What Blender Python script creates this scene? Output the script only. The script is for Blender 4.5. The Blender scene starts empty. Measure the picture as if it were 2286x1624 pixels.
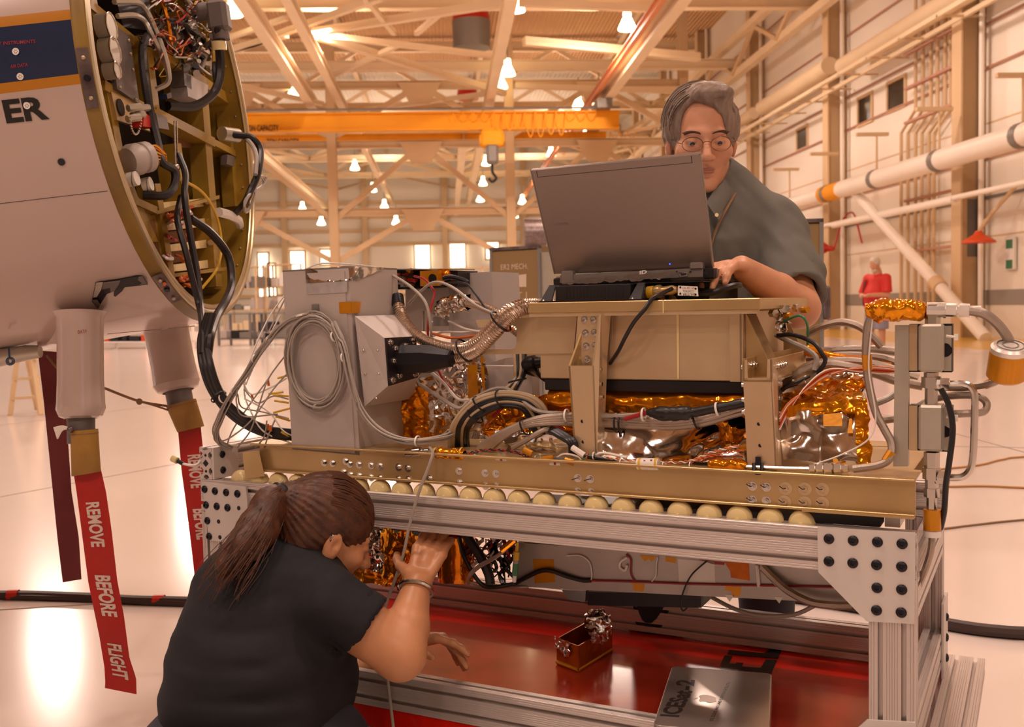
import bpy, bmesh, random
import numpy as np
from math import *
from mathutils import Matrix, Vector, Euler
random.seed(7); np.random.seed(7)
SC = bpy.context.scene
COL = SC.collection
# ------------------------------------------------------------------ camera, world, lights, exposure
F_, CX, CY = 2300., 1143., 812.
yaw, pit, rol = radians(3.56), radians(3.19), .02
Fw = np.array([sin(yaw)*cos(pit), cos(yaw)*cos(pit), -sin(pit)])
R0 = np.array([cos(yaw), -sin(yaw), 0.]); U0 = np.cross(R0, Fw)
Rt = R0*cos(rol)-U0*sin(rol); Up = U0*cos(rol)+R0*sin(rol)
CAM = np.array([0, 0, 1.05])
cd = bpy.data.cameras.new('camera'); cam = bpy.data.objects.new('camera', cd); COL.objects.link(cam)
cam.matrix_world = Matrix(((Rt[0], Up[0], -Fw[0], 0), (Rt[1], Up[1], -Fw[1], 0), (Rt[2], Up[2], -Fw[2], 1.05), (0, 0, 0, 1)))
cd.sensor_width = 36; cd.lens = 36*F_/2286; cd.clip_end = 400; cd.clip_start = .05
cd.dof.use_dof = True; cd.dof.focus_distance = 2.1; cd.dof.aperture_fstop = 7.5
SC.camera = cam
SC.view_settings.view_transform = 'Standard'; SC.view_settings.look = 'None'
SC.view_settings.gamma = 1; SC.view_settings.use_curve_mapping = False
SC.view_settings.exposure = -0.12
wd = bpy.data.worlds.new('world'); SC.world = wd; wd.use_nodes = True
wd.node_tree.nodes['Background'].inputs[0].default_value = (1.0, .86, .80, 1)
wd.node_tree.nodes['Background'].inputs[1].default_value = 1.2

def light(kind, name, loc, power, color, size=1., rot=None, spread=None):
    l = bpy.data.lights.new(name, kind); o = bpy.data.objects.new(name, l); COL.objects.link(o)
    o.location = loc; l.energy = power; l.color = color
    if kind == 'AREA':
        l.size = size
        if spread: l.spread = spread
    elif kind in ('POINT', 'SPOT'): l.shadow_soft_size = size
    if rot: o.rotation_euler = rot
    return o
WARM = (1.0, .775, .655)
# rows of high bay lamps over the work floor that the frame does not show (they hang above and behind the camera)
for lx in (-9, -2, 5):
    for ly in (-8, 2, 12):
        light('AREA', 'high_bay_light', (lx, ly, 11), 420, WARM, 1.2)
for lx in (-14, -4, 6):
    for ly in (24, 36.5, 56, 72):
        light('AREA', 'high_bay_light', (lx, ly, 10.6), 880, WARM, 1.2)
        light('POINT', 'high_bay_glow', (lx, ly, 10.9), 350, WARM, .5)

# ------------------------------------------------------------------ geometry helpers
def ray(px, py): return Fw+Rt*(px-CX)/F_+Up*(CY-py)/F_
def PZ(px, py, Z): return CAM+ray(px, py)*Z
def pl(px, py, p0, n):
    d = ray(px, py); return CAM+d*(((np.asarray(p0)-CAM)@n)/(d@n))
def XP(px, py, X): return pl(px, py, (X, 0, 0), np.array([1., 0, 0]))
def YP(px, py, Y): return pl(px, py, (0, Y, 0), np.array([0, 1., 0]))
def ZP(px, py, z): return pl(px, py, (0, 0, z), np.array([0, 0, 1.]))
az = radians(62.8-3.56)
ES = np.array([sin(az), -cos(az), 0.]); EB = np.array([cos(az), sin(az), 0.]); EZ = np.array([0, 0, 1.])
O_ = PZ(2045, 1187, 1.731); O_ = np.array([O_[0], O_[1], 0.])
def W(s, b, z): return O_+ES*s+EB*b+EZ*z           # cart frame: s along the cart, b away from the viewer, z up
def loc(p): d = np.asarray(p)-O_; return np.array([d@ES, d@EB, d[2]])
def B(px, py, b): return pl(px, py, O_+EB*b, EB)     # world point on the plane b of the cart
def Sp(px, py, s): return pl(px, py, O_+ES*s, ES)
CART = (ES, EB, EZ, O_)
WORLD = (np.array([1., 0, 0]), np.array([0, 1., 0]), EZ, np.zeros(3))

def nrm(v): v = np.asarray(v, float); n = np.linalg.norm(v); return v/n if n > 1e-12 else v
def perp(d):
    a = np.array([0, 0, 1.]) if abs(d[2]) < .9 else np.array([1., 0, 0])
    u = nrm(np.cross(a, d)); return u, np.cross(d, u)
def spline(pts, n=8):
    P = [np.asarray(p, float) for p in pts]
    if len(P) < 3: return P
    Q = [2*P[0]-P[1]]+P+[2*P[-1]-P[-2]]; out = []
    for i in range(1, len(Q)-2):
        p0, p1, p2, p3 = Q[i-1:i+3]
        for k in range(n):
            t = k/n
            out.append(.5*((2*p1)+(-p0+p2)*t+(2*p0-5*p1+4*p2-p3)*t*t+(-p0+3*p1-3*p2+p3)*t**3))
    return out+[P[-1]]
def hsh(i, j, k, s):
    n = (i*374761393+j*668265263+k*1274126177+s*974634777) & 0xffffffff
    n = ((n ^ (n >> 13))*1274126177) & 0xffffffff
    return ((n ^ (n >> 16)) & 0xffff)/65535.
def vnoise(p, s=0):
    p = np.asarray(p, float); f = np.floor(p).astype(np.int64); t = p-f; t = t*t*(3-2*t); r = 0
    for a in (0, 1):
        for b in (0, 1):
            for c in (0, 1):
                w = (t[..., 0] if a else 1-t[..., 0])*(t[..., 1] if b else 1-t[..., 1])*(t[..., 2] if c else 1-t[..., 2])
                r = r+w*hsh(f[..., 0]+a, f[..., 1]+b, f[..., 2]+c, s)
    return r*2-1
def crinkle(p, s=0):       # sharp folded foil
    r = 0; a = 1.
    p = np.asarray(p, float)
    for o in range(3):
        r = r+a*(.6-2*np.abs(vnoise(p+17*o, s+o))); p = p*2.1; a *= .5
    return r

class MB:
    def __init__(s): s.v = []; s.f = []
    def add(s, vs, fs):
        o = len(s.v); s.v.extend([tuple(float(c) for c in v) for v in vs]); s.f.extend([tuple(i+o for i in f) for f in fs]); return s
    def box(s, lo, hi, fr=WORLD, bev=0):
        X, Y, Z, O = fr
        lo, hi = np.minimum(lo, hi), np.maximum(lo, hi)
        if bev <= 0:
            c = [(x, y, z) for z in (lo[2], hi[2]) for y in (lo[1], hi[1]) for x in (lo[0], hi[0])]
            fs = [(0, 2, 3, 1), (4, 5, 7, 6), (0, 1, 5, 4), (2, 6, 7, 3), (0, 4, 6, 2), (1, 3, 7, 5)]
        else:
            bev = min(bev, *(.45*(hi-lo)))
            c = []; idx = {}
            for k in range(8):
                sg = [(k >> i) & 1 for i in range(3)]
                for ax in range(3):
                    p = [0]*3
                    for i in range(3):
                        e = hi[i] if sg[i] else lo[i]
                        p[i] = e if i == ax else (e-bev if sg[i] else e+bev)
                    idx[(k, ax)] = len(c); c.append(tuple(p))
            fs = []
            for ax in range(3):
                a1, a2 = (ax+1) % 3, (ax+2) % 3
                for sd in (0, 1):
                    q = [(sd << ax) | (i << a1) | (j << a2) for i, j in ((0, 0), (1, 0), (1, 1), (0, 1))]
                    if not sd: q = q[::-1]
                    fs.append(tuple(idx[(k, ax)] for k in q))
                for i in (0, 1):
                    for j in (0, 1):
                        k0 = (i << a1) | (j << a2); k1 = k0 | (1 << ax)
                        q = (idx[(k0, a1)], idx[(k1, a1)], idx[(k1, a2)], idx[(k0, a2)])
                        if i == j: q = q[::-1]
                        fs.append(q)
            for k in range(8):
                q = (idx[(k, 0)], idx[(k, 1)], idx[(k, 2)])
                if bin(k).count('1') % 2 == 0: q = q[::-1]
                fs.append(q)
        return s.add([O+X*p[0]+Y*p[1]+Z*p[2] for p in c], fs)
    def tube(s, pts, r, n=8, cap=True, closed=False):
        P = [np.asarray(p, float) for p in pts]; m = len(P)
        rr = r if hasattr(r, '__len__') else [r]*m
        vs = []; u = None
        for i in range(m):
            a, b = (P[(i-1) % m], P[(i+1) % m]) if closed else (P[max(i-1, 0)], P[min(i+1, m-1)])
            d = nrm(b-a)
            if u is None: u, w = perp(d)
            else:
                u = u-d*(u@d); u = nrm(u) if np.linalg.norm(u) > 1e-6 else perp(d)[0]; w = np.cross(d, u)
            vs += [P[i]+rr[i]*(u*cos(2*pi*k/n)+w*sin(2*pi*k/n)) for k in range(n)]
        fs = []
        for i in range(m if closed else m-1):
            j = (i+1) % m
            fs += [(i*n+k, i*n+(k+1) % n, j*n+(k+1) % n, j*n+k) for k in range(n)]
        if cap and not closed: fs += [tuple(range(n))[::-1], tuple(range((m-1)*n, m*n))]
        return s.add(vs, fs)
    def cyl(s, a, b, r0, r1=None, n=16, cap=True): return s.tube([a, b], [r0, r0 if r1 is None else r1], n, cap)
    def lathe(s, o, d, prof, n=24, cap=True, ph=0):          # profile of (t along d, radius)
        d = nrm(d); u, w = perp(d); o = np.asarray(o, float)
        vs = [o+d*t+r*(u*cos(2*pi*k/n+ph)+w*sin(2*pi*k/n+ph)) for t, r in prof for k in range(n)]
        m = len(prof)
        fs = [(i*n+k, i*n+(k+1) % n, (i+1)*n+(k+1) % n, (i+1)*n+k) for i in range(m-1) for k in range(n)]
        if cap: fs += [tuple(range(n))[::-1], tuple(range((m-1)*n, m*n))]
        return s.add(vs, fs)
    def sph(s, c, r, n=16, m=10, fr=WORLD):
        r = r if hasattr(r, '__len__') else (r, r, r); X, Y, Z, _ = fr; c = np.asarray(c, float); vs = []
        for i in range(m+1):
            th = pi*i/m
            vs += [c+X*r[0]*sin(th)*cos(2*pi*k/n)+Y*r[1]*sin(th)*sin(2*pi*k/n)-Z*r[2]*cos(th) for k in range(n)]
        return s.add(vs, [(i*n+k, i*n+(k+1) % n, (i+1)*n+(k+1) % n, (i+1)*n+k) for i in range(m) for k in range(n)])
    def prism(s, poly, vec):                             # planar polygon pushed along vec
        P = [np.asarray(p, float) for p in poly]; n = len(P); vec = np.asarray(vec, float)
        nn = sum((np.cross(P[i]-P[0], P[(i+1) % n]-P[0]) for i in range(n)), np.zeros(3))
        if nn@vec > 0: P = P[::-1]
        return s.add(P+[p+vec for p in P], [tuple(range(n)), tuple(range(2*n-1, n-1, -1))]+[((i+1) % n, i, n+i, n+(i+1) % n) for i in range(n)])
    def grid(s, fn, nu, nv):
        vs = [fn(i/nu, j/nv) for i in range(nu+1) for j in range(nv+1)]; k = nv+1
        return s.add(vs, [(i*k+j, (i+1)*k+j, (i+1)*k+j+1, i*k+j+1) for i in range(nu) for j in range(nv)])
    def beam(s, a, b, w, h, up=(0, 0, 1)):                # rectangular bar between two points
        a, b = np.asarray(a, float), np.asarray(b, float); d = nrm(b-a)
        x = np.cross(d, up); x = nrm(x) if np.linalg.norm(x) > 1e-3 else np.array([1., 0, 0]); y = np.cross(x, d)
        q = [a-x*w/2-y*h/2, a+x*w/2-y*h/2, a+x*w/2+y*h/2, a-x*w/2+y*h/2]
        return s.prism(q, b-a)
    def ibeam(s, a, b, w, h, t=.03, up=(0, 0, 1)):
        a, b = np.asarray(a, float), np.asarray(b, float); d = nrm(b-a)
        x = np.cross(d, up); x = nrm(x) if np.linalg.norm(x) > 1e-3 else np.array([1., 0, 0]); y = np.cross(x, d)
        c = [(-w/2, -h/2), (w/2, -h/2), (w/2, -h/2+t), (t/2, -h/2+t), (t/2, h/2-t), (w/2, h/2-t), (w/2, h/2), (-w/2, h/2), (-w/2, h/2-t), (-t/2, h/2-t), (-t/2, -h/2+t), (-w/2, -h/2+t)]
        return s.prism([a+x*p+y*q for p, q in c], b-a)

ORG = {}
def mesh_of(mb, name, mat, org, smooth=True, ang=35):
    me = bpy.data.meshes.new(name)
    v = np.array(mb.v, float)-org
    me.from_pydata(v.tolist(), [], mb.f); me.validate(); me.update()
    if mat: me.materials.append(mat)
    if smooth:
        me.polygons.foreach_set('use_smooth', [True]*len(me.polygons)); me.set_sharp_from_angle(angle=radians(ang))
    return me
def put(o, parent):
    COL.objects.link(o)
    if parent is not None: o.parent = parent
    return o
def props(o, label, cat=None, group=None, kind=None):
    if label: o['label'] = label
    if cat: o['category'] = cat
    if group: o['group'] = group
    if kind: o['kind'] = kind
    return o
def thing(name, at, label, cat, group=None):
    o = bpy.data.objects.new(name, None); o.empty_display_size = .05; COL.objects.link(o)
    o.location = tuple(at); ORG[o.name] = np.asarray(at, float); return props(o, label, cat, group)
def part(name, mb, mat, parent, label=None, kind=None, smooth=True, ang=35):
    org = ORG[parent.name]; o = bpy.data.objects.new(name, mesh_of(mb, name, mat, org, smooth, ang)); put(o, parent)
    ORG[o.name] = org; return props(o, label, kind=kind)
def solo(name, mb, mat, label, cat, group=None, smooth=True, ang=35):
    v = np.array(mb.v, float); org = np.array([*(v.min(0)[:2]+v.max(0)[:2])/2, v[:, 2].min()])
    o = bpy.data.objects.new(name, mesh_of(mb, name, mat, org, smooth, ang)); COL.objects.link(o); o.location = tuple(org)
    ORG[o.name] = org; return props(o, label, cat, group)
def struct(name, mb, mat, smooth=False, parent=None):
    if parent: return part(name, mb, mat, parent, smooth=smooth)
    o = bpy.data.objects.new(name, mesh_of(mb, name, mat, np.zeros(3), smooth)); COL.objects.link(o); ORG[o.name] = np.zeros(3); o['kind'] = 'structure'; return o
def frame_m(p, x, y, z): return Matrix(((x[0], y[0], z[0], p[0]), (x[1], y[1], z[1], p[1]), (x[2], y[2], z[2], p[2]), (0, 0, 0, 1)))
def inst(name, me, parent, m, label=None):               # one more object with shared mesh data
    o = bpy.data.objects.new(name, me); put(o, parent); o.matrix_basis = Matrix.Translation(Vector(-ORG[parent.name]))@m
    if label: o['label'] = label
    return o

# ------------------------------------------------------------------ materials
def lin(h):
    if isinstance(h, str): h = [int(h[i:i+2], 16)/255 for i in (0, 2, 4)]
    else: return tuple(h)
    return tuple(c/12.92 if c <= .04045 else ((c+.055)/1.055)**2.4 for c in h)
def mat(name, col, rough=.5, metal=0., var=0., vs=8., bump=0., bs=60., coat=0., emit=None, es=0., trans=0., ior=1.45, col2=None, stretch=None, sss=0., aniso=0., alpha=1., spec=None, bdist=.002, bdetail=3, wave=None):
    m = bpy.data.materials.new(name); m.use_nodes = True; nt = m.node_tree; p = nt.nodes['Principled BSDF']; L = nt.links.new
    c = lin(col)
    p.inputs['Base Color'].default_value = (*c, 1); p.inputs['Roughness'].default_value = rough; p.inputs['Metallic'].default_value = metal
    p.inputs['Coat Weight'].default_value = coat; p.inputs['Coat Roughness'].default_value = .08
    p.inputs['Transmission Weight'].default_value = trans; p.inputs['IOR'].default_value = ior; p.inputs['Alpha'].default_value = alpha
    if spec is not None: p.inputs['Specular IOR Level'].default_value = spec
    if sss: p.inputs['Subsurface Weight'].default_value = sss; p.inputs['Subsurface Radius'].default_value = (.012, .004, .002); p.inputs['Subsurface Scale'].default_value = .6
    if emit: p.inputs['Emission Color'].default_value = (*lin(emit), 1); p.inputs['Emission Strength'].default_value = es
    tc = nt.nodes.new('ShaderNodeTexCoord'); src = tc.outputs['Object']
    if stretch:
        mp = nt.nodes.new('ShaderNodeMapping'); mp.inputs['Scale'].default_value = stretch; L(src, mp.inputs[0]); src = mp.outputs[0]
    if var or col2:
        n = nt.nodes.new('ShaderNodeTexNoise'); n.inputs['Scale'].default_value = vs; n.inputs['Detail'].default_value = 4; L(src, n.inputs['Vector'])
        r = nt.nodes.new('ShaderNodeValToRGB'); e = r.color_ramp.elements; e[0].position = .32; e[1].position = .68
        c2 = lin(col2) if col2 else tuple(min(1, x*(1+var)) for x in c); c1 = c if col2 else tuple(x*(1-var) for x in c)
        e[0].color = (*c1, 1); e[1].color = (*c2, 1); L(n.outputs['Fac'], r.inputs[0]); L(r.outputs[0], p.inputs['Base Color'])
    if bump:
        n2 = nt.nodes.new('ShaderNodeTexNoise'); n2.inputs['Scale'].default_value = bs; n2.inputs['Detail'].default_value = bdetail; L(src, n2.inputs['Vector'])
        b = nt.nodes.new('ShaderNodeBump'); b.inputs['Strength'].default_value = bump; b.inputs['Distance'].default_value = bdist; L(n2.outputs['Fac'], b.inputs['Height']); L(b.outputs[0], p.inputs['Normal'])
    if wave:                                              # fine parallel ribs: (axis, scale, strength, distance)
        wv = nt.nodes.new('ShaderNodeTexWave'); wv.bands_direction = wave[0]; wv.inputs['Scale'].default_value = wave[1]; L(tc.outputs['Object'], wv.inputs['Vector'])
        b = nt.nodes.new('ShaderNodeBump'); b.inputs['Strength'].default_value = wave[2]; b.inputs['Distance'].default_value = wave[3]; L(wv.outputs['Fac'], b.inputs['Height']); L(b.outputs[0], p.inputs['Normal'])
    return m
T = {}
T['cream'] = mat('cream_wall_panel', 'efe6d8', .6, var=.04, vs=.3)
T['tan'] = mat('tan_steel_paint', 'd8ba92', .7, var=.05, vs=.6)
T['tanl'] = mat('pale_tan_steel_paint', 'e6cfac', .75, var=.04, vs=.6)
T['deck'] = mat('tan_roof_deck', 'd3a878', .7, var=.06, vs=.2, wave=('X', 1.6, .8, .08))
T['skyl'] = mat('grey_white_roof_panel', 'e8e0d0', .6, var=.06, vs=.15, wave=('X', 1.2, .5, .05))
T['floor'] = mat('polished_pale_floor', 'd9cbc3', .17, var=.03, vs=.25, bump=.02, bs=3., coat=.12)
T['joint'] = mat('floor_joint_filler', '8d7a6c', .7)
T['yellowpaint'] = mat('yellow_floor_paint', 'e0b24a', .25, coat=.2)
T['greyband'] = mat('grey_wall_band', '9a938a', .6)
T['crane'] = mat('crane_yellow_paint', 'ee9f12', .65, var=.05, vs=.5)
T['redpaint'] = mat('red_enamel', 'b8261a', .35, var=.05, vs=2)
T['greysteel'] = mat('grey_steel', '8a8580', .45, .5)
T['dark'] = mat('dark_rubber', '17151a', .5)
T['redpipe'] = mat('rust_red_pipe', 'bd8a72', .6)
T['orangebeam'] = mat('orange_beam_paint', 'd88a5a', .5)
T['lampglow'] = mat('lamp_glow', 'fff0d8', .5, emit='ffe2b0', es=9.)
T['winglow'] = mat('daylit_window', 'ffffff', .5, emit='fff2d8', es=3.2)
T['whitepipe'] = mat('white_pipe_jacket', 'f4e9dc', .4, var=.03, vs=1)
# ------------------------------------------------------------------ the hangar
XR, YB, ZR = 14.0, 92.0, 15.2
m = MB().box((-60, -30, -.3), (XR+.4, YB+.5, 0)); floor = struct('floor', m, T['floor'])
for a, b in (((0, 1362), (400, 1338)), ((560, 1005), (0, 1110)), ((1500, 985), (2286, 1000)), ((2110, 1180), (2286, 1160)), ((0, 950), (640, 870)), ((2100, 960), (2286, 1010))):
    p, q = ZP(*a, .0005), ZP(*b, .0005); d = nrm(q-p); x = np.cross(d, EZ)*.006
    part('floor_joint', MB().prism([p-x-d*2, p+x-d*2, q+x+d*2, q-x+d*2], (0, 0, .0008)), T['joint'], floor, smooth=False)
part('floor_stripe', MB().box((10.6, 14, .0), (XR, 80, .004)), T['yellowpaint'], floor, label='yellow painted walkway along the right wall', smooth=False)
wr = struct('wall_right', MB().box((XR, -20, 0), (XR+.3, YB, ZR+1)), T['cream'])
part('wall_band', MB().box((XR-.03, -20, .85), (XR, YB, 1.22)), T['greyband'], wr, label='grey impact band along the foot of the wall', smooth=False)
colY = [17.2, 26.3, 35.6, 44.8, 54.0, 63.2, 72.4, 81.6]
for y in colY:
    part('wall_column', MB().ibeam((XR-.36, y, 0), (XR-.36, y, ZR), .5, .62, .05, up=(1, 0, 0)).box((XR-.1, y-.2, 0), (XR, y+.2, ZR)), T['tan'], wr, smooth=False)
    part('downpipe', MB().cyl((XR-.25, y-.48, 0), (XR-.25, y-.48, ZR), .07, n=10), T['whitepipe'], wr)
for z, w_ in ((3.6, .04), (4.6, .03), (6.9, .035), (8.0, .03), (10.1, .035), (11.6, .035), (12.6, .03)):
    part('wall_rail', MB().cyl((XR-.05, -15, z), (XR-.05, YB, z), w_, n=6), T['redpipe'] if z not in (3.6,) else T['greysteel'], wr)
for z in (2.6, 5.5, 9.0, 13.6):                       # panel joints
    part('panel_joint', MB().box((XR-.012, -15, z-.02), (XR, YB, z+.02)), T['tan'], wr, smooth=False)
struct('wall_rear', MB().box((-60, -30.3, 0), (XR, -30, ZR+1)), T['cream'])
wl = struct('wall_left', MB().box((-60.3, -30, 7.5), (-60, YB, ZR+1)).box((-60.3, -30, 0), (-60, -12, 7.5)).box((-60.3, 60, 0), (-60, YB, 7.5)), T['cream'])
for y in range(-24, 24, 8): part('wall_column', MB().box((XR-.6, y-.2, 0), (XR, y+.2, ZR)), T['tan'], wr, smooth=False)
for x in range(-54, 14, 9): part('wall_column', MB().box((x-.25, -30, 0), (x+.25, -29.4, ZR)), T['tan'], bpy.data.objects['wall_rear'], smooth=False)
for z in (3., 6., 9., 12.): part('wall_girt', MB().box((-60, -30, z), (XR, -29.7, z+.3)), T['tan'], bpy.data.objects['wall_rear'], smooth=False)
wb = struct('wall_back', MB().box((-60, YB, 0), (XR, YB+.3, ZR+1)), T['cream'])
for z in (2.2, 3.4, 6.6, 7.8, 9.0, 10.2):
    part('wall_girt', MB().box((-60, YB-.3, z), (XR, YB, z+.28)), T['tan'], wb, smooth=False)
for x in range(-56, 14, 7):
    part('wall_post', MB().box((x-.25, YB-.55, 0), (x+.25, YB-.3, ZR)), T['tan'], wb, smooth=False)
nwin = 0
for x0, x1, y0, y1 in ((579, 598, 566, 628), (600, 613, 590, 627), (650, 679, 562, 606), (717, 746, 559, 590), (928, 958, 548, 600), (1006, 1037, 545, 598), (1086, 1112, 542, 578), (580, 600, 643, 662), (603, 616, 642, 660)):
    p, q = YP(x0, y1, YB-.35), YP(x1, y0, YB-.35); nwin += 1
    w = struct('window_%d' % nwin, MB().box((p[0], YB-.4, p[2]), (q[0], YB-.3, q[2])), T['winglow'])
    fr = MB()
    for a, b in (((p[0]-.15, p[2]-.15), (q[0]+.15, p[2])), ((p[0]-.15, q[2]), (q[0]+.15, q[2]+.15)), ((p[0]-.15, p[2]), (p[0], q[2])), ((q[0], p[2]), (q[0]+.15, q[2]))):
        fr.box((a[0], YB-.5, a[1]), (b[0], YB-.3, b[1]))
    part('window_frame', fr, T['tan'], w, smooth=False)
# ---- roof
ce = struct('ceiling', MB().box((-60, -30, ZR), (XR, 62, ZR+.3)), T['deck'])
part('roof_panel', MB().box((-60, 62, ZR-.02), (XR, YB, ZR+.3)), T['skyl'], ce, label='pale translucent roof sheeting over the far bays', smooth=False)
for x in (-24, -13.5, -5.0, 2.2, 9.4):                  # purlin lines
    for z in (ZR-.25,):
        part('purlin', MB().ibeam((x, -20, z), (x, YB, z), .25, .4), T['tanl'], ce, smooth=False)
for k, y in enumerate([36.5, 45.8, 55.0, 64.2, 73.4, 82.6]):    # one truss per bay
    zc = 11.6
    part('top_chord', MB().ibeam((-45, y, ZR-.5), (XR, y, ZR-.5), .4, .5), T['tanl'], ce, smooth=False)
    part('bottom_chord', MB().ibeam((-45, y, zc), (XR, y, zc), .4, .42), T['tanl'], ce, smooth=False)
    xs = [-45+5.1*i for i in range(13)]
    for i in range(12):
        a, b = (zc, ZR-.6) if i % 2 else (ZR-.6, zc)
        if k > 1: part('truss_web', MB().beam((xs[i], y, a), (xs[i+1], y, b), .2, .2), T['tanl'], ce, smooth=False)
    for i in range(0, 12, 2) if k > 1 else ():            # flat bracing between the trusses
        part('roof_brace', MB().beam((xs[i], y, zc), (xs[i+1], y+9.2, zc), .16, .16), T['tan'], ce, smooth=False)
        part('roof_brace', MB().beam((xs[i+2], y, zc), (xs[i+1], y+9.2, zc), .16, .16), T['tan'], ce, smooth=False)
# runway beams along the hangar
ry0 = 24
for (x, x2), z, w_, h_, mt in (((-5.35, -5.35), 9.6, .34, .5, 'tanl'), ((-4.3, -4.3), 9.9, .3, .35, 'tanl'), ((1.98, 1.98), 9.7, .36, .5, 'tanl'), ((6.75, 6.75), 9.6, .36, .5, 'tanl'), ((6.3, 6.3), 9.7, .16, .3, 'orangebeam'), ((-11, -11), 9.6, .3, .5, 'tanl')):
    part('runway_beam', MB().ibeam((x, 20, z), (x2, 88 if z > 9.6 else 44, z), w_, h_), T[mt], ce, smooth=False)
for x in (-18., -9.4, 1.0):
    part('runway_beam', MB().ibeam((x, 50, 9.2), (x, 90, 9.2), .36, .5), T['tanl'], ce, smooth=False)
# framed line of posts with chevron bracing
YF = 48.
posts = [YP(740, 300, YF)[0], YP(1137, 300, YF)[0]]; dx = posts[1]-posts[0]
for i in (-2, -1, 0, 1, 2):
    x = posts[0]+dx*i
    if x < 13: part('frame_post', MB().ibeam((x, YF, 0), (x, YF, ZR), .42, .42, .05, up=(0, 1, 0)).box((x-.2, YF-.22, 0), (x+.2, YF-.18, ZR)), T['tan'], ce, smooth=False)
z1, z2, z3 = YP(930, 322, YF)[2], YP(930, 190, YF)[2], YP(930, 472, YF)[2]
for i in (-2, -1, 0, 1):
    x0, x1 = posts[0]+dx*i, min(posts[0]+dx*(i+1), 13.6); xm = posts[0]+dx*(i+.5)
    for z in (z1, z2, z3): part('frame_beam', MB().ibeam((x0, YF, z), (x1, YF, z), .3, .34), T['tan'], ce, smooth=False)
    for zt, zb in ((z1, z3-.4), (z2, z1+.3), (z3, 3.2)):
        for xe in (x0, x1):
            part('chevron_brace', MB().beam((xm, YF, zt), (xe, YF, zb), .24, .24), T['tan'], ce, smooth=False)
        part('gusset_plate', MB().prism([(xm-1, YF-.18, zt+.1), (xm+1, YF-.18, zt+.1), (xm+.45, YF-.18, zt-.9), (xm-.45, YF-.18, zt-.9)], (0, .05, 0)), T['tan'], ce, smooth=False)
# plan bracing in front of the frame, at z 10.6
for a, b, w_ in (((470, 132), (850, -6), .2), ((700, 72), (1150, 2), .24), ((700, 76), (1128, 128), .2), ((705, 80), (1125, 208), .26), ((745, 168), (895, 98), .16), ((510, 112), (640, 78), .2), ((500, 88), (640, 40), .16), ((815, -5), (880, 75), .16), ((930, 75), (985, 28), .16), ((690, 262), (1120, 205), .2), ((505, 185), (720, 232), .2), ((500, 246), (700, 262), .22), ((1170, 92), (1560, 128), .3), ((1150, 192), (1560, 205), .22), ((1160, 6), (1460, 20), .22)):
    part('plan_brace', MB().beam(ZP(*a, 10.6), ZP(*b, 10.6), w_, w_), T['tanl'], ce, smooth=False)
# ---- lamps
lampme = {}
def lamp(px, py, label):
    zl = 11.2; yh = 684-.02*(px-1143)
    Z = min(80, (zl-1.05)*F_/max(60, yh-py)); p = PZ(px, py, Z); r = .33
    t = thing('high_bay_lamp', p-np.array([0, 0, .45]), label, 'lamp')
    d = (0, 0, -1)
    part('lamp_shade', MB().lathe(p+np.array([0, 0, .12]), d, [(0, .1), (.06, .17), (.18, .22), (.36, .31), (.46, .33), (.5, .2), (.52, .05)], 18), T['lampglow'], t)
    part('lamp_cap', MB().lathe(p+np.array([0, 0, .36]), d, [(0, .05), (.02, .13), (.2, .15), (.25, .1)], 14), T['lampglow'], t)
    part('lamp_hanger', MB().cyl(p+np.array([0, 0, .35]), p+np.array([0, 0, 1.2]), .025, n=6), T['greysteel'], t)
for px, py, lb in ((519, 12, 'glowing bell lamp just above the elbow connector of the open nose'), (658, 197, 'glowing bell lamp hanging left above the yellow crane'), (1150, 2, 'glowing bell lamp cut by the top edge right of the red air duct'), (1400, 45, 'largest glowing bell lamp, beside the orange runway beam'), (1117, 180, 'glowing bell lamp below the duct on the middle runway'), (1291, 227, 'glowing bell lamp just over the crane girder, left of the man'), (1337, 218, 'small bell lamp at the end of the orange runway beam'), (1230, 337, 'small glowing bell lamp under the right end of the crane'), (1085, 358, 'small bell lamp under the crane hoist, topmost of four'), (1078, 404, 'small bell lamp under the crane hoist, second of four'), (1072, 440, 'small bell lamp under the crane hoist, third of four'), (1166, 445, 'small bell lamp left of the open laptop lid, upper one'), (1148, 476, 'small bell lamp left of the open laptop lid, lower one'), (792, 368, 'small bell lamp on the diagonal beam right of the tan post, top one'), (832, 418, 'small bell lamp on the diagonal beam right of the tan post, second one'), (858, 456, 'small bell lamp on the diagonal beam right of the tan post, third one'), (884, 491, 'small bell lamp on the diagonal beam right of the tan post, lowest one'), (675, 461, 'small bell lamp left of the tan post over the far windows'), (717, 492, 'tiny bell lamp close to the left side of the tan post'), (1133, 150, 'glowing bell lamp on the middle runway, just above another')):
    lamp(px, py, lb)
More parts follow.
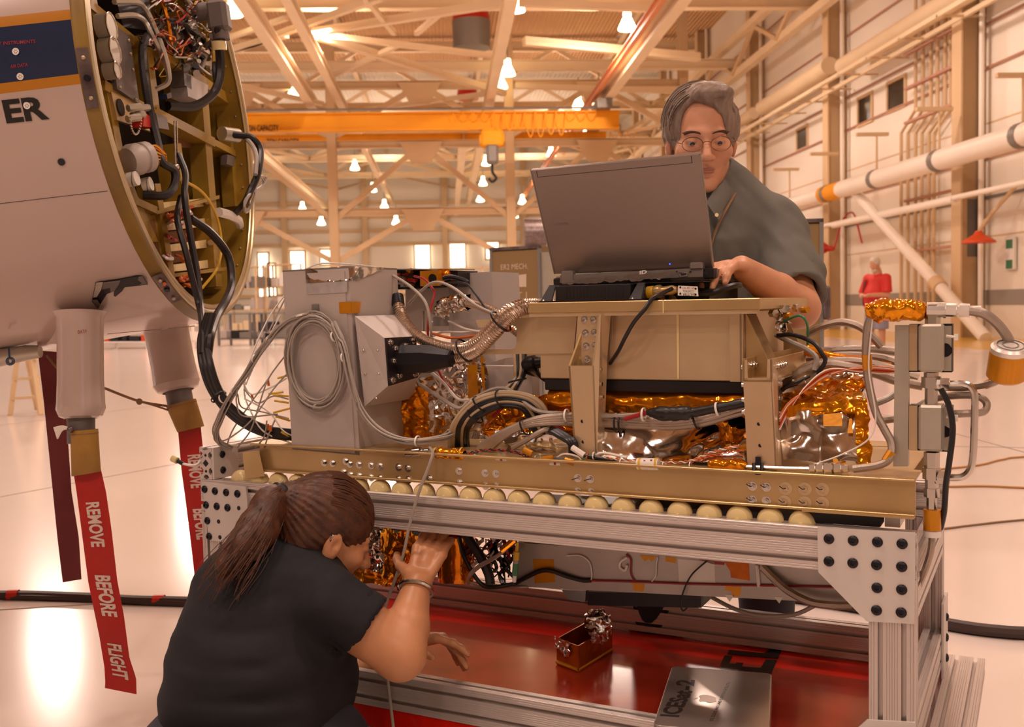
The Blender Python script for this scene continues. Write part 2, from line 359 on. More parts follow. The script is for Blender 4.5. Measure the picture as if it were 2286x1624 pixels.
# ---- yellow cranes
def crane(Y, zt, zb, x0, x1, label, txt, tx):
    p, q = YP(x0, 300, Y)[0], YP(x1, 260, Y)[0]
    t = thing('bridge_crane', ((p+q)/2, Y, zb), label, 'crane')
    part('girder', MB().ibeam((p, Y, (zt+zb)/2), (q, Y, (zt+zb)/2), .5, zt-zb, .06), T['crane'], t, smooth=False)
    part('girder_web', MB().box((p, Y-.12, zb+.05), (q, Y+.12, zt-.05)), T['crane'], t, smooth=False)
    part('festoon_rail', MB().cyl((p, Y-.3, zt+.1), (q, Y-.3, zt+.1), .05, n=6), T['greysteel'], t)
    for ex in (p+.5, q-.7): part('end_truck', MB().box((ex-.3, Y-.9, zt), (ex+.3, Y+.9, zt+.35)), T['greysteel'], t, smooth=False)
    rnd = random.Random(int(Y*10))
    fx0 = tx
    for i in range(14):
        a = fx0+i*.42; dr = .7+.5*rnd.random() if 3 < i < 11 else .35
        part('festoon_cable', MB().tube(spline([(a, Y-.32, zt), (a+.08, Y-.34, zt-dr*.7), (a+.2, Y-.34, zt-dr), (a+.33, Y-.34, zt-dr*.7), (a+.42, Y-.32, zt)], 5), .02, 5), T['crane'], t)
    return t
Y1 = 42.5
zt, zb = YP(960, 252, Y1)[2], YP(960, 292, Y1)[2]
cr = crane(Y1, zt, zb, 500, 1381, 'yellow bridge crane girder in front of the tan posts, the higher one', 1, YP(1010, 260, Y1)[0])
hp = YP(1098, 318, Y1)
part('hoist', MB().box((hp[0]-.45, Y1-.35, hp[2]-.2), (hp[0]+.45, Y1+.35, hp[2]+.5), bev=.08).cyl((hp[0]-.5, Y1, hp[2]+.1), (hp[0]+.5, Y1, hp[2]+.1), .28, n=12), T['crane'], cr)
part('hoist_motor', MB().box((hp[0]-.25, Y1-.4, hp[2]-.9), (hp[0]+.25, Y1+.2, hp[2]-.1), bev=.1), T['greysteel'], cr)
part('hook', MB().tube(spline([(hp[0], Y1, hp[2]-.8), (hp[0], Y1, hp[2]-1.2), (hp[0]+.15, Y1, hp[2]-1.45), (hp[0]-.02, Y1, hp[2]-1.6), (hp[0]-.16, Y1, hp[2]-1.45)], 5), .06, 6), T['dark'], cr)
Y2 = 50.5
zt2, zb2 = YP(960, 299, Y2)[2], YP(960, 326, Y2)[2]
cr2 = crane(Y2, zt2, zb2, 480, 1352, 'yellow bridge crane girder behind the tan posts, the lower one', 1, YP(1150, 300, Y2)[0])
def textmesh(body, size=1., font=None, extrude=0., shear=0., offset=0.):
    c = bpy.data.curves.new('lettering', 'FONT'); c.body = body; c.size = size; c.extrude = extrude; c.shear = shear; c.offset = offset; c.resolution_u = 3; c.align_x = 'LEFT'
    o = bpy.data.objects.new('lettering', c); COL.objects.link(o); bpy.context.view_layer.update()
    me = bpy.data.meshes.new_from_object(o.evaluated_get(bpy.context.evaluated_depsgraph_get()))
    v = np.array([tuple(x.co) for x in me.vertices]); f = [tuple(p.vertices) for p in me.polygons]
    bpy.data.objects.remove(o); bpy.data.curves.remove(c); bpy.data.meshes.remove(me)
    return v, f
def lettering(name, body, origin, ux, uy, width, height, mt, parent, offset=0., fn=None, label=None, shear=0., lift=0.):
    """flat print: the text box is stretched to width x height along ux, uy (or passed through fn(u, v))"""
    v, f = textmesh(body, 1., offset=offset, shear=shear); lo, hi = v.min(0), v.max(0)
    u = (v[:, 0]-lo[0])/(hi[0]-lo[0]); w = (v[:, 1]-lo[1])/max(1e-6, hi[1]-lo[1])
    if fn: P = [fn(a, b) for a, b in zip(u, w)]
    else: P = [np.asarray(origin)+np.asarray(ux)*a*width+np.asarray(uy)*b*height for a, b in zip(u, w)]
    return part(name, MB().add(P, f), mt, parent, label=label, smooth=False)
T['black'] = mat('black_paint', '1a1716', .5)
p = YP(548, 294, Y1-.27); q = YP(622, 283, Y1-.27)
lettering('capacity_lettering', 'TON CAPACITY', (p[0], Y1-.265, p[2]), (1, 0, 0), (0, 0, 1), q[0]-p[0], .26, T['black'], cr, offset=.02)
p = YP(596, 332, Y2-.27); q = YP(668, 324, Y2-.27)
lettering('capacity_lettering', 'TON CAPACITY', (p[0], Y2-.265, zb2+.12), (1, 0, 0), (0, 0, 1), q[0]-p[0], .26, T['black'], cr2, offset=.02)
# ---- red air ducts
for (px, y0, ym, y1, r, lb, Y) in ((1053, -40, 48, 108, .83, 'red air duct drop with grey outlet at the top of the picture', 46.), (1044, 198, 222, 246, .72, 'small red air duct drop right above the crane girder', 66.)):
    a, b, c = YP(px, y0, Y), YP(px, ym, Y), YP(px, y1, Y); a[0] = b[0] = c[0]
    t = thing('air_duct', c, lb, 'duct')
    part('duct_cone', MB().lathe(b, (0, 0, 1), [(0, r), (a[2]-b[2], r*.8), (max(.1, ZR-b[2]), r*.78)], 24), T['redpaint'], t)
    if y1-ym > 30: part('duct_outlet', MB().lathe(c, (0, 0, 1), [(0, r*.98), (b[2]-c[2], r*1.02)], 24), T['greysteel'], t)
# ---- pipes and services on the right wall
def wallrun(name, px0, py0, px1, py1, X, r, mt, label, cat, bands=0, ext=0):
    a, b = XP(px0, py0, X), XP(px1, py1, X); z = (a[2]+b[2])/2; a[1] -= ext
    t = thing(name, ((a[0]+b[0])/2, (a[1]+b[1])/2, z-r), label, cat)
    part('pipe', MB().cyl((X, a[1], z), (X, b[1], z), r, n=16), T[mt], t)
    for i in range(bands):
        y = a[1]+(b[1]-a[1])*(i+.6)/bands
        part('pipe_clamp', MB().cyl((X, y, z), (X, y+.25, z), r*1.06, n=16), T['greysteel'], t)
        part('pipe_hanger', MB().cyl((X, y+.1, z+r), (X, y+.1, z+1.3), .03, n=6).box((X-.6, y+.05, z+1.25), (X+.35, y+.18, z+1.35)), T['tan'], t, smooth=False)
    return t, z
t, z = wallrun('jacketed_pipe', 2290, 300, 1735, 466, 12.7, .27, 'whitepipe', 'fat white jacketed pipe running along the right wall', 'pipe', 7, 10)
ya = XP(1838, 425, 12.7)[1]; part('pipe_marker', MB().cyl((12.7, ya, z), (12.7, ya-1.6, z), .275, n=16), T['crane'], t, label='orange marker band')
for a, lb in (((2290, 410, 1840, 503, 12.9, .07), 'slim upper rail below the white jacketed pipe'), ((2130, 440, 1860, 508, 12.9, .1), 'pale light channel under the slim rail on the right wall')):
    wallrun('wall_pipe', *a, 'whitepipe', lb, 'pipe', 0, 8 if 'slim upper' in lb else 0)
for a, lb in (((2230, -30, 1883, 125, 13.2, .3), 'fat cream tube high on the wall right of the second column'), ((1852, 148, 1702, 240, 13.2, .3), 'fat cream tube high on the wall left of the second column'), ((1684, 258, 1585, 310, 13.2, .25), 'fat cream tube on the wall close to the standing man')):
    wallrun('cream_tube', *a, 'tanl', lb, 'pipe', 0, 6 if 'right of' in lb else 0)
a, b = XP(2230, -22, 13.), XP(1600, 335, 13.); zt_ = (a[2]+b[2])/2
t = thing('cable_tray', (13., (a[1]+b[1])/2, zt_), 'ladder shaped cable tray sloping across the upper right wall', 'cable tray')
for off in (0, .7): part('tray_rail', MB().box((12.6+off, a[1], zt_-.06), (12.7+off, b[1], zt_+.06)), T['tanl'], t, smooth=False)
n = int((b[1]-a[1])/2.2)
for i in range(n): part('tray_rung', MB().box((12.6, a[1]+2.2*i, zt_-.05), (13.9, a[1]+2.2*i+.08, zt_)), T['tan'], t, smooth=False)
a, b = XP(1760, -12, 12.6), XP(1330, 372, 12.6); zz = (a[2]+b[2])/2
t = thing('eave_truss', (12.6, 60, zz-1), 'long pale lattice girder under the roof edge behind the standing man', 'girder')
part('lattice_chord', MB().beam((12.6, 30, zz), (12.6, 91, zz), .3, .3), T['tanl'], t, smooth=False)
part('lattice_chord', MB().beam((12.9, 30, zz-1.3), (12.9, 91, zz-1.3), .3, .3), T['tanl'], t, smooth=False)
for i in range(20): part('lattice_web', MB().beam((12.75, 30+3*i, zz-(1.3 if i % 2 else 0)), (12.75, 33+3*i, zz-(0 if i % 2 else 1.3)), .15, .15), T['tan'], t, smooth=False)
# conduits
cx = (2044, 2060, 2078, 2093, 2110, 2122)
t = thing('conduit_bank', XP(2080, 700, 13.8), 'bank of vertical conduits on the wall between two columns', 'conduit')
for i, x in enumerate(cx):
    y0 = XP(x, 300, 13.8)[1]; ofs = .62
    zb1, zb2_ = XP(x, 245, 13.8)[2], XP(x, 285, 13.8)[2]
    part('conduit', MB().tube([(13.8, y0, ZR), (13.8, y0, zb1), (13.8, y0+.95, zb2_), (13.8, y0+.95, .9)], .055, 8), T['tan'], t)
for z in (8.2, 7.2, 6.2, 2.4, 3.9):
    y0, y1 = XP(2150, 300, 13.7)[1], XP(2020, 300, 13.7)[1]
    part('strut_channel', MB().box((13.66, y0, z), (13.8, y1, z+.07)), T['redpipe'], t, smooth=False)
a, b = XP(1905, 425, 12.9), XP(2200, 800, 12.9); b[2] = max(b[2], .05)
t = thing('diagonal_brace', b, 'pale diagonal brace pipe from the second column down to the floor', 'brace')
part('brace_pipe', MB().cyl(a, b, .16, n=14), T['whitepipe'], t); part('brace_sleeve', MB().cyl(a+(b-a)*.68, a+(b-a)*.72, .2, n=14), T['tan'], t)
T['darkglass'] = mat('dark_window_glass', '2a221c', .12)
for px0, px1, pt, pb in ((1917, 1946, 208, 281), (1983, 2020, 172, 248), (1780, 1802, 279, 340)):
    nwin += 1; X = XR-.02; ya, yb = XP(px1, 250, X)[1], XP(px0, 250, X)[1]; zm = (XP((px0+px1)/2, (pt+pb)/2, X))[2]; hz = (XP((px0+px1)/2, pt+9, X)[2]-XP((px0+px1)/2, pb-9, X)[2])/2
    w = struct('window_%d' % nwin, MB().box((XR-.015, ya, zm-hz), (XR+.05, yb, zm+hz)), T['darkglass'])
    fr = MB()
    for y0, y1, z0, z1_ in ((ya-.1, yb+.1, zm-hz-.1, zm-hz), (ya-.1, yb+.1, zm+hz, zm+hz+.1), (ya-.1, ya, zm-hz, zm+hz), (yb, yb+.1, zm-hz, zm+hz)): fr.box((XR-.06, y0, z0), (XR, y1, z1_))
    part('window_frame', fr, T['tan'], w, smooth=False)
p = XP(2151, 506, 13.6)
t = thing('wall_lamp', p-np.array([0, 0, .5]), 'upright lit fluorescent wall lamp beside the third column', 'lamp')
part('lamp_tube', MB().box(p+np.array([-.05, -.12, -.55]), p+np.array([.02, .12, .5]), bev=.03), T['lampglow'], t); part('lamp_back', MB().box(p+np.array([.02, -.15, -.8]), p+np.array([.3, .15, .7])), T['greysteel'], t, smooth=False)
T['orange'] = mat('orange_plastic', 'd8501c', .4)
T['green'] = mat('green_print', '3f7a55', .5); T['white'] = mat('white_paint', 'efe9e2', .4)
p = XP(2185, 532, 13.3)
t = thing('safety_shower', p-np.array([0, 0, .2]), 'orange safety shower head on the third wall column', 'shower')
part('shower_head', MB().lathe(p+np.array([0, 0, -.12]), (0, 0, 1), [(0, .42), (.05, .4), (.22, .12), (.3, .08)], 16), T['orange'], t); part('shower_pipe', MB().tube(spline([p+np.array([0, 0, .15]), p+np.array([.1, -.3, .5]), p+np.array([.5, -.8, 1.2])], 4), .05, 6), T['tan'], t)
p = XP(1862, 556, 13.)
t = thing('alarm_horn', p-np.array([0, 0, .2]), 'red alarm horn on the second wall column', 'horn')
part('horn_bell', MB().lathe(p, (-.6, .6, .1), [(0, .06), (.2, .1), (.45, .24)], 14), T['redpaint'], t); part('horn_cable', MB().tube(spline([p, p+np.array([.2, -.2, .9]), p+np.array([.3, -.9, 1.1]), p+np.array([.3, -1.6, .1])], 5), .03, 6), T['redpaint'], t)
p = XP(2253, 566, 13.9)
t = thing('exit_sign', p-np.array([0, 0, .4]), 'small white and green notice on the wall at the right edge', 'sign')
part('sign_plate', MB().box(p+np.array([0, -.22, -.4]), p+np.array([.06, .22, .4])), T['white'], t, smooth=False)
for dz in (.12, -.38): part('sign_mark', MB().box(p+np.array([-.006, -.15, dz]), p+np.array([0, .15, dz+.22])), T['green'], t, smooth=False)
# ------------------------------------------------------------------ slotted aluminium cart
U = .0381
T['alu'] = mat('anodised_aluminium', 'cfc4be', .38, .5)
T['aluplate'] = mat('bead_blasted_aluminium_plate', 'd6cec8', .45, .25, var=.03, vs=14)
T['alucut'] = mat('sawn_aluminium_end', 'e4dcd4', .35, .6)
T['blackox'] = mat('black_oxide_steel', '1d1b22', .38, .3)
T['ivory'] = mat('ivory_plastic', 'ecd69c', .3, coat=.3, var=.03, vs=40)
T['reddeck'] = mat('glossy_red_deck_paint', 'd41c08', .2, coat=.25, var=.08, vs=5)
T['redsheet'] = mat('red_brown_sheet', 'b53a22', .16, coat=.4, col2='9c2c18', vs=6)
T['tape'] = mat('black_tape', '15110f', .35)
def tprof(wn, hn, ridges=True):
    """outline of a slotted extrusion of wn x hn cells (unit U), counter clockwise"""
    w, h = wn*U, hn*U; pts = []
    def side(p0, d, n_, cells, L):
        q = []
        for i in range(cells):
            c = (i+.5)*U
            if i == 0: q.append((0.0008, 0))
            if ridges:
                for t in (c-.0150, c-.0105): q += [(t-.0007, 0), (t, -.0008), (t+.0007, 0)]
            q += [(c-.0042, 0), (c-.0042, -.0026), (c-.0085, -.0026), (c-.0085, -.0052), (c-.004, -.0105), (c+.004, -.0105), (c+.0085, -.0052), (c+.0085, -.0026), (c+.0042, -.0026), (c+.0042, 0)]
            if ridges:
                for t in (c+.0105, c+.0150): q += [(t-.0007, 0), (t, -.0008), (t+.0007, 0)]
            if i == cells-1: q.append((L-.0008, 0))
            elif ridges: q += [((i+1)*U-.0007, 0), ((i+1)*U, -.0008), ((i+1)*U+.0007, 0)]
        return [(p0[0]+d[0]*t+n_[0]*o, p0[1]+d[1]*t+n_[1]*o) for t, o in q]
    pts += side((0, 0), (1, 0), (0, -1), wn, w)
    pts += side((w, 0), (0, 1), (1, 0), hn, h)
    pts += side((w, h), (-1, 0), (0, 1), wn, w)
    pts += side((0, h), (0, -1), (-1, 0), hn, h)
    return pts
def extrusion(name, parent, origin, ax_w, ax_h, along, wn, hn, ends=(), label=None):
    """origin: cart-frame corner; ax_w, ax_h unit axes (cart frame); along: cart-frame vector"""
    R = lambda v: ES*v[0]+EB*v[1]+EZ*v[2]
    o = W(*origin); aw, ah, al = R(ax_w), R(ax_h), R(along)
    P = [o+aw*x+ah*y for x, y in tprof(wn, hn)]
    e = part(name, MB().prism(P, al), T['alu'], parent, label=label, ang=25)
    for end in ends:                                  # bright sawn end with its hollow cores
        base = o+(al if end else 0); n = nrm(al)*(1 if end else -1)
        for i in range(wn):
            for j in range(hn):
                c = base+aw*(i+.5)*U+ah*(j+.5)*U+n*.0006
                k = .0042
                part('hollow_core', MB().prism([c+aw*k, c+ah*k, c-aw*k, c-ah*k], -n*.0005), T['dark'], e, smooth=False)
            if hn > 1:
                c = base+aw*(i+.5)*U+ah*hn*U/2+n*.0006; k = .009
                part('hollow_core', MB().prism([c+aw*k, c+ah*k, c-aw*k, c-ah*k], -n*.0005), T['dark'], e, smooth=False)
    return e
cart = thing('equipment_cart', W(-.8, .28, .1), 'large slotted aluminium cart with a red deck carrying the foil wrapped instrument', 'cart')
D_ = .576
X3, Y3, Z3 = (1, 0, 0), (0, 1, 0), (0, 0, 1)
ZD = .235
extrusion('top_rail', cart, (-1.6+.0, 0, .576), Y3, Z3, (1.6, 0, 0), 1, 2)
extrusion('top_rail', cart, (-1.6, D_-U, .576), Y3, Z3, (1.6, 0, 0), 1, 2)
extrusion('lower_rail', cart, (-1.6+.077, 0, .176), Y3, Z3, (1.6-.154, 0, 0), 1, 2)
extrusion('lower_rail', cart, (-1.6+.077, D_-U, .240), Y3, Z3, (1.6-.154, 0, 0), 1, 2)
extrusion('lower_rail', cart, (-1.6, 0, .05), Y3, Z3, (1.6, 0, 0), 1, 2)
for s0 in (-1.6, -.0762):
    for b0 in (0, D_-U):
        extrusion('post', cart, (s0, b0, .03), X3, Y3, (0, 0, .545), 2, 1)
for s0 in (-1.6, -U):
    extrusion('side_rail', cart, (s0, U, .258), X3, Z3, (0, D_-2*U, 0), 1, 2)
    extrusion('side_rail', cart, (s0, U, .5), X3, Z3, (0, D_-2*U, 0), 1, 2)
extrusion('cross_beam', cart, (-1.6, 0, .653), X3, Z3, (0, .72, 0), 1, 2, ends=(0,), label='cross beam with its open sawn end')
extrusion('outrigger', cart, (.002, -.25, .2), X3, Z3, (0, .92, 0), 2, 1, ends=(1,), label='wide outrigger beam at the right end')
for s0 in (.03,):
    for b0 in (-.2, .62):
        c = W(s0, b0, 0)
        part('caster', MB().cyl(c+EZ*.05-ES*.015, c+EZ*.05+ES*.015, .05, n=20).box((s0-.03, b0-.03, .1), (s0+.03, b0+.03, .2), CART), T['dark'], cart)
for s0 in (-1.562, -.038):
    for b0 in (.02, D_-.02): part('foot', MB().cyl(W(s0, b0, 0), W(s0, b0, .03), .03, n=16), T['dark'], cart)
# bolts
bm_ = MB(); bm_.lathe((0, 0, 0), (0, 0, 1), [(0, .0089), (.0012, .0091), (.0035, .0075), (.0048, .0046), (.0049, .0034), (.0028, .0032), (.0028, .0001)], 18)
bolt_me = mesh_of(bm_, 'bolt', T['blackox'], np.zeros(3))
FRONT_M = lambda p: frame_m(p, ES, EZ, -EB)
def gusset(poly, bolts, small=(), b=0., t=.006):
    P = []
    for x, y in poly: P.append(B(x, y, b))
    g = part('gusset_plate', MB().prism([p-EB*t for p in P], EB*t), T['aluplate'], cart, smooth=False)
    for x, y in bolts: inst('bolt', bolt_me, g, FRONT_M(B(x, y, b)-EB*t))
    for x, y in small: part('screw_hole', MB().cyl(B(x, y, b)-EB*(t+.0004), B(x, y, b)-EB*(t-.001), .0052, n=14), T['blackox'], g)
    return g
gusset([(1826, 1177), (2044, 1189), (2042, 1392), (1936, 1386), (1828, 1276)],
       [(1852, 1202), (1906, 1206), (1960, 1209), (2015, 1213), (1852, 1252), (1905, 1256), (1958, 1260), (2014, 1264), (1959, 1311), (2014, 1315), (1958, 1361), (2013, 1366)])
gusset([(455, 1076), (552, 1086), (556, 1120), (556, 1155), (512, 1210), (470, 1206)],
       [(460+1, 1092), (484, 1096), (509, 1099), (534, 1102), (464, 1127), (488, 1130), (512, 1133), (467, 1162), (471, 1197)], [(537, 1134), (492, 1164), (495, 1199)])
gusset([(1936, 1606), (2043, 1612), (2043, 1800), (1830, 1780), (1830, 1700)], [(1960, 1640), (2014, 1645), (1960, 1690), (2014, 1695), (1858, 1735), (1910, 1740), (1960, 1740), (2014, 1745)])
# plate joining the cross beam to the side (two bolts in view)
g = part('angle_plate', MB().box((-1.6+U, .0, .653), (-1.6+U+.006, .085, .729), CART, .001), T['aluplate'], cart, smooth=False)
for z in (.672, .71): inst('bolt', bolt_me, g, frame_m(W(-1.6+U+.006, .03, z), EB, EZ, ES))
g = part('joint_plate', MB().box((.0, .5, .2), (.006, .6, .4), CART, .001), T['aluplate'], cart, smooth=False)
for i in range(4): inst('bolt', bolt_me, g, frame_m(W(.006, .56, .22+.045*i), EB, EZ, ES))
# ivory rollers along the front rail
rm = MB().lathe((0, 0, 0), (0, 0, 1), [(-.015, .012), (-.0135, .0185), (-.008, .0232), (0, .0245), (.008, .0232), (.0135, .0185), (.015, .012)], 24)
rm.cyl((0, 0, -.02), (0, 0, .02), .004, n=8)
roller_me = mesh_of(rm, 'roller', T['ivory'], np.zeros(3))
for i in range(24):
    s_ = -1.503+i*.0569
    inst('roller', roller_me, cart, frame_m(W(s_, .032, .651), ES, EZ, -EB))
for i in range(0, 26, 2): inst('roller', roller_me, cart, frame_m(W(-1.503+i*.0569, D_-.03, .6535), ES, EZ, -EB))
part('end_stop', MB().box((-.19, .028, .654), (-.06, .075, .674), CART, .002), T['dark'], cart, label='black rubber stop behind the last roller', smooth=False)
part('end_block', MB().box((-.055, .04, .654), (-.03, .2, .676), CART), T['aluplate'], cart, smooth=False)
# deck
part('red_deck', MB().box((-1.56, U, ZD-.05), (-.038, .62, ZD), CART), T['reddeck'], cart, smooth=False)
part('red_skirt', MB().box((-1.52, .004, .128), (-.08, .03, .174), CART), T['reddeck'], cart, smooth=False)
part('deck_sheet', MB().box((-1.22, .05, ZD), (-.05, .43, ZD+.0012), CART), T['redsheet'], cart, label='duller red-brown sheet laid on the red deck', smooth=False)  # thin sheet in a browner red than the deck around it
def deckpt(x, y, z=ZD+.0014): return ZP(x, y, z)
tp = lambda pts: part('tape_mark', MB().prism([deckpt(*p) for p in pts], EZ*.0004), T['tape'], cart, label='black tape mark on the red deck', smooth=False)
tp([(1628, 1452), (1705, 1459), (1724, 1446), (1748, 1447), (1737, 1470), (1712, 1469), (1624, 1461)])
tp([(1618, 1464), (1636, 1466), (1628, 1482), (1642, 1483), (1644, 1480), (1660, 1481), (1656, 1489), (1698, 1492), (1710, 1473), (1735, 1474), (1722, 1505), (1607, 1494), (1610, 1480)])
# ------------------------------------------------------------------ things on the red deck
T['silver'] = mat('brushed_silver_lid', 'b9ada6', .3, .75, var=.02, vs=20)
T['foil'] = mat('crumpled_silver_foil', 'dcd6d0', .12, 1., bump=.12, bs=30, bdist=.004)
T['kapton'] = mat('amber_film', 'f2a21c', .16, .8, col2='d0700c', vs=9, bump=.3, bs=35, bdist=.004)
T['kaptape'] = mat('amber_tape', 'c98414', .28, .35, var=.1, vs=20, bump=.1, bs=80)
T['logo'] = mat('pale_logo', 'e6c9b8', .4)
T['ink'] = mat('grey_ink', '33292a', .5)
dz = ZD+.0012
a = np.array(ZP(1500, 1487, dz+.022)); b_ = np.array(ZP(1724, 1503, dz+.022)); c = np.array(ZP(1434, 1597, dz+.022))
e1 = b_-a; w_ = np.linalg.norm(e1); e1 = e1/w_; e2 = np.cross(EZ, e1); e2 = -e2 if e2@(c-a) < 0 else e2     # e2 towards the viewer
LH = .325
LF = (e1, e2, -EZ if np.cross(e1, e2)[2] < 0 else EZ, np.array([*a[:2], 0]))
def rrect(w, h, r, n=6):
    P = []
    for cx_, cy_, a0 in ((w-r, r, -pi/2), (w-r, h-r, 0), (r, h-r, pi/2), (r, r, pi)):
        P += [(cx_+r*cos(a0+pi/2*i/n), cy_+r*sin(a0+pi/2*i/n)) for i in range(n+1)]
    return P
def lap_pt(x, y, z): return a*np.array([1, 1, 0])+e1*x+e2*y+EZ*z
sl = thing('silver_laptop', lap_pt(w_/2, LH/2, dz), 'closed silver laptop with dark lettering lying on the red deck', 'laptop')
part('base', MB().prism([lap_pt(x, y, dz+.001) for x, y in rrect(w_, LH, .014)], EZ*.012), T['silver'], sl)
m = MB(); top = rrect(w_, LH, .014)
rings = [(0, dz+.0135), (0, dz+.019), (.0012, dz+.0212), (.003, dz+.022)]
n = len(top); ctr = (w_/2, LH/2)
vs = []
for ins, z in rings:
    for x, y in top:
        dx_, dy_ = x-ctr[0], y-ctr[1]; L = max(1e-6, hypot(dx_, dy_)); vs.append(lap_pt(x-dx_/L*ins*1.3, y-dy_/L*ins*1.3, z))
fs = [(i*n+k, i*n+(k+1) % n, (i+1)*n+(k+1) % n, (i+1)*n+k) for i in range(len(rings)-1) for k in range(n)]+[tuple(range((len(rings)-1)*n, len(rings)*n)), tuple(range(n))[::-1]]
m.add(vs, fs); lid = part('lid', m, T['silver'], sl)
zt = dz+.0222
# lettering reads from the near side up the lid
lp = lambda px, py: np.array(ZP(px, py, zt))
def on_lid(p0, p1, p2): return p0, (p1-p0), (p2-p0)
o, ux, uy = on_lid(lp(1471, 1598), lp(1537, 1540), lp(1515, 1601))
lettering('lid_lettering', 'ICESat', lp(1472, 1599), nrm(lp(1513, 1541)-lp(1472, 1599)), -nrm(lp(1548, 1542)-lp(1503, 1541)) if 0 else nrm(lp(1472, 1599)-lp(1518, 1602)), np.linalg.norm(lp(1513, 1541)-lp(1472, 1599)), np.linalg.norm(lp(1472, 1599)-lp(1516, 1602)), T['ink'], sl, fn=lambda u, v: lp(1472, 1599)+(lp(1506, 1541)-lp(1472, 1599))*u+(lp(1516, 1602)-lp(1472, 1599))*(1-v), offset=.04)
lettering('lid_lettering', '-2', o, ux, uy, 1, 1, T['ink'], sl, fn=lambda u, v: lp(1527, 1541)+(lp(1531, 1518)-lp(1527, 1541))*u+(lp(1562, 1532)-lp(1518, 1530))*(.5-v)*.95, offset=.03)
lettering('lid_lettering', 'ICE, CLOUD, AND LAND ELEVATION SATELLITE-2', o, ux, uy, 1, 1, T['ink'], sl, fn=lambda u, v: lp(1583, 1610)+(lp(1624, 1523)-lp(1583, 1610))*u+(lp(1594, 1611)-lp(1585, 1610))*(1-v), offset=.02)
# bitten fruit emblem with a leaf
ap = [(0, -.9), (.28, -1), (.55, -.86), (.82, -.45), (.93, -.1), (.72, .1), (.66, .4), (.85, .68), (.6, .82), (.3, .78), (.05, .66), (-.2, .76), (-.5, .82), (-.8, .6), (-.95, .2), (-.9, -.25), (-.7, -.68), (-.4, -.97)]
ap = [(p[0], p[1]) for p in spline([(*p, 0) for p in ap]+[(0, -.9, 0)], 3)[:-1]]
lc = lp(1578, 1561); ex = (lp(1578, 1571)-lp(1578, 1553)); ey = (lp(1558, 1558)-lp(1600, 1562))
emb = lambda q, k=1.: lc+ex*q[0]*.5*k+ey*q[1]*.5*k
part('emblem', MB().prism([emb(q) for q in ap], EZ*.0003), T['logo'], sl, smooth=False)
part('emblem_leaf', MB().prism([emb(q) for q in ((.0, .95), (.18, 1.05), (.33, 1.3), (.33, 1.5), (.1, 1.4), (-.02, 1.2))], EZ*.0003), T['logo'], sl, smooth=False)
# small amber box with crumpled foil
q0, q1, q2 = deckpt(1290, 1502), deckpt(1243, 1484), deckpt(1365, 1455)
E1, E2 = q1-q0, q2-q0; hb = .06
kb = thing('amber_film_box', (q1+q2)/2, 'small open amber box with crumpled foil flaps on the red deck', 'box')
T['kapbox'] = mat('amber_film_panel', 'b4600c', .16, .6, col2='8a3a06', vs=25, bump=.15, bs=60)
def wallp(a, b, z0, z1, t, nm, mt, pr=kb):
    d = nrm(b-a); n = np.cross(d, EZ)*t
    return part(nm, MB().prism([a+EZ*z0, b+EZ*z0, b+EZ*z1, a+EZ*z1], n), mt, pr, smooth=False)
wallp(q0, q1, 0, hb, .003, 'box_wall', T['kapbox']); wallp(q0, q2, 0, hb, .003, 'box_wall', T['kapbox'])
wallp(q1, q1+E2, 0, hb, .003, 'box_wall', T['kapbox']); wallp(q2, q2+E1, 0, hb, .003, 'box_wall', T['kapbox'])
part('box_floor', MB().prism([q0, q1, q1+E2, q2], EZ*.003), T['kapbox'], kb, smooth=False)
for a_, b2 in ((q0, q1), (q0, q2)): part('box_lip', MB().tube([a_+EZ*.006, b2+EZ*.006], .0045, 8), T['kaptape'], kb)
def foil_patch(name, fn, mt, parent, nu=24, nv=18, amp=.006, sc=40, seed=0, label=None):
    g = MB().grid(fn, nu, nv); p = np.array(g.v, float); p0 = p*sc
    g.v = [tuple(q) for q in (p+np.stack([crinkle(p0+o, seed) for o in (0, 31, 57)], 1)*amp*.5)]
    return part(name, g, mt, parent, label=label, smooth=True, ang=50)
n1 = -nrm(np.cross(E1, EZ)); n1 = n1 if n1@(CAM-q0) > 0 else -n1; n2 = nrm(np.cross(E2, EZ)); n2 = n2 if n2@(CAM-q0) > 0 else -n2
foil_patch('foil_flap', lambda u, v: q0+E1*(.32+.66*u)+EZ*(hb*(1.1-.62*v*(1-.3*u)))+n1*(.004+.003*sin(9*u)), T['foil'], kb, 14, 12, .006, 90, 1)
foil_patch('foil_flap', lambda u, v: q0+E2*(.3+.34*u+.06*v)+EZ*(hb*(1.25-.75*v*(.6+.4*u)))+n2*.004, T['foil'], kb, 12, 12, .006, 90, 2)
foil_patch('foil_flap', lambda u, v: q0+E2*(.66+.3*u)+EZ*(hb*(1.3-.72*v))+n2*.004, T['foil'], kb, 12, 12, .006, 90, 3)
def ball(u, v):
    th, ph = pi*(.02+.96*v), 2*pi*u; return q0+E2*.66+E1*.12+EZ*(hb*1.38)+np.array([cos(ph)*sin(th)*.03, sin(ph)*sin(th)*.022, cos(th)*.026])
foil_patch('foil_crumple', ball, T['foil'], kb, 26, 18, .016, 75, 4)
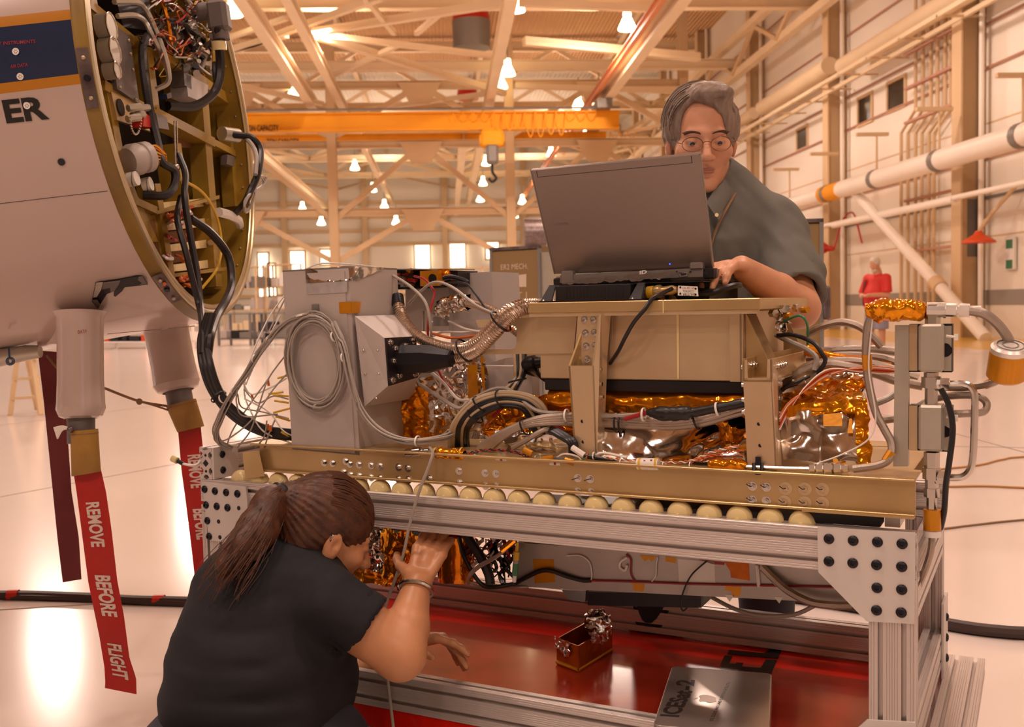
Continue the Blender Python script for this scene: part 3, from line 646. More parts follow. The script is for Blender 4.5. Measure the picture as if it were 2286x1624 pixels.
# ------------------------------------------------------------------ the instrument on the cart
T['gold'] = mat('gold_chromate_aluminium', 'c9ab78', .34, .55, col2='b6986a', vs=5, bump=.03, bs=240)
T['goldp'] = mat('pale_gold_chromate_aluminium', 'd6bf98', .36, .5, col2='c6a886', vs=4, bump=.03, bs=240)
T['rack'] = mat('light_grey_rack_paint', 'bcb0aa', .45, .1, var=.02, vs=10)
T['steel'] = mat('bright_steel', 'cfc8c0', .22, 1.)
T['braid'] = mat('braided_steel_hose', 'a8998c', .35, .7, bump=.6, bs=700, bdist=.001)
T['conduit'] = mat('ribbed_metal_conduit', 'c2ae9c', .25, .9)
T['cablegrey'] = mat('grey_cable_jacket', 'a59a90', .45)
T['cablebeige'] = mat('beige_cable_jacket', 'b39c7c', .45)
T['cableblack'] = mat('black_cable_jacket', '1f1a1c', .38)
T['cablered'] = mat('red_cable_jacket', '9c1f22', .4)
T['cableorange'] = mat('orange_wire', 'd06a2c', .4)
T['cablewhite'] = mat('white_wire', 'e9e2da', .4)
T['cableyellow'] = mat('yellow_wire', 'd9ae2e', .4)
T['cablegreen'] = mat('green_wire', '3d8058', .4)
T['tie'] = mat('natural_nylon_tie', 'eee6dc', .4, alpha=1.)
T['blackpl'] = mat('black_anodised_plate', '221c20', .35, .2)
def CB(x, y, b): return B(x, y, b)
def cable(name, pts, r, mt, parent, n=7, label=None, rib=None, sm=6):
    P = spline([CB(*p) if len(p) == 3 else p for p in pts], sm)
    if rib:
        L = np.r_[0, np.cumsum([np.linalg.norm(P[i+1]-P[i]) for i in range(len(P)-1)])]; k = int(L[-1]/(rib/4))
        t = np.linspace(0, L[-1], k); Q = np.stack([np.interp(t, L, [p[i] for p in P]) for i in range(3)], 1)
        return part(name, MB().tube(list(Q), [r*(1+.1*(1 if (i % 4) < 2 else -1)) for i in range(k)], 10), T[mt], parent, label=label)
    return part(name, MB().tube(P, r, n), T[mt], parent, label=label)
def strands(pts, rb, k, r, mb, seed=0, n=5, closed=False):
    """k thin strands laid side by side around one course"""
    rnd = random.Random(seed); P = spline([CB(*p) if len(p) == 3 else p for p in pts], 6)
    for j in range(k):
        a = 2*pi*j/k+rnd.random(); rr = rb*sqrt((j+.5)/k); ph = rnd.random()*6; q = []
        for i, p in enumerate(P):
            d = nrm(P[min(i+1, len(P)-1)]-P[max(i-1, 0)]); u, w = perp(d); an = a+.25*sin(i*.25+ph)
            q.append(p+rr*(u*cos(an)+w*sin(an)))
        mb.tube(q, r, n)
    return mb
def ties(parent, spots, r, mt='tie'):
    for (x, y, b, x2, y2) in spots:
        p, q = CB(x, y, b), CB(x2, y2, b); d = nrm(q-p)
        part('cable_tie', MB().lathe(p-d*.0022, d, [(0, r), (.0005, r*1.06), (.0039, r*1.06), (.0044, r)], 14, cap=False), T[mt], parent)
capb = MB().lathe((0, 0, 0), (0, 0, 1), [(0, .0075), (.001, .0075), (.0011, .0048), (.006, .0048), (.0064, .0043), (.0064, .0026), (.003, .0025), (.003, .0002)], 14)
cap_me = mesh_of(capb, 'cap_screw', T['steel'], np.zeros(3))
nutb = MB().lathe((0, 0, 0), (0, 0, 1), [(0, .0085), (.001, .0085)], 16).lathe((0, 0, .001), (0, 0, 1), [(0, .0055), (.0045, .0055)], 6).cyl((0, 0, .005), (0, 0, .008), .003, n=8)
nut_me = mesh_of(nutb, 'bolt', T['steel'], np.zeros(3))
bigw = MB().lathe((0, 0, 0), (0, 0, 1), [(0, .012), (.001, .012)], 18).lathe((0, 0, .001), (0, 0, 1), [(0, .005), (.004, .005)], 6)
big_me = mesh_of(bigw, 'bolt', T['goldp'], np.zeros(3))
ZB = .741
fr = thing('instrument_frame', W(-.72, .06, .678), 'gold coloured metal frame of the instrument: long bolted beam, two posts and boxed top', 'instrument frame')
bw = part('long_beam', MB().box((-1.44, .030, .679), (-.004, .036, ZB), CART).box((-1.44, .018, .677), (-.004, .036, .682), CART, .001).box((-1.46, .018, .7375), (-.004, .13, .7425), CART, .001)
          .box((-.19, .008, .6765), (-.004, .03, .680), CART), T['gold'], fr, smooth=False)
part('end_flange', MB().prism([CB(541, 1011, .012), CB(575, 1007, .012), CB(588, 1064, .012), CB(548, 1070, .012)], EB*.005).prism([CB(575, 1007, .012), CB(575, 1007, .036), CB(588, 1064, .036), CB(588, 1064, .012)], ES*.004), T['gold'], fr, smooth=False)
part('rear_beam', MB().box((-1.44, .5, .679), (-.004, .506, ZB), CART).box((-1.46, .42, .7375), (-.004, .506, .7425), CART), T['gold'], fr, smooth=False)
part('base_plate', MB().box((-1.42, .13, .7375), (-.02, .42, .7415), CART), T['gold'], fr, smooth=False)
b1 = [(960, 175), (1022, 180), (1118, 165), (1148, 185), (1215, 190), (1303, 195), (1368, 200), (1503, 208), (1572, 215), (1943, 235), (2133, 250), (2213, 255), (1105, 245), (1155, 265), (1218, 272), (1303, 282), (1370, 288), (1503, 297), (1575, 300), (1730, 293), (1950, 323), (2138, 345), (2218, 348)]
for x, y in [(430+x/3.266, 980+y/3.266) for x, y in b1]+[(1290, 1068), (1318, 1070), (1290, 1098), (1320, 1100), (1680, 1086), (1711, 1088), (1680, 1117), (1711, 1119)]:
    inst('bolt', nut_me, bw, FRONT_M(B(x, y, .03)))
for x, y in ((1754, 1091), (1797, 1092), (1836, 1093), (1752, 1121), (1797, 1123), (1836, 1124)): inst('bolt', big_me, bw, FRONT_M(B(x, y, .03)))
lw = MB()
for x, y in ((1290, 1068), (1318, 1070), (1290, 1098), (1680, 1086), (1711, 1088), (1680, 1117), (1754, 1091), (1797, 1092), (1836, 1093), (1752, 1121), (1797, 1123), (1836, 1124)):
    lw.tube([B(x, y, .023), B(x-6, y+1, .021), B(x-14, y+(-5 if x > 1400 else 4), .022)], .0009, 5)
part('lock_wire', lw, T['blackox'], bw)
# --- first post
def quad(name, pts, b, t, mt, pr, bdir=EB, hole=None): return part(name, MB().prism([CB(x, y, b) for x, y in pts], bdir*t), T[mt], pr, smooth=False)
p1 = quad('post', [(1269, 817), (1326, 817), (1333, 1022), (1282, 1010)], .06, .004, 'goldp', fr)
part('post_side', MB().prism([CB(1326, 817, .06), CB(1333, 1022, .06), CB(1333, 1022, .06)+EB*.045, CB(1329, 897, .06)+EB*.045, CB(1347, 702, .06)+EB*.04+ES*-.0, CB(1336, 702, .06)+EB*.012], ES*-.004), T['goldp'], fr, smooth=False)
part('post_side', MB().prism([CB(1269, 817, .06), CB(1282, 1010, .06), CB(1282, 1010, .06)+EB*.04, CB(1292, 704, .06)+EB*.04], ES*.004), T['gold'], fr, smooth=False)
pw = quad('post_web', [(1290, 704), (1347, 702), (1340, 830), (1280, 830)], .085, .004, 'goldp', fr)
for x, y in ((1305, 714), (1325, 714), (1307, 744), (1327, 743), (1309, 773), (1328, 772), (1311, 802)): inst('cap_screw', cap_me, pw, FRONT_M(B(x, y, .085)))
for x, y in ((1337, 826), (1338, 858), (1341, 887)): inst('cap_screw', cap_me, p1, frame_m(Sp(x, y, loc(CB(1330, 900, .06))[0]), EB, EZ, ES))
for x, y in ((1300, 941), (1302, 987)): part('screw_hole', MB().cyl(B(x, y, .0597), B(x, y, .063), .0035, n=12), T['blackox'], p1)
# --- side arm with slot
quad('side_arm', [(1062, 715), (1288, 704), (1280, 789), (1076, 792), (1074, 780), (1143, 780), (1150, 777), (1153, 769), (1153, 736), (1151, 730), (1144, 727), (1068, 732)], .115, .004, 'goldp', fr)
# --- second post with notch, and the channel that runs back from it
p2 = quad('post', [(1659, 845), (1722, 845), (1735, 1052), (1669, 1049)], .04, .004, 'goldp', fr)
quad('post_cheek', [(1656, 806), (1668, 803), (1669, 847), (1658, 847)], .04, .004, 'goldp', fr); quad('post_cheek', [(1713, 803), (1724, 803), (1724, 847), (1712, 847)], .04, .004, 'goldp', fr)
part('post_side', MB().prism([CB(1724, 803, .04), CB(1735, 1052, .04), CB(1735, 1052, .04)+EB*.04, CB(1727, 925, .04)+EB*.04, CB(1724, 803, .04)+EB*.04], ES*-.004), T['goldp'], fr, smooth=False)
s_l, s_r = loc(CB(1657, 806, .04))[0], loc(CB(1724, 803, .04))[0]
for s_ in (s_l, s_r-.004): part('channel_side', MB().box((s_, .04, .905), (s_+.004, .5, .945), CART), T['gold'], fr, smooth=False)
part('channel_floor', MB().box((s_l, .04, .903), (s_r, .5, .907), CART), T['gold'], fr, smooth=False)
for x, y in ((1737, 858), (1738, 890), (1739, 924)): inst('cap_screw', cap_me, p2, frame_m(Sp(x+2, y, s_r), EB, EZ, ES))
for i in range(4): inst('cap_screw', cap_me, p2, frame_m(W(s_r, .075+.02*i, .93), EB, EZ, ES)); inst('cap_screw', cap_me, p2, frame_m(W(s_l+.004, .075+.02*i, .93), EB, EZ, ES))
for y in (821, 860, 893, 920): inst('cap_screw', cap_me, p2, frame_m(W(s_l, .06, B(1655, y, .06) @ EZ), EB, EZ, -ES))
for x, y in ((1694, 947), (1697, 995)): part('screw_hole', MB().cyl(B(x, y, .0397), B(x, y, .043), .0035, n=12), T['blackox'], p2)
# --- boxed top
tx = part('top_box', MB().box((-.752, .12, .897), (-.326, .50, 1.032), CART, .002), T['goldp'], fr, smooth=False)
part('seam_strip', MB().prism([CB(1510, 690, .1195), CB(1516, 690, .1195), CB(1516, 846, .1195), CB(1512, 846, .1195)], -EB*.0008), T['ivory'], tx, smooth=False)
part('seam_strip', MB().prism([CB(1362, 700, .1195), CB(1367, 700, .1195), CB(1367, 812, .1195), CB(1362, 812, .1195)], -EB*.002), T['goldp'], tx, smooth=False)
part('corner_angle', MB().box((-.345, .112, .897), (-.322, .12, 1.032), CART).box((-.326, .112, .897), (-.32, .16, 1.032), CART), T['goldp'], tx, smooth=False)
part('flank_plate', MB().prism([W(-.32, .13, 1.032), W(-.32, .2, 1.032), W(-.262, .2, .9), W(-.262, .13, .9)], EB*.004).prism([W(-.318, .125, 1.03), W(-.258, .125, .9), W(-.318, .125, .9)], EB*.004), T['gold'], fr, smooth=False)
part('flank_plate', MB().prism([W(-.318, .45, 1.03), W(-.258, .45, .9), W(-.318, .45, .9)], EB*.004), T['gold'], fr, smooth=False)
tp_ = part('top_plate', MB().box((-.757, .08, 1.034), (-.279, .53, 1.056), CART, .0015), T['gold'], fr, smooth=False)
part('plate_lip', MB().box((-.757, .083, 1.027), (-.285, .1, 1.034), CART), T['goldp'], tp_, smooth=False)
part('plate_joint', MB().box((-.4675, .0795, 1.030), (-.4655, .081, 1.056), CART), T['ivory'], tp_, smooth=False)
# --- black plate under the box and the wrapped cylinder
part('black_plate', MB().box((-.745, .125, .872), (-.325, .5, .897), CART, .002), T['blackpl'], fr, smooth=False)
bl = thing('foil_blanket', W(-.5, .2, ZB), 'amber and silver foil blanket filling the space between the two gold posts', 'insulation blanket')
def amber_roll(u, v):
    s_ = -.74+.42*u; a = -1.3+2.2*v
    return W(s_, .165-.045*cos(a)+.01*sin(3*u), .848-.034*sin(a)+.008*sin(9*u)*v)
foil_patch('amber_roll', amber_roll, T['kapton'], bl, 80, 20, .006, 26, 11)
part('roll_core', MB().tube([W(-.74, .2, .84), W(-.32, .2, .84)], .036, 12), T['blackpl'], bl)
def silver(u, v):
    s_ = -.655+.37*u; return W(s_, .15-.085*v-.015*sin(6*u+3*v), .825-.08*v+.004*sin(9*u))
foil_patch('silver_sheet', silver, T['foil'], bl, 60, 30, .014, 8, 12)
def leftamber(u, v): return W(-.90+.26*u, .16-.02*sin(6*u)-.03*v, .865-.1*v-.02*(1-u)*(1-v))
foil_patch('amber_sheet', leftamber, T['kapton'], bl, 44, 26, .02, 22, 13)
def leftsilver(u, v): return W(-.86+.24*u, .11-.01*sin(5*u), .782-.04*v)
foil_patch('silver_sheet', leftsilver, T['foil'], bl, 30, 10, .01, 22, 14)
def amberfold(u, v): return W(-.37+.06*u, .10-.02*sin(pi*u), .83-.06*v-.02*u)
foil_patch('amber_fold', amberfold, T['kapton'], bl, 16, 16, .02, 30, 15)
# --- right hand foil box
rb = thing('foil_wrapped_box', W(-.16, .2, ZB), 'silver foil wrapped box with amber edges right of the second gold post', 'foil box')
A, Bq, Cq, Dq = CB(1742, 925, .105), CB(1925, 905, .105), CB(1938, 1036, .07), CB(1745, 1030, .07)
bil = lambda a, b, c, d: (lambda u, v: (a*(1-u)+b*u)*(1-v)+(d*(1-u)+c*u)*v)
foil_patch('silver_face', bil(A, Bq, Cq, Dq), T['foil'], rb, 50, 34, .016, 8, 21)
A2, B2 = CB(1750, 868, .27), CB(1930, 836, .3)
foil_patch('amber_top', bil(A2, B2, Bq-EB*.003, A-EB*.003), T['kapton'], rb, 40, 26, .014, 24, 22)
foil_patch('silver_top', bil(CB(1760, 852, .3), CB(1930, 826, .33), B2, A2), T['foil'], rb, 36, 14, .012, 22, 23)
foil_patch('amber_edge', bil(CB(1745, 908, .098), CB(1935, 887, .098), CB(1935, 915, .092), CB(1745, 933, .092)), T['kapton'], rb, 40, 8, .006, 30, 24)
foil_patch('amber_edge', bil(CB(1910, 905, .095), CB(1938, 890, .095), CB(1946, 1036, .062), CB(1912, 1036, .062)), T['kapton'], rb, 8, 30, .006, 30, 25)
foil_patch('silver_side', bil(Bq, B2, B2-EZ*.13, Cq), T['foil'], rb, 20, 20, .012, 22, 26)
for q in ([(1838, 925), (1880, 922), (1880, 952), (1838, 952)], [(1896, 935), (1902, 935), (1904, 968), (1892, 968)], [(1858, 1022), (1888, 1030), (1888, 1040), (1862, 1040)]):
    part('tape_strip', MB().prism([CB(x, y, .062+.035*(1036-y)/130) for x, y in q], EB*.0005), T['kaptape'], rb, smooth=False)
# --- foil panel behind the rack's connector
fp = thing('foil_screen', W(-1.0, .3, ZB), 'crumpled silver foil panel with amber tape strips behind the black connector', 'foil panel')
foil_patch('silver_sheet', bil(CB(925, 830, .27), CB(1085, 800, .27), CB(1085, 1000, .27), CB(925, 1000, .27)), T['foil'], fp, 50, 50, .028, 14, 31)
foil_patch('amber_strip', bil(CB(896, 862, .21), CB(950, 850, .21), CB(965, 1008, .21), CB(893, 1008, .21)), T['kapton'], fp, 20, 40, .016, 26, 32)
foil_patch('amber_strip', bil(CB(1043, 815, .25), CB(1066, 815, .25), CB(1068, 905, .25), CB(1046, 905, .25)), T['kaptape'], fp, 8, 20, .003, 26, 33)
part('side_tape', MB().prism([CB(1072, 795, .26), CB(1079, 795, .26), CB(1084, 890, .26), CB(1078, 890, .26)], EB*.001), T['kaptape'], fp, smooth=False)
part('panel_core', MB().box((-1.1, .30, ZB), (-.86, .34, .91), CART), T['rack'], fp, smooth=False)

# ------------------------------------------------------------------ grey electronics rack
rk = thing('electronics_rack', W(-1.26, .12, ZB), 'tall light grey electronics rack with a coil of cable on its front', 'rack')
c0, c1, c2, c3 = CB(652, 1004, .03), CB(803, 1017, .03), CB(779, 599, .03), CB(631, 608, .03)
back = EB*.19
part('rack_body', MB().prism([c0, c1, c2, c3], back), T['rack'], rk, smooth=False)
part('door_panel', MB().prism([c0+(c1-c0)*.02+EZ*.004, c1-(c1-c0)*.06+EZ*.004, c2-(c2-c3)*.06-EZ*.006, c3+(c2-c3)*.02-EZ*.006], -EB*.0025), T['rack'], rk, smooth=False)
part('rack_top', MB().prism([c3, c2, c2+back, c3+back], EZ*.004), T['greysteel'], rk, smooth=False)
foil_patch('foil_patch', bil(CB(680, 601, .026), CB(806, 592, .05), CB(783, 626, .026), CB(683, 633, .026)), T['foil'], rk, 30, 10, .003, 30, 41)
foil_patch('foil_patch', bil(c2-EB*.002+EZ*.001, Sp(862, 597, loc(c2)[0]+.003), Sp(800, 625, loc(c2)[0]+.003), CB(780, 627, .027)), T['foil'], rk, 12, 10, .002, 30, 42)
T['smudge'] = mat('worn_label', 'b9aeab', .5, col2='a09a9c', vs=40)
part('worn_label', MB().prism([CB(684, 633, .0265), CB(775, 628, .0265), CB(776, 653, .0265), CB(685, 658, .0265)], -EB*.0006), T['smudge'], rk, smooth=False)
part('tape_strip', MB().prism([CB(757, 675, .0268), CB(784, 674, .0268), CB(785, 700, .0268), CB(758, 700, .0268)], -EB*.0006).prism([Sp(784, 674, loc(c2)[0]+.008), Sp(805, 674, loc(c2)[0]+.008), Sp(803, 699, loc(c2)[0]+.008), Sp(785, 700, loc(c2)[0]+.008)], ES*.0006), T['kaptape'], rk, smooth=False)
part('tie_mount', MB().prism([CB(698, 680, .0265), CB(712, 680, .0265), CB(713, 695, .0265), CB(699, 695, .0265)], -EB*.004), T['greysteel'], rk, smooth=False)
sx = -1.085
P0, P1, P2, P3 = Sp(858, 755, sx), Sp(866, 862, sx), Sp(930, 843, sx), Sp(926, 751, sx)
A0, A1 = CB(792, 706, .028), CB(814, 908, .028); A3, A2_ = A0+EB*.2, A1+EB*.2
part('connector_housing', MB().add([A0, A1, A2_, A3, P0, P1, P2, P3], [(0, 1, 5, 4), (1, 2, 6, 5), (2, 3, 7, 6), (3, 0, 4, 7), (0, 3, 2, 1), (4, 5, 6, 7)]), T['rack'], rk, smooth=False)
pp = part('connector_plate', MB().prism([P0, P1, P2, P3], ES*.004), T['blackpl'], rk, smooth=False)
pc = (P0+P1+P2+P3)/4+ES*.004
for a, b in ((.12, .1), (.88, .1), (.12, .9), (.88, .9), (.3, .24), (.62, .2), (.22, .5), (.34, .84)):
    q = (P0*(1-b)+P1*b)*(1-a)+(P3*(1-b)+P2*b)*a+ES*.004; inst('cap_screw', cap_me, pp, frame_m(q, EB, EZ, ES))
for x, y in ((812, 783), (843, 783), (815, 835), (846, 835), (840, 890)): part('screw_hole', MB().sph(CB(x, y, .028+.0*x), .003, 8, 6), T['steel'], rk)
tip = B(1010, 801, loc(pc)[1]+.002); dd = nrm(tip-pc); LL = np.linalg.norm(tip-pc)
part('black_boot', MB().lathe(pc, dd, [(0, .035), (LL*.08, .033), (LL*.5, .033), (LL*.9, .020), (LL*.98, .019), (LL, .015)], 8, ph=.3), T['blackox'], rk, ang=20)
# twin rack behind
rk2 = thing('electronics_rack', W(-1.0, .5, ZB), 'second grey rack partly hidden behind the cables and the first rack', 'rack')
part('rack_body', MB().prism([CB(1002, 612, .42), CB(1097, 607, .42), CB(1112, 900, .42), CB(1010, 905, .42)], EB*.15), T['rack'], rk2, smooth=False)
part('connector_housing', MB().prism([CB(1062, 820, .38), CB(1130, 800, .36), CB(1100, 905, .36), CB(1068, 905, .38)], EB*.1), T['rack'], rk2, smooth=False)
part('side_panel', MB().prism([CB(905, 648, .4), CB(1002, 640, .4), CB(1002, 740, .4), CB(905, 740, .4)], EB*.02), T['rack'], rk2, smooth=False)
ub = part('circuit_unit', MB().prism([CB(860, 602, .33), CB(1022, 604, .36), CB(1022, 640, .36), CB(860, 648, .33)], EB*.1), T['blackpl'], rk2, smooth=False)
part('unit_lid', MB().prism([CB(700, 603, .2), CB(998, 603, .33), CB(1060, 604, .5), CB(760, 600, .42)], EZ*.003), T['greysteel'], rk2, smooth=False)
rnd = random.Random(3)
for i in range(16):
    x, y = 868+rnd.random()*55, 610+rnd.random()*28
    part('circuit_part', MB().box(loc(CB(x, y, .325)), loc(CB(x+7, y+5, .31)), CART), T[rnd.choice(['cablered', 'blackpl', 'cableorange', 'greysteel'])], ub, smooth=False)
foil_patch('amber_wrap', bil(CB(905, 602, .32), CB(925, 602, .32), CB(928, 640, .32), CB(908, 640, .32)), T['kapton'], rk2, 12, 16, .012, 40, 44)
fan = part('fan', MB().box(loc(CB(952, 606, .33)), loc(CB(978, 638, .30)), CART), T['kaptape'], rk2, smooth=False)
part('fan_hub', MB().lathe(CB(965, 622, .298), EB, [(0, .011), (.002, .011)], 16), T['blackox'], fan)
foil_patch('amber_wrap', bil(CB(975, 603, .32), CB(1005, 605, .32), CB(1010, 626, .32), CB(980, 626, .32)), T['kapton'], rk2, 12, 16, .01, 40, 45)
part('black_handle', MB().tube(spline([CB(990, 622, .3), CB(1010, 619, .3), CB(1040, 628, .3), CB(1045, 636, .3)], 5), .006, 8), T['blackox'], rk2)
# ------------------------------------------------------------------ cables, hoses and plumbing on the instrument
ck = thing('cable_coil', CB(700, 912, .015), 'round coil of thin grey cables tied to the front of the tall grey rack', 'cable')
rnd = random.Random(5); m = MB()
for j in range(11):
    t = j/10; pts = []
    for k in range(30):
        a = 2*pi*k/30; rx, ry = 50+17*t+2*sin(3*a+j), 86+24*t+3*sin(2*a+j*1.7)
        pts.append(CB(702+2*t+rx*cos(a)-6*sin(a)*-1, 808+ry*sin(a), .018-.008*(j % 3)+.004*sin(a*2+j)))
    m.tube(pts, .0023, 6, closed=True)
part('coil_strand', m, T['cablegrey'], ck, kind='stuff')
m = strands([(690, 703, .008), (655, 710, .008), (618, 738, .005), (582, 782, -.01), (552, 830, -.02), (525, 868, -.03), (505, 905, -.03), (490, 940, -.02), (482, 965, 0), (492, 988, .02), (520, 1000, .04)], .008, 9, .0021, MB(), 2)
part('cable_bundle', m, T['cablegrey'], ck, kind='stuff')
m = strands([(745, 720, .005), (768, 775, .0), (782, 840, .0), (800, 900, .005), (830, 945, .01), (875, 975, .015), (930, 985, .03), (985, 978, .06), (1010, 968, .09)], .009, 9, .0023, MB(), 3)
part('cable_bundle', m, T['cablegrey'], ck, kind='stuff')
ties(ck, [(672, 705, .006, 676, 722), (746, 752, .003, 762, 747), (768, 798, .0, 780, 797), (601, 758, 0, 590, 750), (570, 800, -.015, 560, 795), (523, 872, -.03, 513, 868), (708, 905, .012, 716, 915), (932, 985, .03, 940, 986), (497, 890, -.03, 490, 893)], .011)
loose = thing('loose_wires', CB(590, 985, .05), 'loose grey wires with yellow tips hanging in loops left of the grey rack', 'wire')
W_ = [[(650, 640, .1), (600, 710, .06), (560, 800, .02), (545, 870, .0), (560, 920, .0), (590, 965, .02), (650, 990, .05)],
      [(645, 830, .04), (610, 870, .0), (560, 940, -.02), (510, 980, 0), (488, 985, .02)], [(640, 790, .04), (600, 845, .02), (580, 900, 0), (560, 960, 0), (530, 1000, .03)],
      [(540, 850, -.01), (560, 880, 0), (600, 868, .02), (640, 845, .04)], [(545, 870, -.01), (575, 900, 0), (610, 885, .02), (645, 892, .04)], [(530, 880, -.02), (540, 910, 0), (585, 920, .02), (645, 935, .04)],
      [(545, 890, -.02), (600, 920, .02), (630, 960, .03), (655, 975, .05)], [(615, 935, .03), (600, 970, .02), (590, 1000, .03)], [(600, 845, .02), (560, 900, .0), (520, 960, 0), (505, 1000, .03)], [(625, 705, .05), (575, 800, .0), (548, 860, -.02)],
      [(530, 865, -.03), (528, 900, -.03), (545, 930, -.01), (620, 925, .03)], [(640, 660, .08), (620, 700, .05), (598, 745, .02)], [(685, 600, .04), (720, 588, .06), (800, 592, .12), (840, 597, .2)], [(570, 1000, .03), (590, 975, .02), (596, 940, .01)]]
for i, p in enumerate(W_): cable('wire', p, .0019, 'cablegrey' if i % 3 else 'cablewhite', loose, 5)
for p in ([(610, 882, .02), (645, 885, .04)], [(612, 895, .02), (645, 900, .04)], [(610, 922, .02), (648, 912, .04)], [(615, 930, .03), (648, 940, .05)], [(628, 965, .03), (650, 978, .05)], [(620, 845, .03), (645, 838, .04)], [(600, 700+180, .02), (632, 876, .03)]):
    cable('yellow_tip', p, .0027, 'cableyellow', loose, 6)
for x, y in ((598, 947), (603, 950), (598, 848), (562, 880)): cable('orange_sleeve', [(x, y, .02), (x+2, y+14, .02)], .003, 'cableorange', loose, 6)
bc = thing('black_cable_bundle', CB(560, 950, .0), 'thick black cables drooping from the aircraft nose opening to the cart', 'cable')
for k, off in enumerate((0, 9, -9)):
    cable('black_cable', [(470+off*.6, 700, .0), (455+off*.8, 760, -.02), (462+off, 820, -.04), (485+off, 880, -.03), (530+off*.6, 930-off*.5, -.01), (590, 962-off*.7, .03), (660, 972-off*.6, .07), (720, 976-off*.3, .3)], .0085, 'cableblack', bc, 9)
ties(bc, [(488, 886, -.03, 496, 897)], .019, 'cableblack')
hs = thing('ribbed_conduit', CB(1100, 790, .1), 'pair of ribbed metal conduits sweeping from the black connector up to the top box', 'conduit')
cable('conduit', [(889, 680, .2), (896, 705, .19), (915, 735, .17), (950, 762, .15), (1000, 778, .13), (1045, 776, .105), (1085, 745, .09), (1120, 706, .09), (1155, 684, .11), (1200, 680, .16), (1260, 682, .22)], .0125, 'conduit', hs, rib=.0062, label='upper conduit')
cable('conduit', [(1008, 801, .13), (1035, 797, .115), (1070, 780, .085), (1105, 745, .07), (1140, 708, .075), (1172, 690, .1), (1220, 692, .16)], .0125, 'conduit', hs, rib=.0062, label='lower conduit')
cable('conduit', [(1038, 674, .3), (1075, 684, .27), (1110, 700, .24), (1135, 725, .22), (1180, 760, .2)], .0105, 'conduit', hs, rib=.0062, label='rear conduit')
ties(hs, [(1037, 783, .1, 1045, 778), (1118, 718, .075, 1122, 714)], .027, 'cableblack')
part('conduit_end', MB().cyl(CB(889, 682, .2), CB(886, 662, .21), .016, n=12), T['blackox'], hs)
fc = thing('foil_connector', CB(1000, 710, .3), 'elbow connector wrapped in crumpled foil between the two grey racks', 'connector')
def fcf(u, v):
    a = 2*pi*v; P = spline([CB(985, 705, .3), CB(990, 685, .3), CB(1012, 678, .3), CB(1045, 675, .3)], 6); i = u*(len(P)-1); k = min(int(i), len(P)-2); p = P[k]*(1-(i-k))+P[k+1]*(i-k)
    d = nrm(P[k+1]-P[k]); a1, a2 = perp(d); return p+.019*(a1*cos(a)+a2*sin(a))
foil_patch('foil_wrap', fcf, T['foil'], fc, 26, 20, .009, 60, 51); part('connector_base', MB().cyl(CB(985, 708, .3), CB(985, 728, .3), .02, n=14), T['greysteel'], fc)
part('glass_fitting', MB().cyl(CB(948, 695, .3), CB(948, 740, .3), .006, n=10), T['steel'], fc)
tw = thing('thin_cables', CB(960, 740, .25), 'thin grey, red and copper cables crossing between the two grey racks', 'cable')
for p, r, mt in (([(862, 607, .2), (905, 632, .2), (940, 662, .18), (955, 690, .17), (962, 740, .17), (963, 780, .2)], .0035, 'cablegrey'), ([(912, 680, .25), (940, 650, .22), (972, 630, .2), (1010, 642, .2), (1060, 680, .18), (1105, 702, .16), (1128, 715, .15)], .0035, 'cablegrey'),
                 ([(925, 617, .28), (945, 623, .26), (962, 640, .24), (970, 655, .24), (964, 680, .22), (957, 710, .2), (958, 770, .2), (985, 840, .2), (1010, 870, .2)], .003, 'cablered'), ([(985, 640, .28), (1000, 632, .28), (1040, 634, .26), (1060, 655, .24), (1085, 690, .22)], .003, 'cableblack'),
                 ([(965, 745, .28), (1010, 755, .27), (1060, 750, .26), (1100, 742, .24), (1145, 733, .2)], .0035, 'cableorange'), ([(960, 720, .3), (1000, 718, .3), (1040, 735, .28), (1080, 742, .26)], .003, 'cablewhite'), ([(965, 752, .3), (990, 742, .3), (1040, 742, .28), (1110, 735, .25)], .003, 'cablewhite'),
                 ([(940, 860, .15), (985, 890, .12), (1025, 912, .1), (1050, 895, .1), (1100, 870, .1), (1135, 870, .1), (1160, 890, .09), (1200, 918, .09), (1250, 923, .1), (1285, 925, .12)], .0045, 'cablegrey'), ([(940, 815, .17), (985, 850, .16), (1020, 890, .13), (1048, 893, .12)], .0035, 'cablewhite')):
    cable('cable', p, r, mt, tw, 6)
ties(tw, [(1057, 898, .1, 1062, 890)], .008)
lm = thing('black_and_beige_loom', CB(1080, 1000, .1), 'arched loom of black and beige cables over the amber foil', 'cable')
for k in range(7):
    o = k*6; mt = 'cablebeige' if k in (0, 1, 4) else 'cableblack'
    cable('loom_cable', [(1005+o*1.1, 1005, .12+.004*k), (1006+o, 970, .09+.004*k), (1020+o*.9, 935+o*.25, .08), (1060+o*.7, 895+o*.7, .08), (1115+o*.2, 878+o*.8, .085), (1170-o*.2, 882+o*.8, .09), (1205-o*.7, 900+o*.9, .1), (1222-o*.7, 935+o, .11), (1222-o*.4, 1000, .13)], .0058, mt, lm, 8)
cable('loom_cable', [(1100, 930, .11), (1130, 905, .1), (1160, 900, .1), (1195, 930, .11), (1260, 960, .13)], .0045, 'cablered', lm, 7)
for k in range(4): cable('loom_cable', [(1150+k*7, 790, .2), (1152+k*6, 830, .18), (1150+k*4, 850, .17), (1125+k*8, 875, .13), (1112+k*12, 890, .12)], .0055, 'cablebeige' if k % 2 == 0 else 'cableblack', lm, 8)
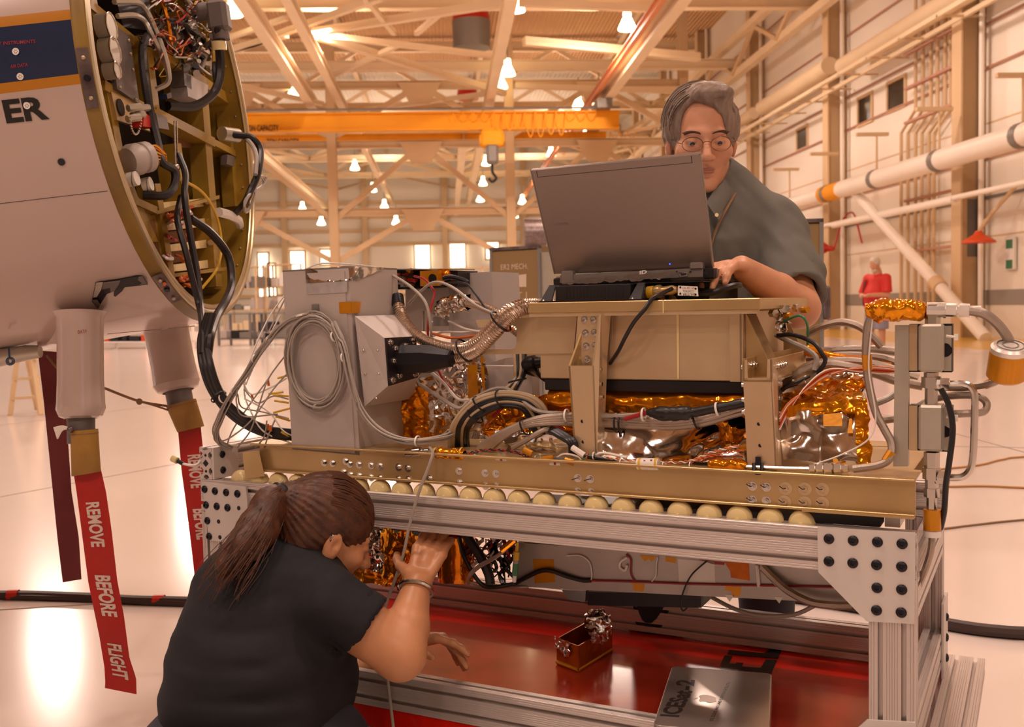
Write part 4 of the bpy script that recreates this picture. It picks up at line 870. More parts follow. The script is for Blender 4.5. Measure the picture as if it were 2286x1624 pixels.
for k in range(3): cable('loom_cable', [(1165+k*22, 800, .2), (1175+k*12, 830, .19), (1230, 842+k*6, .2), (1290, 850+k*3, .25)], .005, ('cableblack', 'cablebeige', 'cableblack')[k], lm, 8)
part('black_connector', MB().lathe(CB(1168, 815, .18), nrm(CB(1200, 810, .18)-CB(1168, 815, .18)), [(0, .01), (.012, .018), (.03, .018), (.034, .013), (.05, .013)], 14), T['blackox'], lm)
ties(lm, [(1072, 902, .08, 1080, 894), (1060, 930, .08, 1066, 922), (1155, 850, .17, 1157, 858), (1118, 892, .085, 1128, 888)], .02, 'cableblack')
bh = thing('braided_hose_pair', CB(1300, 990, .07), 'sheaf of braided grey hoses sweeping across behind the first gold post', 'hose')
for k in range(4):
    o = k*9
    cable('hose', [(1068+o*1.0, 1002, .07), (1110+o*.8, 972, .06), (1160+o*.3, 948+o*.2, .058), (1215, 932+o*.5, .06), (1290, 926+o*.75, .095), (1350, 928+o*.75, .1), (1430, 936+o*.6, .095), (1500, 938+o*.6, .09), (1570, 925+o*.8, .085), (1630, 905+o*.9, .08), (1672, 890+o, .075)], .0062, 'braid', bh, 8)
cable('hose', [(1145, 1000, .06), (1180, 980, .055), (1215, 960, .06), (1235, 962, .08)], .0058, 'braid', bh, 8)
cable('red_cable', [(1395, 936, .08), (1430, 926, .075), (1460, 918, .07)], .0045, 'cablered', bh, 7)
def sleeve(u, v):
    P = spline([CB(1445, 922, .065), CB(1490, 924, .06), CB(1540, 922, .06), CB(1600, 912, .06), (CB(1670, 898, .065))], 6); i = u*(len(P)-1); k = min(int(i), len(P)-2); p = P[k]*(1-(i-k))+P[k+1]*(i-k); d = nrm(P[k+1]-P[k]); a1, a2 = perp(d)
    r = .009 if u > .5 else .014*min(1, .4+u*4)
    return p+r*(a1*cos(2*pi*v)+a2*sin(2*pi*v))
foil_patch('black_sleeve', sleeve, T['cableblack'], bh, 40, 12, .002, 90, 61)
cable('hose', [(1340, 930, .09), (1400, 928, .085), (1440, 925, .08)], .0045, 'cablegrey', bh, 7)
ties(bh, [(1378, 945, .098, 1386, 945), (1388, 946, .098, 1396, 946), (1555, 938, .088, 1563, 936), (1172, 952, .06, 1182, 948)], .019, 'cableblack'); ties(bh, [(1437, 926, .075, 1443, 926), (1602, 914, .06, 1608, 913), (1265, 928, .08, 1272, 928)], .013)
vb = thing('black_cable_tail', CB(1250, 1000, .04), 'black cables with a white sleeve running down to the wires on the beam top', 'cable')
for k in range(3): cable('black_cable', [(1215+k*14, 955+k*3, .07), (1250+k*9, 975, .06), (1272+k*6, 990, .05), (1275+k*3, 1015, .06)], .006, 'cableblack', vb, 7)
cable('white_sleeve', [(1278, 1000, .045), (1305, 1018, .04)], .0065, 'cablewhite', vb, 8)
cable('black_cable', [(1305, 1018, .04), (1350, 1026, .045), (1420, 1038, .05), (1500, 1044, .05), (1580, 1045, .045)], .0048, 'cableblack', vb, 7)
# tube and small wires lying along the top of the beam
st = thing('steel_tube_line', CB(1300, 1030, .05), 'thin steel tube along the top of the gold beam with amber wrapped joints and fittings', 'tube')
cable('tube', [(905, 1012, .035), (960, 1008, .035), (1100, 1020, .045), (1220, 1032, .05), (1300, 1038, .05)], .004, 'steel', st, 8)
part('plug_body', MB().lathe(CB(903, 1012, .03), nrm(CB(960, 1008, .035)-CB(903, 1012, .03)), [(0, .006), (.004, .009), (.02, .009), (.022, .011), (.04, .011), (.042, .007), (.06, .007)], 12), T['steel'], st)
def wrap(x0, y0, x1, y1, b, r, seed, name='amber_wrap'):
    p, q = CB(x0, y0, b), CB(x1, y1, b); d = nrm(q-p); a1, a2 = perp(d)
    return foil_patch(name, lambda u, v: p+(q-p)*u+r*(1-.35*(abs(2*u-1)**8))*(a1*cos(2*pi*v)+a2*sin(2*pi*v)), T['kapton'], st, 22, 16, .004, 70, seed)
wrap(975, 1011, 1038, 1015, .035, .012, 71); wrap(1584, 1040, 1668, 1041, .04, .0135, 72)
for x0, x1 in ((972, 978), (1030, 1037)): part('yellow_cord', MB().lathe(CB(x0, 1012, .035), ES, [(0, .0125), (.004, .0125)], 12, cap=False), T['cableyellow'], st)
cable('tube', [(1664, 1042, .035), (1740, 1045, .035), (1810, 1047, .035)], .0042, 'steel', st, 8, label='bright steel tube')
m = MB(); o = CB(1808, 1047, .035); d = nrm(CB(1910, 1047, .035)-o)
pr = [(0, .005), (.0, .009), (.012, .009), (.012, .006), (.016, .006), (.016, .0105), (.03, .0105), (.03, .007), (.034, .007), (.034, .0115), (.05, .0115), (.05, .008), (.055, .011), (.07, .011), (.07, .0075), (.085, .0075)]
part('tube_fitting', m.lathe(o, d, [(t*.78, r) for t, r in pr], 6), T['steel'], st, ang=20)
part('p_clip', MB().tube(spline([CB(1683, 1035, .033), CB(1685, 1055, .025), CB(1699, 1055, .025), CB(1701, 1035, .033)], 4), .0035, 6).box(loc(CB(1687, 1020, .036)), loc(CB(1698, 1040, .033)), CART), T['blackox'], st)
sw = thing('sensor_wires', CB(1200, 1030, .04), 'twisted red, white and orange sensor wires along the top of the beam', 'wire')
def twist(pts, mts, r=.0014, R=.0022, pitch=.02):
    P = spline([CB(*p) for p in pts], 10); L = 0
    for k, mt in enumerate(mts):
        q = []; L = 0
        for i, p in enumerate(P):
            if i: L += np.linalg.norm(P[i]-P[i-1])
            d = nrm(P[min(i+1, len(P)-1)]-P[max(i-1, 0)]); u, w = perp(d); a = 2*pi*(L/pitch+k/len(mts)); q.append(p+R*(u*cos(a)+w*sin(a)))
        part('wire', MB().tube(q, r, 5), T[mt], sw)
twist([(1040, 1014, .03), (1090, 1005, .04), (1150, 1010, .04), (1180, 1022, .04)], ('cablered', 'cableblack')); twist([(1000, 1022, .03), (1060, 1018, .03), (1130, 1026, .035), (1200, 1032, .04), (1260, 1034, .04)], ('cablewhite', 'cablered', 'cablegreen'))
twist([(1330, 1020, .045), (1400, 1028, .045), (1480, 1033, .045), (1540, 1030, .045), (1590, 1010, .05), (1650, 995, .05)], ('cableorange', 'cablewhite')); twist([(1540, 1032, .045), (1600, 1015, .05), (1660, 1005, .05)], ('cableorange', 'cableorange'))
cable('white_loop', [(1400, 1022, .045), (1350, 1012, .05), (1333, 1016, .05), (1340, 1024, .05), (1400, 1033, .045), (1460, 1036, .045)], .003, 'cablewhite', sw, 6)
for p, mt in (([(1240, 1024, .04), (1260, 1014, .04), (1290, 1020, .04), (1300, 1032, .04)], 'cablewhite'), ([(1285, 1035, .035), (1305, 1030, .035), (1312, 1012, .04)], 'cableorange'), ([(1275, 1036, .035), (1295, 1036, .035), (1308, 1022, .035)], 'cablegreen'), ([(1250, 1030, .035), (1235, 1024, .04), (1225, 1028, .035)], 'cableorange')):
    cable('wire', p, .002, mt, sw, 5)
for x0, y0, x1, y1, mt, r in ((1108, 1024, 1132, 1026, 'cablewhite', .0042), (1228, 1035, 1252, 1036, 'cablewhite', .0042), (1170, 1005, 1188, 1014, 'kaptape', .007), (1262, 1028, 1282, 1034, 'kaptape', .0065), (1212, 1025, 1236, 1022, 'kaptape', .005), (1238, 1026, 1262, 1030, 'cableblack', .005)):
    part('wire_sleeve', MB().cyl(CB(x0, y0, .032), CB(x1, y1, .032), r, n=10), T[mt], sw)
for x, y in ((1120, 1025), (1240, 1035)): part('red_band', MB().cyl(CB(x-2, y, .032), CB(x+3, y, .032), .0045, n=10), T['cablered'], sw)
part('label_tag', MB().cyl(CB(1424, 1036, .03), CB(1471, 1037, .03), .0115, n=14), T['cablewhite'], sw)
for x in (1428, 1464): part('yellow_band', MB().cyl(CB(x, 1036, .03), CB(x+5, 1036, .03), .0119, n=14), T['cableyellow'], sw)
for x, y in ((1452, 1028), (1437, 1029), (1461, 1029)): part('tag_mark', MB().cyl(CB(x, y, .0225), CB(x+4, y+1, .0225), .0018, n=6), T['cablered'], sw)
for x, y in ((1385, 1034), (1480, 1040), (1540, 1040), (1325, 1018), (1195, 1026)): part('cable_tie', MB().lathe(CB(x, y, .042), ES, [(0, .008), (.0025, .008)], 10, cap=False), T['tie'], sw)
for q in ([(1620, 993), (1632, 991), (1632, 1005), (1620, 1005)], [(1648, 996), (1668, 990), (1668, 1006), (1650, 1008)], [(1635, 1015), (1662, 1012), (1660, 1028), (1640, 1026)], [(1470, 1024), (1478, 1024), (1478, 1034), (1470, 1034)]): part('tape_flag', MB().prism([CB(x, y, .06) for x, y in q], EB*.001), T['kaptape'], sw, smooth=False)
gc = thing('hanging_grey_cable', CB(900, 1440, -.03), 'single thin grey cable hanging from the beam top across the front rails', 'cable')
cable('cable', [(960, 1000, .03), (966, 1012, .0), (958, 1040, -.012), (935, 1100, -.02), (915, 1170, -.022), (900, 1240, -.025), (880, 1300, -.02), (862, 1350, -.01), (858, 1420, -.012), (864, 1500, -.015), (870, 1560, -.02), (878, 1624, -.03), (890, 1720, -.05)], .0034, 'cablegrey', gc, 7)
# ------------------------------------------------------------------ valve stack at the right end
T['zinc'] = mat('zinc_plated_block', 'b9b2a4', .4, .55, var=.03, vs=30)
vs_ = thing('valve_stack', CB(2080, 1100, .03), 'tall stack of steel valves and fittings bolted to a bar at the right end', 'valve')
part('mount_bar', MB().prism([CB(1998, 726, .06), CB(2029, 726, .06), CB(2027, 1042, .06), CB(1994, 1042, .06)], EB*.02), T['zinc'], vs_, smooth=False)
bb = .035
for (y0, y1, lb) in ((724, 832, 'upper valve'), (905, 1010, 'lower valve')):
    v = part('valve_block', MB().box(loc(CB(2050, y0, bb)), loc(CB(2106, y1, bb))+np.array([0, .05, 0]), CART, .004), T['zinc'], vs_, label=lb, smooth=False)
    part('valve_back', MB().box(loc(CB(2029, y0, bb+.03)), loc(CB(2126, y1, bb+.03))+np.array([0, .03, 0]), CART, .001), T['blackox'], v, smooth=False)
    part('valve_cover', MB().box(loc(CB(2029, y0+1, bb+.028)), loc(CB(2048, y1-4, bb+.028))+np.array([0, .004, 0]), CART), T['goldp'], v, smooth=False)
    part('valve_cap', MB().box(loc(CB(2107, y0+4, bb+.027)), loc(CB(2124, y1-3, bb+.027))+np.array([0, .003, 0]), CART), T['zinc'], v, smooth=False)
    part('valve_dial', MB().cyl(CB(2109, (y0+y1)/2+4, bb+.026), CB(2109, (y0+y1)/2+4, bb+.03), .012, n=16), T['blackox'], v)
    part('nylon_tie', MB().tube([CB(2112, y0+26, bb+.01), CB(2134, y0+29, bb+.01)], .0025, 6).box(loc(CB(2130, y0+22, bb+.008)), loc(CB(2139, y0+36, bb+.012)), CART), T['tie'], v)
def stack(x, ys, rs, name='fitting', n=6):
    for (y0, y1), r in zip(ys, rs): part(name, MB().cyl(CB(x, y0, bb+.02), CB(x, y1, bb+.02), r, n=n), T['steel'], vs_, ang=20)
stack(2082, [(680, 712), (710, 723), (724, 728)], [.013, .0125, .009]); stack(2079, [(832, 842), (842, 866), (866, 905)], [.012, .016, .0105])
stack(2080, [(1010, 1022), (1020, 1045), (1045, 1070), (1070, 1090), (1090, 1110), (1108, 1140)], [.013, .0125, .015, .011, .013, .0085])
for x0, y0, x1, r, n_ in ((2070, 693, 2112, .0135, 12), (2098, 858, 2120, .0115, 6), (2085, 857, 2100, .013, 10), (2085, 1066, 2120, .012, 6)): part('tee_fitting', MB().cyl(CB(x0, y0, bb+.02), CB(x1, y0, bb+.02), r, n=n_), T['steel'], vs_, ang=20)
o = CB(2110, 692, bb+.02); d = nrm(CB(2180, 694, bb+.02)-o)
part('hose_fitting', MB().lathe(o, d, [(0, .008), (.001, .0115), (.018, .0115), (.018, .008), (.022, .008), (.022, .0115), (.038, .0115), (.038, .008), (.055, .0085)], 8), T['steel'], vs_, ang=20)
cable('bent_tube', [(2118, 858, bb+.02), (2150, 858, bb+.02), (2168, 866, bb+.02), (2176, 890, bb+.02), (2175, 960, bb+.02), (2172, 1020, bb+.02), (2165, 1050, bb+.02), (2148, 1065, bb+.02), (2118, 1067, bb+.02)], .0062, 'steel', vs_, 10, label='bent steel tube')
part('amber_cuff', MB().cyl(CB(2081, 1138, bb+.02), CB(2081, 1185, bb+.02), .0145, n=16), T['kaptape'], vs_); part('white_cuff', MB().cyl(CB(2081, 1183, bb+.02), CB(2081, 1198, bb+.02), .0145, n=16), T['cablewhite'], vs_)
cable('tail_hose', [(2081, 1195, bb+.02), (2078, 1230, bb+.02), (2066, 1270, bb+.03), (2050, 1310, bb+.06)], .006, 'braid', vs_, 8)
cable('black_cable', [(2100, 868, bb), (2118, 905, bb), (2127, 960, bb), (2118, 1040, bb), (2112, 1080, bb+.01), (2108, 1140, bb+.02), (2100, 1180, bb+.04)], .005, 'cableblack', vs_, 8)
foil_patch('amber_sensor', lambda u, v: (lambda p, d, r: p+r*(perp(d)[0]*cos(2*pi*v)*1.15+perp(d)[1]*sin(2*pi*v)))(CB(1937, 694, .05)*(1-u)+CB(2070, 692, bb+.02)*u, nrm(CB(2070, 692, bb+.02)-CB(1937, 694, .05)), .020*(.5+.5*min(1, u*5))*(1 if u < .8 else 1-(u-.8)*2.6)), T['kapton'], vs_, 34, 20, .007, 55, 81, label='amber film wrapped sensor')
T['ambertext'] = mat('small_dark_print', '5a3a10', .5)
hz = thing('braided_gas_hose', CB(2240, 830, .06), 'braided hose loop with an amber wrapped canister at the right edge', 'hose')
cable('hose', [(2160, 693, bb+.02), (2195, 700, bb+.02), (2225, 722, bb+.03), (2248, 752, bb+.04), (2256, 775, bb+.05)], .0085, 'braid', hz, 10)
cd_ = nrm(CB(2246, 835, .08)-CB(2256, 768, .06))
part('canister', MB().lathe(CB(2256, 771, .06), cd_, [(.0, .026), (.004, .03), (.012, .03)], 24), T['alucut'], hz, label='pale canister cap')
part('canister_wrap', MB().lathe(CB(2256, 771, .06)+cd_*.012, cd_, [(0, .0305), (.045, .031), (.05, .026)], 24), T['kaptape'], hz, label='amber tape wrap')
for r in (.012, .021): part('cap_ring', MB().tube([CB(2256, 771, .06)-cd_*.0005+r*(perp(cd_)[0]*cos(2*pi*k/24)+perp(cd_)[1]*sin(2*pi*k/24)) for k in range(24)], .0012, 5, closed=True), T['greysteel'], hz)
cable('hose', [(2240, 838, .08), (2215, 855, .08), (2180, 862, .1), (2130, 866, .12), (2060, 858, .15)], .007, 'braid', hz, 8); part('amber_cuff', MB().cyl(CB(2222, 850, .08), CB(2200, 860, .09), .0078, n=10), T['kaptape'], hz)
cable('hose', [(2040, 915, .12), (2080, 893, .12), (2130, 884, .11), (2180, 885, .1), (2202, 900, .1), (2195, 920, .09), (2150, 924, .08), (2130, 924, .08)], .0065, 'braid', hz, 8)
hh = thing('grey_braided_hose', CB(1950, 1040, .06), 'long grey braided hose curving down from the amber sensor to the beam', 'hose')
cable('hose', [(1946, 705, .05), (1936, 735, .05), (1934, 800, .055), (1940, 860, .06), (1955, 920, .06), (1975, 960, .055), (1990, 990, .05), (1988, 1020, .04), (1965, 1038, .035), (1905, 1048, .035)], .0072, 'braid', hh, 9); part('amber_cuff', MB().cyl(CB(1935, 792, .054), CB(1937, 826, .056), .0085, n=10), T['kaptape'], hh); part('amber_cuff', MB().cyl(CB(1991, 1010, .043), CB(1978, 1030, .038), .0085, n=10), T['kaptape'], hh)
cable('wire', [(1948, 712, .045), (1943, 760, .045), (1940, 830, .045), (1955, 930, .045), (1940, 980, .045), (1880, 1015, .045), (1810, 1040, .045)], .0014, 'cablewhite', hh, 5)
rh = thing('hose_bundle', CB(1860, 800, .3), 'bundle of braided hoses and amber wrapped cables behind the right foil box', 'hose')
for p, r, mt in (([(1805, 745, .35), (1840, 728, .33), (1880, 720, .32), (1920, 730, .3), (1950, 755, .3), (1968, 775, .3)], .008, 'braid'), ([(1750, 860, .22), (1800, 825, .22), (1860, 815, .22), (1940, 830, .22), (2000, 850, .22), (2060, 862, .22)], .009, 'braid'), ([(1755, 850, .25), (1810, 815, .26), (1880, 806, .27), (1960, 815, .27), (2050, 845, .27)], .008, 'braid'),
                 ([(1800, 790, .35), (1860, 783, .35), (1940, 780, .34), (2000, 785, .33)], .009, 'braid'), ([(1800, 800, .33), (1880, 795, .33), (1960, 798, .32), (2010, 812, .3)], .009, 'braid'), ([(1745, 880, .2), (1790, 850, .2), (1830, 838, .19)], .011, 'steel'),
                 ([(1735, 750, .22), (1770, 748, .21), (1815, 765, .19), (1835, 790, .18), (1842, 808, .18), (1820, 835, .18), (1760, 862, .17), (1745, 872, .17)], .0045, 'cableblack'), ([(1732, 748, .24), (1760, 762, .23), (1800, 780, .22), (1822, 800, .2), (1818, 828, .19)], .0055, 'cablegrey'), ([(1750, 718, .25), (1785, 705, .22), (1802, 725, .22), (1803, 770, .24)], .0025, 'cablegreen'),
                 ([(1800, 785, .3), (1850, 800, .28), (1920, 812, .28), (1990, 820, .28)], .009, 'kapton'), ([(1800, 775, .31), (1860, 795, .3), (1940, 805, .3)], .007, 'kapton'), ([(1960, 940, .14), (2000, 935, .14), (2040, 930, .14)], .007, 'braid'), ([(1945, 900, .12), (1985, 885, .12), (2020, 855, .14)], .004, 'cablewhite'), ([(1948, 908, .12), (1990, 890, .12), (2025, 862, .14)], .003, 'cablegrey')):
    cable('hose' if r > .0056 else 'cable', p, r, mt, rh, 8)
for k in range(6):
    cable('wire', [(1740, 930+k*6, .07), (1760, 900+k*4, .1), (1800, 872-k*2, .14), (1850, 840-k*3, .17), (1920, 820+k*2, .18), (1980, 820+k*3, .2), (2010, 830, .2)], .0015, ('cableorange', 'cablewhite', 'cableorange', 'cablered', 'cableorange', 'cablewhite')[k], rh, 5)
o = CB(1750, 872, .19); d = nrm(CB(1840, 842, .18)-o)
part('steel_coupling', MB().lathe(o, d, [(0, .012), (.012, .012), (.012, .015), (.025, .015), (.025, .0125), (.035, .0125), (.035, .0145), (.05, .0145), (.05, .012), (.062, .012), (.062, .0145), (.075, .0145), (.075, .01), (.1, .01)], 12), T['steel'], rh, ang=20)
for x, y in ((1752, 705), (1790, 692)): part('amber_plug', MB().cyl(CB(x, y, .25), CB(x+14, y, .24), .0065, n=10), T['kaptape'], rh)
foil_patch('foil_fitting', bil(CB(1722, 690, .26), CB(1768, 684, .26), CB(1762, 735, .26), CB(1735, 740, .26)), T['foil'], rh, 14, 14, .02, 60, 91)
for x, y in ((1722, 700), (1745, 690), (1775, 688)): part('steel_nut', MB().cyl(CB(x, y, .25), CB(x+10, y, .24), .0085, n=6), T['steel'], rh, ang=20)
# ------------------------------------------------------------------ underside of the instrument
T['greytape'] = mat('aluminium_taped_panel', 'b9b1ac', .38, .45, col2='a8a09c', vs=9, bump=.05, bs=20)
us = thing('underside_enclosure', CB(1500, 1340, .2), 'grey taped panel hanging under the rollers with sensor wires and amber tape', 'panel')
b0 = .2
part('panel', MB().prism([CB(1152, 1212, b0), CB(1890, 1262, b0), CB(1890, 1348, b0), CB(1146, 1310, b0)], EB*.18), T['greytape'], us, smooth=False)
part('panel_neck', MB().prism([CB(1170, 1120, b0+.06), CB(1840, 1150, b0+.06), CB(1840, 1275, b0+.06), CB(1170, 1235, b0+.06)], EB*.1), T['blackpl'], us, smooth=False)
for q, mt in (([(1190, 1249), (1236, 1250), (1240, 1300), (1194, 1303)], 'kaptape'), ([(1410, 1302), (1439, 1305), (1437, 1322), (1417, 1320)], 'kaptape'), ([(1620, 1308), (1655, 1311), (1652, 1332), (1636, 1332), (1632, 1320), (1618, 1318)], 'kaptape'), ([(1428, 1240), (1465, 1243), (1455, 1255), (1448, 1248), (1440, 1254)], 'kaptape'), ([(1617, 1255), (1672, 1258), (1674, 1297), (1632, 1290), (1630, 1275)], 'kapbox'), ([(1513, 1248), (1595, 1255), (1597, 1302), (1516, 1300)], 'cablewhite'), ([(1618, 1328), (1640, 1329), (1629, 1344)], 'cablewhite'), ([(1728, 1333), (1748, 1334), (1740, 1348)], 'cablewhite'), ([(1485, 1243), (1510, 1246), (1508, 1258), (1486, 1254)], 'kaptape'), ([(1560, 1250), (1618, 1256), (1617, 1262), (1590, 1260)], 'cablered')):
    part('tape_patch', MB().prism([CB(x, y, b0) for x, y in q], -EB*.0008), T[mt], us, smooth=False)
for p, r, mt in (([(1150, 1303, b0-.006), (1175, 1290, b0-.008), (1205, 1276, b0-.008), (1230, 1275, b0-.008), (1265, 1287, b0-.006), (1300, 1296, b0-.004), (1320, 1296, b0-.004)], .005, 'cableblack'), ([(1318, 1297, b0-.004), (1400, 1299, b0-.004), (1500, 1303, b0-.004), (1600, 1306, b0-.004), (1750, 1309, b0-.004), (1880, 1312, b0-.004)], .0022, 'cablered'),
                 ([(1265, 1241, b0-.004), (1295, 1241, b0-.004), (1315, 1255, b0-.004), (1321, 1280, b0-.004), (1320, 1296, b0-.004)], .0016, 'cablewhite'), ([(1398, 1238, b0-.004), (1408, 1250, b0-.004), (1408, 1280, b0-.004), (1416, 1298, b0-.004)], .0018, 'cablered'), ([(1400, 1245, b0-.004), (1385, 1255, b0-.004), (1384, 1268, b0-.004), (1395, 1274, b0-.004), (1400, 1262, b0-.004)], .0028, 'cablewhite'),
                 ([(1468, 1245, b0-.004), (1465, 1262, b0-.004), (1464, 1285, b0-.004), (1455, 1299, b0-.004)], .0016, 'cablewhite'), ([(1578, 1253, b0-.01), (1545, 1283, b0-.012), (1528, 1315, b0-.014), (1520, 1345, b0-.014), (1524, 1364, b0-.014), (1534, 1358, b0-.014)], .0018, 'cableblack'),
                 ([(1700, 1265, b0-.01), (1725, 1290, b0-.012), (1760, 1320, b0-.02), (1810, 1345, b0-.03), (1860, 1352, b0-.03), (1900, 1352, b0-.02)], .008, 'braid'), ([(1700, 1268, b0-.01), (1740, 1312, b0-.016), (1800, 1338, b0-.026), (1880, 1350, b0-.02)], .0025, 'cablewhite'), ([(1590, 1335, b0+.1), (1640, 1360, b0+.08), (1700, 1375, b0+.06), (1770, 1373, b0+.05), (1820, 1352, b0+.04), (1870, 1322, b0+.02)], .0045, 'cablegrey'), ([(1690, 1262, b0-.003), (1694, 1310, b0-.003)], .004, 'cablewhite')):
    cable('cable', p, r, mt, us, 7)
part('black_slab', MB().prism([CB(1310, 1322, .26), CB(1565, 1330, .26), CB(1565, 1358, .26), CB(1312, 1352, .26)], EB*.14), T['blackpl'], us, smooth=False)
part('clear_bracket', MB().prism([CB(1254, 1318, .26), CB(1308, 1320, .26), CB(1306, 1345, .26), CB(1270, 1340, .26)], EB*.02), T['steel'], us, smooth=False)
um = thing('underside_foil', CB(880, 1300, .2), 'silver and amber foil wrapped block and amber sleeve hanging under the left end', 'foil block')
foil_patch('silver_face', bil(CB(785, 1175, .14), CB(865, 1185, .14), CB(870, 1290, .14), CB(790, 1275, .14)), T['foil'], um, 26, 30, .02, 38, 101)
foil_patch('amber_face', bil(CB(848, 1180, .12), CB(905, 1190, .12), CB(900, 1310, .12), CB(860, 1295, .12)), T['kapton'], um, 20, 30, .02, 26, 102)
foil_patch('amber_face', bil(CB(788, 1272, .12), CB(880, 1285, .12), CB(880, 1312, .12), CB(790, 1300, .12)), T['kapton'], um, 26, 10, .008, 30, 103)
foil_patch('amber_face', bil(CB(900, 1180, .13), CB(950, 1190, .16), CB(950, 1300, .16), CB(900, 1310, .13)), T['kapton'], um, 20, 24, .014, 26, 105)
part('block_core', MB().box(loc(CB(790, 1190, .17)), loc(CB(950, 1290, .17))+np.array([0, .1, 0]), CART), T['blackpl'], um, smooth=False)
part('neck', MB().box(loc(CB(800, 1120, .2)), loc(CB(1050, 1200, .2))+np.array([0, .1, 0]), CART), T['blackpl'], um, smooth=False)
foil_patch('amber_sleeve', lambda u, v: CB(1020, 1195+100*v, .2)+.042*(ES*cos(2*pi*u)+EB*sin(2*pi*u)), T['kapton'], um, 36, 20, .004, 30, 104)
ul = thing('hanging_loom', CB(1090, 1300, .18), 'tangled dark wire loom hanging under the rollers with yellow and green plugs', 'cable')
rnd = random.Random(11)
for k in range(34):
    x = 1035+rnd.random()*110; y = 1190+rnd.random()*30; P = [(x, y, .16+.08*rnd.random())]
    for j in range(4): x += rnd.uniform(-26, 26); y += rnd.uniform(4, 30); P.append((min(max(x, 1030), 1150), min(y, 1312), .16+.08*rnd.random()))
    cable('wire', P, rnd.choice((.0016, .002, .0028, .0045)), rnd.choice(('cableblack', 'cableblack', 'cableblack', 'cablered', 'cableblack', 'cablewhite', 'kapton')), ul, 5)
cable('black_cable', [(1025, 1200, .15), (1035, 1240, .14), (1052, 1275, .14), (1075, 1305, .15), (1100, 1312, .16), (1150, 1304, .18)], .005, 'cableblack', ul, 8)
cable('black_cable', [(1040, 1195, .15), (1070, 1240, .15), (1090, 1280, .15), (1095, 1305, .15)], .011, 'cableblack', ul, 8)
for k in range(3): cable('grey_hose', [(1145, 1210+k*2, .14), (1110, 1240+k*2, .13), (1070, 1262+k*3, .13), (1047, 1285+k*3, .14), (1050, 1303+k, .16), (1100, 1312, .18), (1180, 1312, .2)], .003, 'braid', ul, 6)
cable('amber_hose', [(1120, 1230, .135), (1150, 1205, .14)], .0075, 'kapton', ul, 8)
for y0, y1, mt, r in ((1212, 1232, 'cableyellow', .004), (1232, 1250, 'cableyellow', .007), (1250, 1258, 'cablegrey', .0065), (1258, 1285, 'cablegreen', .0065), (1282, 1300, 'cablewhite', .0045)):
    part('plug', MB().cyl(CB(1155-(y0-1212)*.08, y0, .14), CB(1155-(y1-1212)*.08, y1, .14), r, n=10), T[mt], ul)
# ------------------------------------------------------------------ the aircraft nose with its cone removed
T['skin'] = mat('white_aircraft_paint', 'bda89e', .22, coat=.35, var=.015, vs=2)
T['bluestripe'] = mat('dark_blue_stripe_paint', '20304f', .2, coat=.4)
T['goldstripe'] = mat('gold_stripe_paint', 'b97a20', .25, coat=.3)
T['primer'] = mat('olive_zinc_primer', 'b08c30', .42, .0, col2='8c6c26', vs=6)
T['primerd'] = mat('aged_olive_primer', '9a7a34', .38, .1, col2='6b5430', vs=4)
T['seal'] = mat('bright_ring_seal', 'b9a98a', .3, .6)
T['greyplate'] = mat('dark_grey_cover_plate', '6e6460', .5, .2)
T['sooty'] = mat('worn_dark_latch_plate', '5a4e50', .35, .7, col2='8a7c78', vs=18)
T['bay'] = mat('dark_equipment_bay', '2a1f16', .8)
T['brownpanel'] = mat('brown_bay_panel', '7a4a24', .6)
T['redtext'] = mat('faded_red_stencil', '9c3038', .5)
NC = PZ(392.5, 223.8, 2.8); NN = nrm(Rt*.992+Up*.117-Fw*.039); NR = .606
NU = nrm(EZ-NN*NN[2]); NW = np.cross(NN, NU)
def nrad(t): return NR+(-t)*.055+max(0, -t-.5)*.03 if t < 0 else NR
def npt(t, a, r=None): a = radians(a); return NC+NN*t+(NU*cos(a)+NW*sin(a))*(nrad(t) if r is None else r)
def skin(px, py, off=.001):
    d = ray(px, py); Z = 1.2; pz = None
    def f(Z):
        p = CAM+d*Z-NC; t = p@NN; return np.linalg.norm(p-NN*t)-nrad(t)-off
    a, b = 1.2, None
    for Z in np.arange(1.3, 4.2, .02):
        if f(Z) < 0: b = Z; break
        a = Z
    if b is None: return CAM+d*2.6
    for _ in range(30):
        m_ = (a+b)/2
        if f(m_) < 0: b = m_
        else: a = m_
    return CAM+d*a
def RP(px, py, t=0.): return pl(px, py, NC+NN*t, NN)
no = thing('aircraft_nose', NC-EZ*NR, 'white aircraft nose with blue and gold stripes, its open front full of equipment', 'aircraft')
angs = list(np.linspace(-180, 60, 61))+[66, 72, 78, 83, 85.1, 88, 91, 94, 96, 98]+list(np.linspace(102, 180, 27))
tsx = [0, -.05, -.15, -.3, -.5, -.8, -1.2, -1.7, -2.3]
m = MB()
for t in tsx:
    m.v += [tuple(npt(t, a)) for a in angs[:-1]]
k = len(angs)-1
for i in range(len(tsx)-1): m.f += [(i*k+j, (i+1)*k+j, (i+1)*k+(j+1) % k, i*k+(j+1) % k) for j in range(k)]
sk = part('nose_skin', m, T['skin'], no)
sk.data.materials.append(T['bluestripe']); sk.data.materials.append(T['goldstripe'])
for p in sk.data.polygons:
    a = angs[p.index % k]+.1
    p.material_index = 1 if 85.1 <= a < 96 else (2 if 83 <= a < 85.1 or 96 <= a < 98 else 0)
ring = lambda prof, mt, nm, ang=35: part(nm, MB().lathe(NC, NN, prof, 72, cap=False), T[mt], no, ang=ang)
ring([(0, NR+.001), (.004, NR-.003), (.026, NR-.008), (.028, NR-.012)], 'primerd', 'mating_ring')
ring([(.028, NR-.012), (.032, NR-.014), (.032, NR-.022), (.028, NR-.025)], 'seal', 'ring_seal')
